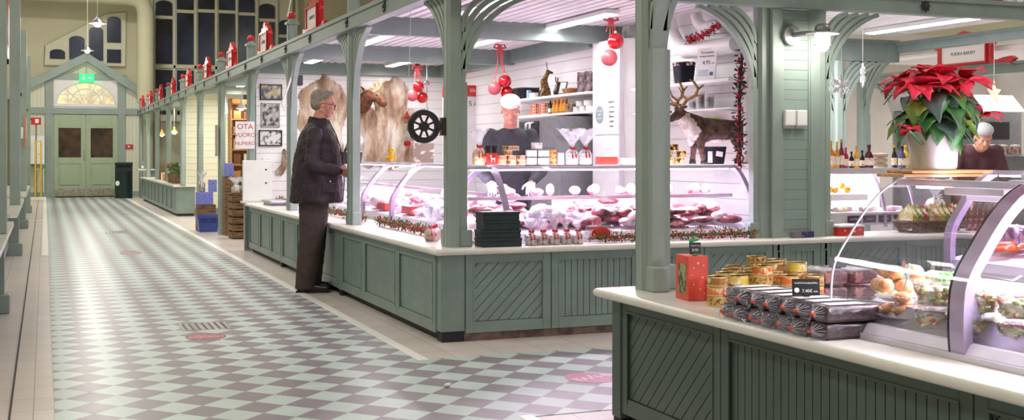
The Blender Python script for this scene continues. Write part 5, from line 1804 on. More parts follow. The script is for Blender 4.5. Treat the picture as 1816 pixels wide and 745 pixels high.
garland('short red tinsel piece lying on the white pipe', [(5.05, 8.75, 2.2), (5.04, 8.45, 2.22), (5.02, 8.2, 2.29)], r=.03, dens=420, seed=12, berry=TINR, green=P('dark red tinsel', '#6d1a22', .4, metal=.3), bs=.012, leaf=.035)

# pillar fittings
wl = T('wall_lamp', 'round metal bracket lamp with caged white glass, lit, on the louvred pillar', 'lamp', (5.22, 7.46, 2.13))
MB().lathe([(.001, .03), (.075, .025), (.08, .01), (.08, 0)], (-.03, 0, 0), 22, ax='y', M=Matrix.Scale(-1, 4, (0, 1, 0))).build('wall_plate', GREYM, wl, smooth=50)
MB().tube([(-.03, -.02, 0), (-.01, -.12, .005), (.06, -.2, .0)], .018, 8).build('arm', GREYM, wl, smooth=60)
MB().lathe([(.001, .075), (.04, .07), (.058, .045), (.058, .02), (.045, .018)], (.09, -.22, 0), 18).build('top_cap', GREYM, wl, smooth=50)
MB().lathe([(.045, .018), (.12, .0), (.12, -.006), (.045, .008)], (.09, -.22, 0), 22).build('reflector', ALUW, wl, smooth=50)
MB().lathe([(.001, -.135), (.025, -.13), (.046, -.105), (.05, -.07), (.048, .015)], (.09, -.22, 0), 18).build('glass_globe', LITW, wl, smooth=60)
cg = MB()
for k in range(6):
    a = PI * k / 3
    cg.tube([(.09 + .06 * math.cos(a), -.22 + .06 * math.sin(a), .03), (.09 + .06 * math.cos(a), -.22 + .06 * math.sin(a), -.085)], .003, 5)
for z in (-.02, -.085):
    cg.tube([(.09 + .06 * math.cos(PI * q / 10), -.22 + .06 * math.sin(PI * q / 10), z) for q in range(20)], .004, 5, closed=True)
cg.build('cage', GREYM, wl, smooth=60)
point('wall_lamp_light', (5.31, 7.16, 1.97), 3, (1, .96, .88), .05)
for k, x in enumerate((5.175, 5.28)):
    t = T('socket_box', ['white wall box on the louvred pillar, left one of the pair', 'white wall box on the louvred pillar, right one of the pair'][k], 'switch', (x, 7.486, 1.515))
    MB().box(-.045, .045, -.045, 0, -.06, .06).build('cover', WHITE, t, bevel=.008)
    MB().box(-.042, .042, -.03, 0, -.078, -.06).build('lower_edge', ALUW, t, bevel=.003)
for k, (px, c_, lb) in enumerate(((1413, '#7c7686', 'small grey card pack on the ledge before the louvred pillar'), (1430, '#37366a', 'small dark blue card pack on the ledge before the louvred pillar'))):
    simple_box('card_pack', lb, 'box', (atY(px, 415, 7.43).x, 7.43, ZW), (.075 if k == 0 else .11, .05, .045), P('card pack print %d' % k, c_, .4, col2='#b28a70', scale=25, thr=(.3, .42)), rz=.1)
rt = T('gift_box', 'red box with white snowflakes and papers on top, at the right of the louvred pillar', 'box', (atY(1497, 415, 7.55).x, 7.55, ZW))
MB().box(-.12, .12, -.09, .09, 0, .065).build('box', REDB, rt, bevel=.004)
MB().box(-.13, .11, -.1, .08, .066, .08).build('papers', WHITE, rt, rot=(0, 0, .08))
MB().cbox((-.06, -.091, .04), (.012, .002, .012)).cbox((.03, -.091, .03), (.01, .002, .01)).cbox((.08, -.091, .045), (.008, .002, .008)).build('snowflakes', WHITE, rt)
# grey cable hanging at the post behind the man
cb = T('hanging_cable', 'grey cable loop hanging down beside the post behind the man', 'cable', (2.5, 13.0, 0))
MB().tube([(.06, -.02, 2.34), (.05, -.05, 2.2), (-.02, -.06, 1.98), (-.09, -.06, 1.80), (-.06, -.06, 1.72), (-.04, -.05, 1.78)], .011, 8).build('cable', WHITE, cb, smooth=60)
MB().tube([(-.02, -.02, 2.75), (.02, 0, 2.95), (.1, .1, 3.4), (.4, .5, 5.2)], .008, 6).build('upper_cable', WHITE, cb, smooth=60)
# ------------------------------------------------------------------ foreground stall goods
nc_ = display_case('curved glass salad case in the foreground with black seals and lilac frame', (2.59, 3.48, .62), -PI / 2, 2.75, [.625, 1.9], watt=40, depth=.7, wide=(.06, .06), ribm=ALU, endglass=(True, True), shelf=False, deck=.05, col=(1, .93, 1), seal=True)
case_rib(nc_, .003, ALUW, w=.006, t=.006, name='edge_strip')
# inner upright joined to the frame, and the sloped steel front sill
MB().prism([(.045, .02), (.09, .02), (.09, .25), (.05, .25)], .60, .625, 'x').build('frame_foot', ALU, nc_)
MB().sheet([[(.02, .01, .022), (.02, .10, .115)], [(2.7, .01, .022), (2.7, .10, .115)]]).build('front_sill', STEEL, nc_, solid=.004)
MB().box(.28, .55, .25, .29, .49, .515).box(.33, .5, .3, .34, .47, .50).build('lamp_clip', ALUW, nc_, bevel=.004)
MB().box(.62, .76, .25, .36, .548, .566).box(.62, .76, .2, .3, .535, .547).build('hinge_cover', ALUW, nc_, bevel=.004)

# second, lower case behind: the curved lilac frame seen through the glass
c2 = display_case('second curved glass case with lilac frame further inside the foreground stall', (4.44, 5.0, .62), -PI / 2, .85, [.03, .82], watt=6, depth=.6, wide=(.05, .05), shelf=False)
SAUS = P('carrot orange food', '#e2703a', .5, col2='#c44a2a', scale=30)
rnd = random.Random(4)
for k in range(9):
    t = T('sausage', 'orange sausage in the heap behind the parsley bowl', 'sausage', (4.62 + rnd.uniform(-.05, .05), 4.9 - .03 * k, .75 + .01 * (k % 3)), rnd.uniform(-.5, .5), 'orange sausages')
    MB().tube([(-.07, 0, 0), (-.03, 0, .008), (.03, 0, .008), (.07, 0, 0)], [.008, .016, .016, .008], 8).build('sausage', SAUS, t, smooth=60)
for k in range(7):
    t = T('wrapped_pack', 'dark purple wrapped pack in the second curved case', 'pack', (4.75 + .0 * k, 4.88 - .1 * k, .77), 0, 'purple packs in the second case')
    MB().box(-.08, .08, -.04, .04, 0, .10).build('pack', P('purple wrapped goods %d' % k, '#6a4a78', .3, col2='#cdbbe0', scale=18, thr=(.4, .55)), t, bevel=.015)

# bread packs, seven to a row, two rows high
BREAD = P('dark rye bread in film', '#4a3336', .3, col2='#1f1417', scale=30, bump=.15, coat=.4)
PLEAT = P('bright film pleat', '#cfc8cc', .25, vary=.02)
FILM = CLEAR('crinkled film', gloss=.35, rough=.08, bump=.45, alpha_lo=.03, bscale=40, hi=.4)
ORG = P('orange clip', '#e8532a', .4)
rnd = random.Random(2)
order = ['nearest to the camera', 'second nearest', 'third nearest', 'middle', 'third farthest', 'second farthest', 'farthest']
for row in (0, 1):
    for k in range(7):
        y = 3.345 + k * .0945
        t = T('bread_pack', 'film-wrapped dark bread, %s row, %s of seven' % (('bottom', 'top')[row], order[k]), 'bread', (2.405 + rnd.uniform(-.008, .008) + .012 * row, y, .621 + row * .059), rnd.uniform(-.03, .03), 'wrapped bread on the ledge')
        w, h, L_ = .043, .055, .235
        MB().prism([(-w, .006), (-w + .006, 0), (w - .006, 0), (w, .006), (w - .002, h - .008), (w - .012, h), (-w + .012, h), (-w + .002, h - .008)], .03, L_, 'x').build('loaf', BREAD, t, smooth=40)
        m = MB()
        rr = []
        for i, (x, s_) in enumerate(((L_ + .012, .9), (L_ + .006, 1.04), (.03, 1.05), (.015, .85), (.003, .35), (-.004, .14))):
            row_ = []
            for j in range(20):
                a = 2 * PI * j / 20
                c_, q_ = math.cos(a), math.sin(a)
                row_.append((x, math.copysign(abs(c_) ** .5, c_) * w * s_ * (1 + (.12 * math.sin(j * 3 + k) if s_ < 1 else 0)), h / 2 + math.copysign(abs(q_) ** .5, q_) * h / 2 * s_))
            rr.append(row_)
        m.sheet(rr, closed=True)
        frill(m, (0, 0, 0), .006, .028, .02, 14, seed=k + row * 7, M=Matrix.Translation((-.003, 0, h / 2)) @ Matrix.Rotation(-PI / 2, 4, 'Y'))
        m.build('film', FILM, t, smooth=60)
        pl_m = MB()
        for j in range(13):
            a = 2 * PI * j / 13 + rnd.uniform(-.15, .15)
            q = rnd.uniform(.7, 1.0)
            pl_m.tube([(-.004, 0, h / 2), (.006, .5 * q * w * math.cos(a), h / 2 + .5 * q * h / 2 * math.sin(a)), (.024, q * w * math.cos(a), h / 2 + q * h / 2 * math.sin(a))], .0008, 4)
        pl_m.build('pleats', PLEAT, t)
        MB().cbox((-.006, .0, h / 2), (.008, .022, .010)).build('clip', ORG, t, bevel=.002, rot=(rnd.uniform(-.4, .4), 0, 0))
        MB().cbox((.12, 0, h + .003), (.14, .05, .001)).build('paper_label', WHITE, t)
def tag_card(label, loc, lines, rz=0, tilt=.2, w=.09, h=.058, clip=None, mat=BLACK):
    t = T('price_tag', label, 'price tag', loc, rz)
    MB().box(-w / 2, w / 2, -.0015, .0015, .004, h).build('card', mat, t, rot=(-tilt, 0, 0), bevel=.001)
    Mx = Matrix.Rotation(-tilt, 4, 'X')
    for s, sz, x, z in lines:
        text(s, 'lettering', WHITE, t, sz, Mx @ face((x, -.002, z), '-y'), ext=.0003)
    MB().box(-.012, .012, -.008, .012, 0, .008).build('clip', clip or BLACK, t, bevel=.002)
    return t
tt = tag_card('black price tag with white lettering standing on the bread packs', (2.52, 3.53, .741), [('SAARISTOLAISLIMPPU', .0085, 0, .047), ('7.40€', .0155, .004, .019), ('/KPL', .008, .034, .017)], rz=-.42, w=.098, h=.062)
MB().lathe([(.001, 0), (.009, 0), (.009, .001)], n=14, M=Matrix.Rotation(-.2, 4, 'X') @ Matrix.Translation((-.033, -.0017, .022)) @ Matrix.Rotation(PI / 2, 4, 'X')).build('badge', WHITE, tt)

# gold fish tins behind the bread
tl = [P('tin label amber', '#d9b36a', .35, metal=.2, col2='#8c5a28', scale=70, thr=(.42, .5)), P('tin label orange', '#e0743c', .35, metal=.1, col2='#e9cf95', scale=35, thr=(.42, .5)), P('tin label brown', '#a8723c', .35, metal=.2, col2='#e9dcae', scale=35, thr=(.42, .52)), P('tin label yellow', '#e3c94e', .35, metal=.1, col2='#f2efe0', scale=35, thr=(.42, .5))]
spots = [(2.585, 4.235, 3), (2.685, 4.235, 3), (2.785, 4.20, 4), (2.885, 4.16, 3), (2.985, 4.13, 3), (2.70, 4.36, 3), (2.80, 4.34, 3), (2.90, 4.30, 4), (3.0, 4.27, 4), (2.80, 4.47, 3), (2.90, 4.45, 3), (3.0, 4.42, 4), (2.9, 4.6, 3), (3.0, 4.58, 4)]
for i, (x, y, n_) in enumerate(spots):
    for k in range(n_):
        tin('round gold-rimmed fish tin in the stacks between the red box and the bread', (x, y, .621 + k * .041), .042, .04, tl[(i + k) % 4], GOLD, 'gold rimmed tins behind the bread')
# sliced packs behind the tins
for i, (x, y) in enumerate(((3.14, 4.30), (3.28, 4.28))):
    for k in range(2):
        t = T('sausage_pack', 'film-wrapped %s pack of dark slices, %s, behind the bread' % (('left', 'right')[i], ('lower', 'upper')[k]), 'pack', (x, y, .621 + k * .068), 0, 'wrapped slices behind the bread')
        MB().box(-.06, .06, -.12, .12, 0, .058).build('slices', P('dark slices %d%d' % (i, k), '#5b3036', .35, col2='#a86a5a', scale=30, thr=(.42, .5), bump=.4), t, bevel=.016)
        MB().box(-.064, .064, -.126, .126, 0, .063).build('film', FILM, t, bevel=.018)
tag_card('dark tag leaning on the sliced packs at the back of the foreground ledge', (3.16, 4.2, .758), [], rz=-.4, tilt=.35, w=.075, h=.05, mat=P('dark grey card', '#45434b', .4))
rb_ = T('gift_box', 'red carton with a round-cornered window and white stars, foreground ledge beside the green post', 'box', (2.60, 4.47, .621), -.12)
MB().box(-.045, .045, -.07, .07, 0, .19).build('carton', P('coral red carton', '#e2503f', .45, vary=.03), rb_, bevel=.002)
MB().prism([(-.045, .03), (-.04, .025), (.03, .025), (.035, .03), (.035, .15), (.03, .155), (-.04, .155), (-.045, .15)], -.0465, -.045, 'x').build('window', P('dried herbs behind the window', '#9aa06a', .3, col2='#2c3524', scale=28, thr=(.42, .55)), rb_)
m = MB()
for x, z, r_ in ((.0, .16, .007), (.02, .10, .005), (-.02, .14, .004), (.025, .15, .004), (-.02, .07, .004), (.01, .05, .005), (.03, .03, .004), (-.03, .11, .003)):
    m.prism([((r_ if q % 2 == 0 else r_ * .4) * math.cos(PI * q / 5) + x, (r_ if q % 2 == 0 else r_ * .4) * math.sin(PI * q / 5) + z) for q in range(10)], -.0712, -.07, 'y')
m.prism([((.012 if q % 2 == 0 else .005) * math.cos(PI * q / 5), (.012 if q % 2 == 0 else .005) * math.sin(PI * q / 5) + .0) for q in range(10)], .19, .1912, 'z', Matrix.Translation((.015, -.03, 0)))
m.build('stars', WHITE, rb_)
tag_card('small black price tag with a green clip on top of the red carton', (2.595, 4.43, .813), [('TONTTU', .01, 0, .04), ('8,90', .016, 0, .022)], rz=-.3, tilt=.15, w=.05, h=.055, clip=P('green clip', '#2f9e55', .4))
m = MB().cap((-.02, .004, .06), (.01, .004, .066), .007, .005, 8)
o = m.build('tag_topper', P('green bow', '#2fa35a', .4), bpy.data.objects['price_tag.002'] if 'price_tag.002' in bpy.data.objects else rb_, smooth=180)

# inside the salad case
WT = P('silver foil tray', '#d9d8de', .22, metal=.8, vary=.05, scale=40)
pt = T('serving_plate', 'white oval plate under the filled sandwiches at the far end of the salad case', 'plate', (2.83, 3.36, .735), .2)
MB().lathe([(.001, .004), (.09, .004), (.13, .016), (.133, .016), (.1, 0), (.001, 0)], n=30, M=Matrix.Diagonal((1, .8, 1, 1))).build('plate', WHITE, pt, smooth=50)
BUN = P('sandwich bun', '#f0cda4', .6, col2='#d99a6c', scale=24, bump=.3, thr=(.4, .6))
LET = P('lettuce', '#b9c95e', .5, col2='#e9dfa0', scale=40, bump=.5)
for k, (x, y, z, rz) in enumerate(((2.745, 3.40, 0, .3), (2.80, 3.36, 0, .2), (2.86, 3.32, 0, .3), (2.78, 3.40, .045, .5), (2.84, 3.35, .05, .1), (2.90, 3.30, .03, .3))):
    t = T('filled_sandwich', 'filled bread roll on the white plate in the salad case, %s' % ('lower left', 'lower middle', 'lower right', 'upper left', 'upper middle', 'upper right')[k], 'sandwich', (x, y, .752 + z), rz + 1.1, 'filled rolls on the plate')
    MB().cap((-.035, 0, .035), (.035, 0, .035), .024, .022, 12).build('roll', BUN, t, smooth=180)
    g = MB()
    for j in range(14):
        g.ball((-.04 + .08 * random.random(), -.022 + .03 * random.random(), .008 + .014 * random.random()), (.013, .01, .005), 7)
    g.build('lettuce', LET, t, smooth=180)
ft = T('foil_tray', 'silver foil tray under the brown pasties in the salad case', 'tray', (2.715, 3.24, .69), .0)
MB().lathe([(.001, .003), (.075, .003), (.088, .014), (.098, .015), (.098, .013), (.078, 0), (.001, 0)], n=30, M=Matrix.Diagonal((.95, 1.25, 1, 1))).build('tray', WT, ft, smooth=40)
PAST = P('brown pasty', '#d9a87c', .5, col2='#b07a50', scale=14, bump=.3)
for k, (x, y, z, rz) in enumerate(((2.69, 3.29, .0, .3), (2.70, 3.22, .0, -.2), (2.73, 3.26, .022, .5), (2.73, 3.18, .0, .9), (2.71, 3.25, .04, 1.2))):
    t = T('pasty', 'brown baked pasty on the silver foil tray, %s' % ('farthest', 'front middle', 'second layer', 'nearest', 'topmost')[k], 'pastry', (x, y, .708 + z), rz, 'pasties on the foil tray')
    m = MB().ball((0, 0, .014), (.045, .026, .017), 14)
    m.tube([(.045 * math.cos(a * PI / 12), .027 * math.sin(a * PI / 12), .012 + .003 * math.sin(a * 4)) for a in range(0, 13)], .006, 6)
    m.build('pasty', PAST, t, smooth=180)
def salad_tub(loc, label, seed, r=.08, h=.066, lidc=False):
    t = T('salad_tub', label, 'tub', loc, seed)
    MB().lathe([(r * .82, .0), (r * .84, .002), (r, h), (r * 1.07, h + .001), (r * 1.07, h - .003), (r * 1.01, h - .004), (r * .8, .003)], n=26).build('tub', PLASTIC, t, smooth=50)
    m = MB().lathe([(r * 1.08, h + .002), (r * 1.0, h + .012), (r * .3, h + .016), (r * .01, h + .016), (.0005, h + .015)], n=26)
    m.build('lid', PLASTIC, t, smooth=50)
    rnd = random.Random(seed)
    cols = [P('salad leaf %d' % seed, '#b8c27a', .5, col2='#7f9440', scale=40), P('salad pale %d' % seed, '#efe6c4', .5, col2='#d9c79a', scale=40), P('salad orange %d' % seed, '#e8845a', .5, col2='#c9463c', scale=40), P('salad onion %d' % seed, '#a04a86', .4)]
    MB().lathe([(r * .78, .004), (r * .93, h * .75), (r * .5, h * .9), (.001, h * .95)], n=18).build('salad', cols[1], t, smooth=50)
    for ci, cnt in ((0, 60), (1, 50), (2, 22)):
        g = MB()
        for _ in range(cnt):
            a, q, z = rnd.uniform(0, 6.28), rnd.random() ** .4, rnd.uniform(.1, .95)
            rr = (r * .8 + r * .13 * z) * (q if z > .8 else rnd.uniform(.93, .98))
            g.ball((rr * math.cos(a), rr * math.sin(a), h * z), (rnd.uniform(.006, .014), rnd.uniform(.006, .014), rnd.uniform(.004, .009)), 7)
        g.build(('lettuce_pieces', 'pasta_pieces', 'shrimp_pieces')[ci], cols[ci], t, smooth=180)['kind'] = 'stuff'
    MB().tube([(-.02 + .02 * math.cos(a), -.02 + .016 * math.sin(a), h * .98) for a in [i * .35 for i in range(12)]], .003, 6).build('onion_ring', cols[3], t, smooth=60)
    return t
tl_ = [((2.715, 3.075, .677), 'salad tub at the bottom of the left stack, behind the front sill', 1), ((2.715, 3.075, .757), 'salad tub with red onion on top of the left stack', 2), ((2.695, 2.905, .677), 'salad tub at the bottom right next to the thick lilac frame', 3), ((2.72, 2.90, .757), 'salad tub upper one hidden partly by the thick lilac frame', 4),
       ((2.73, 2.73, .677), 'lower salad tub just right of the thick lilac frame', 5), ((2.73, 2.73, .757), 'upper salad tub just right of the thick lilac frame', 6), ((2.80, 2.58, .757), 'salad tub at the right edge of the picture', 7), ((2.80, 2.58, .677), 'salad tub under the one at the right edge of the picture', 8)]
for l, lb, s in tl_: salad_tub(l, lb, s)
for k in range(4):
    t = T('cake_box', 'square white-lidded box in the stack at the right edge, %s' % ('at the bottom', 'second from the bottom', 'third from the bottom', 'topmost')[k], 'box', (2.71, 2.545, .672 + k * .033), .0)
    MB().box(-.05, .05, -.08, .08, 0, .028).build('box', P('pale cream slab %d' % k, '#e3d6d4', .5, col2='#cbb5b0', scale=20), t, bevel=.01)
    MB().box(-.052, .052, -.082, .082, .022, .031).build('lid', PLASTIC, t, bevel=.003)
pb = T('parsley_bowl', 'bowl heaped with chopped green parsley in the salad case', 'bowl', (2.87, 3.2, .79))
MB().lathe([(.03, 0), (.055, .025), (.062, .03), (.05, .022), (.001, .01)], n=20).build('bowl', WHITE, pb, smooth=50)
g = MB()
for j in range(150):
    a, q = rnd.uniform(0, 6.28), rnd.random() ** .5
    g.ball((.055 * q * math.cos(a), .055 * q * math.sin(a), .028 + .022 * (1 - q * q) + rnd.uniform(-.003, .004)), rnd.uniform(.005, .009), 6)
o = g.build('parsley', P('parsley', '#5cb947', .6, col2='#2f8a2c', scale=60), pb, smooth=180); o['kind'] = 'stuff'
tag_card('black price tag stuck beside the parsley bowl', (2.70, 2.93, .845), [('PORO', .01, 0, .04), ('2,90', .014, 0, .02)], rz=-.4, w=.04, h=.06)
tag_card('second small black tag behind the thick lilac frame', (2.82, 3.05, .86), [('1,80', .012, 0, .03)], rz=-.9, w=.04, h=.045)
for k, (x, y) in enumerate(((2.80, 3.38), (2.74, 3.28), (2.86, 3.3))):
    t = T('tag_holder', ['clear tag holder stick at the far end of the salad case', 'silver tag stick above the brown pasties', 'clear tag stick behind the sandwiches'][k], 'tag holder', (x, y, .78))
    MB().tube([(0, 0, 0), (0, 0, .05)], .0025, 6).box(-.008, .008, -.002, .002, .05, .095).build('stick', STEEL if k == 1 else PLASTIC, t, rot=(0, .3, 0))

# on top of the case: boards, poinsettia, white card
ztop_ = .62 + .547
for k, (x0, x1, y, z) in enumerate(((2.76, 3.12, 3.38, 0), (2.80, 3.15, 3.37, .013))):
    t = T('wooden_board', ['thin pale wooden board under the poinsettia pot, lower one', 'thin pale wooden board under the poinsettia pot, upper one'][k], 'board', ((x0 + x1) / 2, y, ztop_ + z), .02 - .05 * k)
    MB().box(-(x1 - x0) / 2, (x1 - x0) / 2, -.07, .07, 0, .011).build('board', WOOD, t, bevel=.003)
po = T('poinsettia', 'large red poinsettia in a white square-shouldered pot on top of the salad case', 'plant', (2.955, 3.38, ztop_ + .025))
ptm = MB()
rr = []
for z, q in ((0, .066), (.01, .07), (.06, .072), (.12, .078), (.135, .082), (.136, .074), (.12, .07)):
    row = []
    for j in range(24):
        a = 2 * PI * j / 24
        c_, q_ = math.cos(a), math.sin(a)
        row.append((math.copysign(abs(c_) ** .6, c_) * q, math.copysign(abs(q_) ** .6, q_) * q, z))
    rr.append(row)
ptm.sheet(rr, closed=True)
ptm.f.append(tuple(reversed(range(24))))
ptm.f.append(tuple(range(len(ptm.v) - 24, len(ptm.v))))
ptm.build('pot', P('white glazed pot', '#d6d1ca', .3, vary=.02), po, smooth=40)
BR = P('red bract', '#e22c46', .5, vary=.1, scale=30, col2='#c01a34')
LF = P('poinsettia leaf', '#3c7a35', .4, col2='#24501f', scale=18, spec=.6)
LFD = P('dark grey green leaf', '#56706a', .35, col2='#2f4a43', scale=18, spec=.6)
LFY = P('young green leaf', '#8aa63a', .45, col2='#5f8a2c', scale=18)
def leaf_mesh(L_, W_, droop, seed, wavy=.1):
    rnd = random.Random(seed)
    n = 7
    out = [0, .55, .92, 1, .86, .6, .3, 0.02]
    rows = []
    for i in range(n + 1):
        k = i / n
        w_ = W_ / 2 * out[i]
        x = L_ * k
        z = -droop * L_ * k * k + .12 * L_ * math.sin(PI * k)
        rows.append([(x, -w_, z + w_ * .1 + wavy * w_ * math.sin(i * 2 + seed)), (x, -w_ * .5, z + .02 * L_), (x, 0, z - .01 * L_), (x, w_ * .5, z + .02 * L_), (x, w_, z + w_ * .1 + wavy * w_ * math.cos(i * 2.3 + seed))])
    m = MB().sheet(rows)
    return m
rnd = random.Random(21)
def put_leaf(o, L_, W_, droop, mat, name, az, el, roll, seed):
    m = leaf_mesh(L_, W_, droop, seed)
    Mx = Matrix.Translation(o) @ Matrix.Rotation(az, 4, 'Z') @ Matrix.Rotation(-el, 4, 'Y') @ Matrix.Rotation(roll, 4, 'X')
    m.v = [tuple(Mx @ Vector(v)) for v in m.v]
    return m.build(name, mat, po, smooth=180, solid=.0012)
for hx, hy, hz, n_, sc in ((-.02, -.05, .325, 10, 1.0), (-.13, -.06, .29, 10, .95), (.09, -.05, .32, 10, 1), (.0, .06, .345, 7, .95), (-.09, .05, .32, 7, .9), (.165, -.06, .19, 6, .8), (-.16, -.06, .14, 4, .6), (.12, .06, .29, 7, .9), (-.06, -.1, .29, 7, .8), (.04, -.1, .3, 6, .8), (.01, -.07, .2, 4, .4)):
    st = MB().tube([(0, 0, .12), (hx * .5, hy * .5, hz * .65), (hx, hy, hz)], .005, 6).build('stem', LF, po, smooth=60)
    for j in range(n_):
        az = 2 * PI * j / n_ + rnd.uniform(-.3, .3)
        put_leaf((hx, hy, hz), rnd.uniform(.09, .15) * sc, rnd.uniform(.06, .085) * sc, rnd.uniform(.0, .45), BR, 'bract', az, rnd.uniform(-.35, .4), rnd.uniform(-.4, .4), rnd.randint(0, 99))
    fl = MB()
    for j in range(5):
        fl.ball((hx + rnd.uniform(-.01, .01), hy + rnd.uniform(-.01, .01), hz + .012), .004, 6)
    fl.build('flower_buds', LFY, po, smooth=180)
for j in range(48):
    az = 2 * PI * j / 24 + rnd.uniform(-.2, .2)
    if j < 24: z, el, L_ = rnd.uniform(.2, .28), rnd.uniform(-.7, .0), rnd.uniform(.09, .13)
    else: z, el, L_ = rnd.uniform(.14, .2), rnd.uniform(-.8, -.1), rnd.uniform(.09, .12)
    rr_ = rnd.uniform(.03, .09) if j < 24 else rnd.uniform(.03, .09)
    put_leaf((rr_ * math.cos(az), rr_ * math.sin(az), z), L_, L_ * .72, rnd.uniform(.1, .45), (LFD, LF, LF, LFY)[rnd.randint(1, 3) if j % 5 else 0], 'leaf', az, el, rnd.uniform(-.3, .3), j)
put_leaf((.015, -.07, .19), .12, .085, .3, LF, 'leaf', -1.9, -1.2, 0, 3)
put_leaf((-.05, -.06, .17), .085, .07, .3, LF, 'leaf', -1.7, -1.1, 0, 5)
put_leaf((-.0, -.06, .29), .11, .09, .3, LFD, 'leaf', -1.8, -.7, 0, 6)
put_leaf((-.06, -.06, .27), .12, .085, .5, LFD, 'leaf', -2.1, -.5, .2, 8)
put_leaf((.07, -.06, .25), .12, .095, .5, LFD, 'leaf', -1.1, -.7, 0, 9)
wc_ = T('white_card', 'large white card standing tilted on the case at the right edge', 'card', (3.26, 3.12, ztop_ + .002), -.9)
MB().prism([(-.03, 0), (.2, 0), (.2, .3), (.07, .3)], -.003, .003, 'y').build('card', WHITE, wc_)

# ------------------------------------------------------------------ second stall: case with bottles
c3 = T('deli_case', 'white lit deli case with bottles on top, behind the white ledge on the right', 'display case', (5.62, 8.25, .62))
MB().box(0, 1.5, .3, .62, 0, .12).box(0, 1.5, .6, .64, 0, .5).build('body', WHITE, c3)
MB().box(0, 1.5, -.05, .6, .12, .135).build('lower_shelf', WHITE, c3)
MB().box(0, 1.0, .13, .59, .225, .28).build('middle_shelf', WHITE, c3, bevel=.004)
MB().box(0, 1.25, .05, .62, .49, .50).build('top_glass', GLASSB, c3)
MB().box(0, 1.25, .03, .05, .455, .505).build('top_rail', ALUW, c3)
MB().box(0, 1.5, .02, .05, .02, .12).build('price_rail', P('white price rail', '#f4f2f6', .4), c3)
MB().sheet([[(x, .04 - .30 * math.cos(a) + .26, .0 + .48 * math.sin(a)) for a in [i * PI / 2 / 10 for i in range(11)]] for x in (0, 1.4)]).build('curved_glass', GLASS, c3, smooth=60)
for x in (1.08, 1.4):
    MB().tube([(x, .30 - .30 * math.cos(a), .0 + .48 * math.sin(a)) for a in [i * PI / 2 / 10 for i in range(11)]], .016, 6).build('frame_rib', ALU, c3, smooth=60)
al_ = area('deli_case_light', (.65, .3, .45), 1.1, .05, 12, (1, .9, 1)); al_.parent = c3
for k, s in enumerate(('LAMMAS', 'PORO', 'RIISTA', 'JUUSTO')):
    MB().box(.7 + k * .16, .83 + k * .16, .012, .02, .04, .10).build('price_plate', P('purple plate %d' % k, '#5a3a70', .5), c3)
    text(s, 'lettering', WHITE, c3, .025, face((.765 + k * .16, .011, .07), '-y'))
zb = .62 + .501
spec = [(1473, .2, .032, '#e88a2a', '#d9b040'), (1484, .19, .022, '#caa040', '#d9b040'), (1492, .21, .024, '#8a1f3c', '#b98a3a'), (1500, .15, .022, '#b3243c', '#c9304a'), (1510, .12, .02, '#2a1a20', '#201a1e'), (1519, .16, .024, '#eea02a', '#c98a2a'), (1529, .13, .02, '#221a1c', '#221a1c'), (1541, .17, .036, '#4e1830', '#4e1830'), (1586, .17, .022, '#2b1c1c', '#f0b030'), (1600, .16, .03, '#4c4a7c', '#2a2226'), (1606, .17, .03, '#e8b840', '#e9c46a')]
bl_ = ['short wide bottle of orange juice', 'slim amber bottle', 'tall dark red bottle with gold cap', 'red bottle with bright red cap', 'small black bottle', 'orange yellow bottle', 'small dark bottle', 'wide purple jug', 'dark bottle with a yellow cap', 'dark bottle with a violet label', 'yellow jar']
for (px, h, r_, c_, k_), lb in zip(spec, bl_):
    bottle(lb + ' on the deli case beside the louvred pillar', (atY(px, 295, 8.5).x, 8.5, zb), h * 1.2, r_ * 1.1, P('liquid ' + lb, c_, .15, vary=.08, coat=.3), P('cap ' + lb, k_, .35), P('label ' + lb, '#efe2c8', .5, col2=c_, scale=40, thr=(.35, .42)), None)
for k in range(3):
    t = T('round_sandwich', 'round film-wrapped sandwich in the stack right of the purple jug, %s' % ('lowest', 'middle', 'topmost')[k], 'sandwich', (atY(1561, 295, 8.5).x, 8.5, zb + k * .045), .3)
    MB().lathe([(.02, .0), (.06, .006), (.066, .02), (.06, .036), (.02, .042)], n=18).build('bread', P('film bread %d' % k, '#c9a78e', .35, col2='#8a9a5a', scale=26, thr=(.35, .45)), t, smooth=60)
ORN = P('orange fruit', '#f2a02a', .45, vary=.05, bump=.1)
for k, (px, z) in enumerate(((1478, .905), (1500, .905), (1490, .94), (1469, .91))):
    t = T('orange_fruit', ['orange at the front of the little heap in the deli case', 'right orange of the little heap in the deli case', 'top orange of the little heap in the deli case', 'left orange of the little heap in the deli case'][k], 'orange', (atY(px, 340, 8.5).x, 8.48, z))
    MB().ball((0, 0, .03), .032, 14).build('orange', ORN, t, smooth=180)
for k in range(10):
    t = T('cheese_pack', 'pale pack lying in the white deli case', 'pack', (5.75 + .13 * k, 8.3 + .1 * (k % 2), .756), .2 * (k % 3), 'pale packs in the deli case')
    MB().box(-.05, .05, -.04, .04, 0, .035).build('pack', P('pale pack %d' % k, ('#f1dfe6', '#efe3b0', '#e7c9d2')[k % 3], .4, col2='#cfa7b4', scale=20), t, bevel=.01)
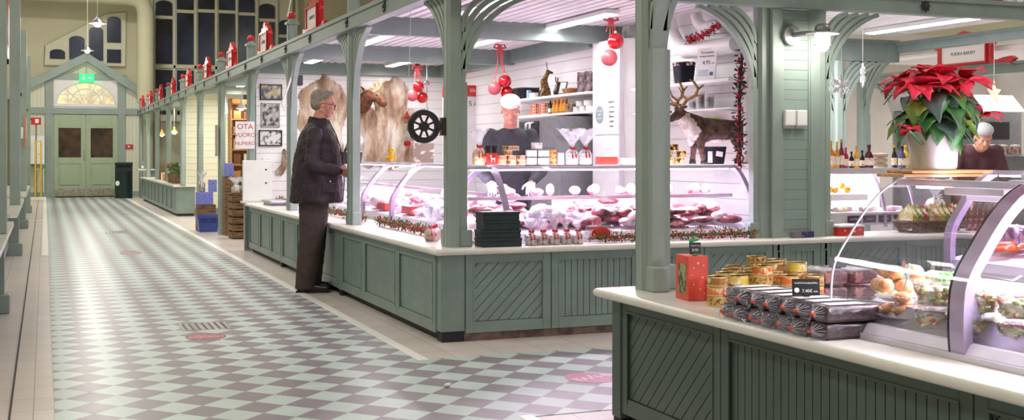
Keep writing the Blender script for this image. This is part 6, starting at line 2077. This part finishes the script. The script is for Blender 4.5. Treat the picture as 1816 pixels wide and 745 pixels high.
# wraps in a basket on the long ledge
bk = basket('wicker_tray', 'brown wicker tray full of wrapped sandwiches on the long white ledge, seen through the glass', (6.6, 7.62, ZW), (.55, .3, .09), P('brown wicker', '#7b5a48', .7, vary=.25, scale=50))
wr = [('#c9b85a', '#e8dfae'), ('#8aa04a', '#e9e3bd'), ('#b33a48', '#ead2b0'), ('#e0cf9e', '#9c7f4c'), ('#d89a6a', '#f0e3d0')]
for k in range(9):
    t = T('wrapped_sandwich', 'wrapped sandwich standing in the wicker tray', 'sandwich', (6.38 + k * .055, 7.62, ZW + .02), 0, 'wrapped sandwiches in the wicker tray')
    MB().prism([(-.09, 0), (.09, 0), (.085, .13), (.0, .2), (-.085, .12)], -.018, .018, 'x').build('sandwich', P('wrap %d' % k, wr[k % 5][0], .4, col2=wr[k % 5][1], scale=18, thr=(.44, .5)), t, bevel=.008, rot=(0, .25, 0))
gift_bag('clear flared cellophane bag standing in the wicker tray', (6.75, 7.7, ZW + .1), .16, .16, P('bag of bread', '#e9cfa8', .5, col2='#d99a8a', scale=20), WHITE, None, hc=.14, seed=77, rf=.13)
for k in range(7):
    t = T('sauce_bottle', 'dark red upright bottle on the long white ledge right of the wicker tray', 'bottle', (7.0 + k * .06, 7.6, ZW), 0, 'dark upright bottles on the ledge')
    MB().lathe([(.022, 0), (.024, .01), (.024, .16), (.01, .2), (.01, .24)], n=12).build('bottle', P('dark red bottle %d' % k, '#6e2834', .3, col2='#b98a90', scale=30, thr=(.4, .46)), t, smooth=50)

# far right: grey machines, cakes and counter behind the poinsettia
t = T('grey_counter', 'grey counter with glass top far behind the poinsettia', 'counter', (9.1, 9.9, 0))
MB().box(-.6, 1.2, -.2, .3, .0, 1.22).build('body', GREYM, t)
MB().box(-.65, 1.25, -.25, .35, 1.225, 1.24).build('glass_top', GLASSB, t)
CAKE = P('chocolate cake', '#6d4a3c', .6, col2='#caa79a', scale=20)
for k, px in enumerate((1725, 1745, 1760, 1778, 1800)):
    p = atY(px, 262, 9.9)
    t = T('cake', ['small pale cake on the grey glass counter, first from the left', 'small pale cake on the grey glass counter, second from the left', 'pink cake in the middle of the grey glass counter', 'brown cake on the grey glass counter', 'brown cake at the right end of the grey glass counter'][k], 'cake', (p.x, 9.9, 1.241))
    MB().lathe([(.06, 0), (.06, .07), (.05, .085), (.001, .09)], n=18).build('cake', (P('pale cake %d' % k, ('#efe1d6', '#f0e4dc', '#f0b8c0')[k], .6, vary=.1) if k < 3 else CAKE), t, smooth=50)
    MB().lathe([(.05, .08), (.052, .1), (.001, .105)], n=18).build('icing', WHITE, t, smooth=50)
ov = T('oven', 'grey steel oven with dark window behind the poinsettia, right', 'oven', (10.15, 11.2, 0))
MB().box(-.7, .7, -.3, .3, 0, 1.75).build('body', GREYM, ov, bevel=.01)
MB().box(-.45, .5, -.31, -.3, 1.42, 1.62).build('window', DGREY, ov)
MB().prism([(-.3, 1.75), (.3, 1.75), (.3, 1.95), (-.1, 1.95)], -.75, .75, 'x').build('hood', STEEL, ov)

# snowflakes and star lamp
SNOW = P('white snowflake', '#f6f5f6', .5, vary=.01)
def snowflake(label, loc, r, rz, top):
    t = T('snowflake_ornament', label, 'ornament', loc, rz)
    m = MB()
    for k in range(6):
        Mk = Matrix.Rotation(PI * k / 3, 4, 'Y')
        e_ = .0003 * k
        m.box(-.008, .008, -.004 - e_, .004 + e_, 0.012, r, Mk)
        for q, l in ((.45, .3), (.72, .22)):
            for s_ in (-1, 1):
                m.box(-.006, .006, -.006 - e_ - .0002 * s_, .006 + e_ + .0002 * s_, 0, r * l, Mk @ Matrix.Translation((0, 0, r * q)) @ Matrix.Rotation(s_ * .9, 4, 'Y'))
    m.lathe([(.022, -.008), (.022, .008)], n=6, ax='y')
    m.build('flake', SNOW, t)
    MB().tube([(0, 0, r), (0, 0, top - loc[2])], .003, 5).build('string', SNOW, t)
snowflake('white snowflake hanging right of the louvred pillar, lower left one', tuple(atY(1492, 153, 8.3)), .10, 0, 2.46)
snowflake('white snowflake seen half edge-on, right of the first one', tuple(atY(1530, 133, 8.5)), .11, 1.1, 2.46)
st = T('star_lamp', 'white five-pointed paper star hanging right of the poinsettia', 'lamp', tuple(atX(1763, 166, 8.31)), .3)
pts = []
m = MB()
vs = [(0, -.03, 0), (0, .03, 0)]
for q in range(10):
    r_ = .135 if q % 2 == 0 else .06
    a = PI / 2 + PI * q / 5
    vs.append((r_ * math.cos(a), 0, r_ * math.sin(a)))
fs = []
for q in range(10):
    fs += [(0, 2 + q, 2 + (q + 1) % 10), (1, 2 + (q + 1) % 10, 2 + q)]
m.add(vs, fs)
m.build('star', P('lit paper star', '#fbf3dc', .7, emit=.3), st)
MB().tube([(0, 0, .12), (0, 0, .56)], .003, 5).build('cord', WHITE, st)
# ------------------------------------------------------------------ far stalls along the aisle
canopy(2.62, 5.3, 16.05, 24.5)
struct('ceiling', MB().box(2.62, 5.3, 24.7, 35.2, 2.47, 2.52), P('pale green boards', '#c7d3c0', .6))
struct('wall_stall', MB().box(2.63, 3.75, 24.55, 24.65, 0, 2.45), SIDINGC)
struct('wall_stall', MB().box(3.7, 3.8, 24.65, 35.4, 0, 2.45), WHITE)
struct('wall_stall', MB().box(3.9, 4.0, 16.1, 24.5, 0, 2.45), SIDINGC)
struct('baseboard_stall', MB().box(2.63, 3.7, 24.52, 24.55, 0, .14), P('brown base board', '#8d8377', .6))
beam('green cross beam above the white boards', 2.62, 3.9, 21.4, 21.5, z0=2.3, z1=2.47, mat=GREEN)
beam('green cross beam above the wooden shelves', 2.62, 3.9, 18.67, 18.77, z0=2.3, z1=2.47, mat=GREEN)
counter('stall_counter', 'long low green panelled counter near the far wall', (CX, 33.0, 0), '-x', [.97] * 9, ['v', 'v', 'v'] * 3, GREEND)
t = T('stall_worktop', 'white ledge of the low far counter', 'worktop', (2.4, 24.2, 0))
MB().box(-.03, .42, 0, 8.9, .58, .62).build('slab', STONE, t, bevel=.012)
t = T('side_table', 'small green table with white top beside the dark green bin', 'table', (2.62, 34.0, 0))
MB().box(-.25, .2, -.3, .5, .78, .82).build('top', STONE, t, bevel=.01)
MB().box(-.0, .2, -.2, .4, 0, .78).build('base', GREEND, t)
bottle('clear bottle standing on the small table by the bin', (2.5, 33.9, .821), .2, .035, PLASTIC, WHITE, WHITE, None)
for i, y in enumerate((18.0, 20.5, 23.0)):
    tube_light(3.2, y, 1.4, ['tube light above the wooden crates', 'tube light above the blue crate', 'tube light before the white boards'][i])
for (x, y, p_) in ((3.2, 18.0, 14), (3.2, 20.5, 14), (3.1, 23.2, 14), (3.1, 27, 12), (3.1, 31, 12)):  # the two farthest are bare area lights without a tube
    area('tube_and_fill_light', (x, y, 2.38), .12, 1.4, p_, (1, .95, .85))
# pendants
def pendant(label, loc, top, r=.09, mat=WHITE, group=None, p=0):
    t = T('pendant_lamp', label, 'lamp', loc, 0, group)
    MB().lathe([(.012, .16), (.02, .15), (.025, .1), (r, 0), (r * .96, 0), (.02, .09)], n=18).build('shade', mat, t, smooth=50)
    MB().ball((0, 0, .01), r * .45, 12).build('bulb', LITW, t, smooth=180)
    MB().tube([(0, 0, .16), (0, 0, top - loc[2])], .004, 5).build('cord', WHITE, t)
    return t
pendant('small white pendant lamp before the wooden shelves, left one', tuple(atX(400, 199, 2.95)), 2.46)
pendant('small white pendant lamp before the wooden shelves, right one', tuple(atX(428, 193, 3.0)), 2.46)
for k, (px, py, Y) in enumerate(((264, 244, 2.85), (287, 240, 2.95), (309, 236, 3.05))):
    pendant(['warm glass pendant in the far stall, left', 'warm glass pendant in the far stall, middle', 'warm glass pendant in the far stall, right'][k], tuple(atX(px, py, Y)), 2.46, .1, P('amber glass %d' % k, '#d9a860', .2, emit=.8))
pl_ = pendant('bright metal pendant lamp hanging in the middle of the aisle', tuple(atY(173, 42, 22)), 7.9, .16, STEEL)
point('aisle_pendant_light', tuple(atY(173, 52, 22)), 30, HALL, .08)
pl_ = pendant('bright pendant lamp hanging before the gable peak', tuple(atY(155, 90, 32)), 7.9, .16, STEEL)
point('aisle_pendant_light', tuple(atY(155, 100, 32) + Vector((0, -.2, 0))), 60, HALL, .08)

# wooden shelving with goods
sh_ = T('wooden_shelf', 'tall pale wooden shelving with warm light behind the wooden crates', 'shelf', (3.30, 19.9, 0))
for x in (-.45, .45):
    MB().box(x - .015, x + .015, -.15, .15, 0, 2.15).build('side', WOOD, sh_)
MB().box(-.45, .45, .13, .15, 0, 2.15).build('back', WOOD, sh_)
for k in range(8):
    MB().box(-.435, .435, -.15, .13, .3 + k * .25, .32 + k * .25).build('board', WOOD, sh_)
rnd = random.Random(9)
for k in range(7):
    for j in range(5):
        c_ = ('#e6cfa0', '#c98a50', '#efe8dc', '#8a5a38', '#d9b27a')[rnd.randint(0, 4)]
        h = rnd.uniform(.1, .18)
        simple_box('gift_packet', 'small gift packet on the wooden shelving', 'box', (2.95 + j * .17, 19.83, .321 + k * .25), (.12, .08, h), P('packet %d %d' % (k, j), c_, .6), group='packets on the wooden shelving')
# stacked wooden crates with bags
for k in range(2):
    t = T('wooden_crate', ['slatted brown wooden crate on the floor between two green posts', 'slatted brown wooden crate stacked on the other one, bags on top'][k], 'crate', (2.75, 17.7, .001 + k * .325), .02 * k)
    for sx, sy, w_, d_ in ((0, -.2, .42, .014), (0, .2, .42, .014), (-.21, 0, .014, .4), (.21, 0, .014, .4)):
        for z in range(3):
            MB().cbox((sx, sy, .055 + z * .105), (w_, d_, .085)).build('slat', CRATE, t, bevel=.003)
    for sx in (-.19, .19):
        for sy in (-.18, .18):
            MB().cbox((sx, sy, .16), (.03, .03, .32)).build('corner_post', CRATE, t)
    MB().cbox((0, 0, .015), (.4, .38, .012)).build('bottom', CRATE, t)
t = T('crate_lid', 'flat wooden lid lying on the upper crate', 'board', (2.75, 17.7, .652))
MB().box(-.22, .22, -.2, .2, 0, .012).build('board', CRATE, t)
for k in range(5):
    gift_bag('pale tied gift bag on the wooden crates', (2.62 + (k % 3) * .12, 17.6 + (k // 3) * .16, .665), .11, .1, P('bag fill %d' % k, '#e8dcd0', .6, col2='#b89a80', scale=30), WHITE, 'gift bags on the wooden crates', hc=.12, seed=60 + k)
BLU = P('blue printed box', '#4a4fb0', .5, col2='#7d86d8', scale=30, thr=(.6, .7))
bx = simple_box('window_box', 'upright blue box with a window above the gift bags', 'box', (2.62, 18.4, .9), (.12, .2, .2), BLU)
st_ = T('display_stand', 'narrow wooden stand carrying the upright blue box', 'stand', (2.62, 18.4, 0))
MB().box(-.08, .08, -.12, .12, 0, .9).build('stand', CRATE, st_)
# blue crate and boxes
bc = T('plastic_crate', 'bright blue plastic crate on the floor beside a green post', 'crate', (2.42, 19.35, .001))
m = MB()
rr = []
for z, q in ((0, .84), (.22, .98), (.22, 1.06), (.27, 1.08), (.27, 1.0), (.25, .98), (.02, .82)):
    rr.append([(x * q * .165, y * q * .14, z) for x, y in ((-1, -1), (0, -1), (1, -1), (1, 0), (1, 1), (0, 1), (-1, 1), (-1, 0))])
m.sheet(rr, closed=True)
m.f.append(tuple(reversed(range(8)))); m.f.append(tuple(range(len(m.v) - 8, len(m.v))))
m.build('crate', BLUEP, bc, bevel=.004)
MB().box(-.12, -.02, -.152, -.14, .17, .2).box(.02, .12, -.152, -.14, .17, .2).build('handle', P('dark blue', '#28357a', .4), bc)
simple_box('window_box', 'blue patterned box standing above the blue crate, lower one', 'box', (2.42, 19.75, .42), (.26, .16, .2), BLU)
simple_box('window_box', 'blue patterned box at the top right above the blue crate', 'box', (2.55, 19.75, .622), (.12, .16, .2), BLU)
simple_box('wicker_hamper', 'brown box under the blue patterned boxes', 'box', (2.44, 19.75, 0), (.3, .2, .419), CRATE)
gift_bag('brown bottle gift in cellophane on the blue patterned box', (2.38, 19.75, .621), .1, .18, P('brown gift', '#7a5a3a', .5, col2='#c9b07a', scale=20), WHITE, None, hc=.12, seed=88)

# notices on posts
nt_ = T('notice_board', 'framed typed notice hanging on the green post right of the blue crate', 'notice', (2.46, 18.62, 1.48))
MB().box(-.006, .006, -.11, .11, -.27, .20).build('frame', P('brown frame', '#8d6a50', .5), nt_)
MB().box(-.009, -.006, -.095, .095, -.25, .185).build('paper', P('grey white paper', '#cfcccb', .5), nt_)
for k in range(9):
    MB().box(-.0095, -.009, -.06, .06 - .02 * (k % 3), .13 - k * .035, .136 - k * .035).build('print_line', INK, nt_)
ov_ = T('paper_sign', 'white paper with red hand lettering taped to the green post', 'sign', (2.50, 15.78, 1.50))
MB().box(-.17, .08, -.003, .0, -.19, .17).build('paper', P('white paper', '#f1ecec', .5), ov_)
for k, s in enumerate(('OTA', 'VUORO', 'NUMERO')):
    text(s, 'lettering', REDINK, ov_, (.1, .075, .062)[k], face((-.045, -.0035, .1 - k * .11), '-y'))
# white cabinet board by the post
wb = T('queue_board', 'white board cabinet with two small buttons on a green stand, left of the framed photographs', 'cabinet', (2.54, 15.35, 0))
MB().box(-.18, .19, -.03, .05, .64, 1.16).build('board', WHITE, wb, bevel=.004)
MB().box(.1, .12, -.034, -.03, 1.03, 1.05).box(.1, .12, -.034, -.03, .86, .88).build('buttons', BLACK, wb)
MB().box(-.16, -.1, 0, .06, 0, .64).build('stand', STEEL, wb)
MB().box(-.09, .02, .0, .06, 0.0, .64).build('stand_panel', GREEN, wb)
MB().box(-.2, .2, -.05, .1, .615, .64).build('stand_top', STONE, wb)
gs_ = T('counter_scale', 'flat grey scale lying on the ledge among the greens', 'scale', (2.62, 14.5, ZW))
MB().box(-.12, .12, -.3, .3, .03, .06).build('plate', STEEL, gs_, bevel=.006)
MB().box(-.1, .1, -.25, .25, 0, .03).build('base', GREYM, gs_)

# flowers and goods on the far ledge
for k, (y, lb) in enumerate(((26.2, 'pot with orange red flowers on the far ledge'), (25.5, 'second flower pot with green leaves on the far ledge'))):
    t = T('flower_pot', lb, 'plant', (2.55, y, .621))
    MB().lathe([(.09, 0), (.12, .2), (.1, .2)], n=14).build('pot', CRATE, t, smooth=50)
    g, f = MB(), MB()
    for j in range(30):
        a, q = rnd.uniform(0, 6.28), rnd.uniform(.02, .13)
        (f if j % 3 == 0 and k == 0 else g).ball((q * math.cos(a), q * math.sin(a), .22 + rnd.uniform(0, .2)), rnd.uniform(.02, .035), 6)
    g.build('leaves', LF, t)
    if k == 0: f.build('flowers', P('orange red flowers', '#e2542a', .6), t)
for k in range(8):
    simple_box('gift_packet', 'small brown jar or packet on the ledge of the far counter', 'box', (2.62, 27.0 + .5 * k, .621), (.12, .16, .14 + .04 * (k % 3)), P('far packet %d' % k, ('#c9824a', '#e9d9c0', '#7a4a2c')[k % 3], .6), group='packets on the far ledge')

# beside the door: bin, signs, yellow stand
bn_ = T('litter_bin', 'dark green cylindrical litter bin with round white badge right of the double door', 'bin', (2.05, 34.6, .001))
MB().lathe([(.235, 0), (.235, .93), (.245, .94), (.245, .98), (.22, 1.0), (.001, 1.0)], n=28).build('body', P('dark bottle green', '#15302c', .35), bn_, smooth=50)
MB().lathe([(.001, 0), (.07, 0), (.07, .01), (.001, .01)], n=20, M=Matrix.Translation((-.17, -.17, .42)) @ Matrix.Rotation(-PI / 4, 4, 'Z') @ Matrix.Rotation(PI / 2, 4, 'X')).build('badge', WHITE, bn_)
MB().box(-.2, .2, -.26, -.15, .75, .86).build('opening', BLACK, bn_)
ex = T('exit_sign', 'green lit exit sign with running figure hanging under the gable peak', 'sign', (1.13, 36.2, 3.42))
MB().box(-.2, .2, -.03, .03, -.12, .12).build('case', P('lit green sign', '#19b45a', .4, emit=1.6), ex)
m = MB()
m.ball((-.08, -.032, .06), (.018, .002, .018), 8).cbox((-.085, -.032, .015), (.03, .003, .06)).cbox((-.11, -.032, -.03), (.05, .003, .016)).cbox((-.06, -.032, -.035), (.016, .003, .06))
m.build('running_figure', WHITE, ex)
MB().prism([(.03, -.015), (.09, -.015), (.09, -.04), (.14, 0), (.09, .04), (.09, .015), (.03, .015)], -.033, -.03, 'y').build('arrow', WHITE, ex)
MB().tube([(0, 0, .12), (0, 0, .66)], .01, 6).build('hanger', GREEN, ex)
fa = T('fire_alarm_sign', 'red fire alarm sign with white emblem on the left of the aisle', 'sign', (-.22, 35.3, 2.14))
MB().box(-.13, .13, -.02, .02, -.1, .1).build('plate', RED, fa)
MB().tube([(0, .03, -2.14), (0, .03, .0)], .02, 8).build('pole', GREYM, fa, smooth=60)
MB().box(-.02, .07, -.022, -.02, -.05, .06).build('emblem', WHITE, fa)
fb_ = T('fire_box', 'small red fire sign on the wall right of the double door', 'sign', (2.28, 36.36, 1.45))
MB().box(-.13, .13, -.03, 0, -.06, .06).build('plate', RED, fb_)
MB().box(-.02, .05, -.032, -.03, -.02, .02).build('emblem', WHITE, fb_)
yb = T('notice_stand', 'white notice panel leaning behind the yellow stand', 'panel', (-.28, 35.9, 0))
MB().box(-.2, .28, -.02, .02, .95, 1.75).build('panel', WHITE, yb)
MB().box(-.15, -.12, -.02, .02, 0, .95).box(.2, .23, -.02, .02, 0, .95).build('legs', GREYM, yb)
ys = T('yellow_stand', 'narrow yellow tubular stand on a white base at the far left', 'stand', (-.16, 34.6, 0))
YEL = P('yellow paint', '#e6c21f', .4)
MB().box(-.2, .2, -.2, .2, 0, .06).build('base', WHITE, ys)
for x in (-.07, .07):
    MB().tube([(x, 0, .06), (x, 0, 1.6)], .02, 8).build('tube', YEL, ys, smooth=60)
for z in (.4, .8, 1.2, 1.55):
    MB().tube([(-.07, 0, z), (.07, 0, z + .04)], .014, 6).build('rung', YEL, ys, smooth=60)
sw = T('socket_box', 'white switch box on the second green post at the left', 'switch', (-.275, 15.70, 1.5))
MB().box(0, .03, -.05, .05, -.07, .07).build('cover', WHITE, sw, bevel=.006)
lb_ = T('red_sign_board', 'red and pink hanging sign on the left of the aisle, edge-on', 'sign', (-.36, 13.2, 2.55))
MB().box(-.015, .015, -.3, .3, -.35, .3).build('board', RED, lb_, bevel=.01)
MB().box(.015, .02, -.22, .22, -.2, .2).build('panel', PINKW, lb_)
om = T('menu_board', 'small orange and white board on the left of the aisle', 'sign', (-.3, 21.2, 1.6))
MB().box(0, .02, -.15, .15, -.25, .25).build('board', P('orange board', '#e08a5a', .5), om)
MB().box(.02, .024, -.12, .12, -.1, .22).build('paper', WHITE, om)

# ------------------------------------------------------------------ on the floor
def disc(label, loc, rx, ry, words, rz=0, mat=None):
    t = T('floor_sticker', label, 'sticker', loc, rz)
    MB().lathe([(.001, 0), (1, 0), (1, .0012), (.001, .0012)], n=40, M=Matrix.Diagonal((rx, ry, 1, 1))).build('disc', mat or P('pink floor sticker', '#b5647c', .45, vary=.05), t)
    for k, (s, sz, y) in enumerate(words):
        text(s, 'lettering', PINKW, t, sz, Matrix.Translation((0, y, .002)), ext=.0003)
    return t
disc('oval pink floor sticker with white letters near the foreground counter', (2.82, 5.95, .003), .135, .155, [('HyVä', .115, .0)], rz=PI + .35)
disc('oval red-brown floor sticker with white lettering beside the metal grate', (1.02, 8.25, .003), .135, .16, [('Unikulma', .06, .02), ('tervetuloa', .035, -.05)], rz=PI, mat=P('worn red sticker', '#a9625f', .45, vary=.2, scale=30))
disc('faded oval floor sticker halfway down the aisle', (1.0, 15.55, .003), .13, .35, [('Unikulma', .06, .0)], rz=PI, mat=P('faded red sticker', '#a07a78', .45, vary=.2, scale=30))
for k, (x, y, w_, d_) in enumerate(((1.07, 8.75, .17, .19), (1.05, 19.7, .18, .35))):
    t = T('floor_grate', ['metal floor grate with black slots beside the red-brown sticker', 'metal floor grate far down the aisle'][k], 'grate', (x, y, .003))
    MB().box(-w_, w_, -d_, d_, 0, .002).build('plate', STEEL, t)
    m = MB()
    for j in range(7):
        xx = -w_ * .8 + j * w_ * 1.6 / 6
        m.box(xx - .007, xx + .007, -d_ * .85, d_ * .85, .002, .003)
    m.build('slots', BLACK, t)
t = T('paper_scrap', 'small crumpled white paper on the checkered floor', 'litter', (1.995, 5.99, .003))
m = MB().ball((0, 0, .012), (.018, .013, .011), 8).box(-.002, .03, -.004, .004, .006, .02, Matrix.Rotation(.6, 4, 'Z'))
m.build('paper', WHITE, t)
# ------------------------------------------------------------------ repeats carry one group phrase
GR = {'stall_post': 'green timber stall posts', 'name_board': 'red framed name boards', 'stall_counter': 'green panelled counter fronts', 'canopy_beam': 'beams of the stall canopies', 'wall_shelf': 'white wall shelves',
      'picture_frame': 'framed photographs on the white wall', 'reindeer_pelt': 'pelts on the back wall', 'bauble_cluster': 'hanging red bauble clusters', 'floor_sticker': 'oval floor stickers', 'floor_grate': 'metal floor grates',
      'snowflake_ornament': 'white snowflake ornaments', 'pendant_lamp': 'pendant lamps', 'aisle_post': 'green posts on the left', 'side_worktop': 'white ledges on the left', 'side_counter': 'low counters on the left', 'window_box': 'blue patterned boxes',
      'wooden_crate': 'stacked wooden crates', 'salad_tub': 'salad tubs in the case', 'cake_box': 'stacked white-lidded boxes', 'price_tag': 'black price tags', 'berry_garland': 'berry garlands', 'display_case': 'curved glass cases', 'herb_pot': 'black herb pots',
      'gift_box': 'gift boxes', 'foil_bag': 'dark foil bags', 'price_card': 'neon price cards', 'socket_box': 'white wall boxes', 'card_pack': 'card packs on the ledge', 'wooden_board': 'boards under the poinsettia', 'orange_fruit': 'oranges in the deli case',
      'bottle': 'bottles on the deli case', 'cake': 'cakes on the grey counter', 'gift_basket': 'gift baskets on the case top', 'corner_pilaster': 'corner boards', 'front_pilaster': 'pilasters between counter fronts', 'card_box': 'red boxes in the aisle case',
      'tag_holder': 'tag holders in the salad case', 'round_sandwich': 'stacked round sandwiches', 'flower_pot': 'flower pots on the far ledge', 'stall_worktop': 'white stone ledges', 'plastic_box': 'plastic boxes on the case top'}
for o in list(bpy.data.objects):
    if o.parent is None and 'label' in o and 'group' not in o:
        g = GR.get(o.name.split('.')[0])
        if g: o['group'] = g
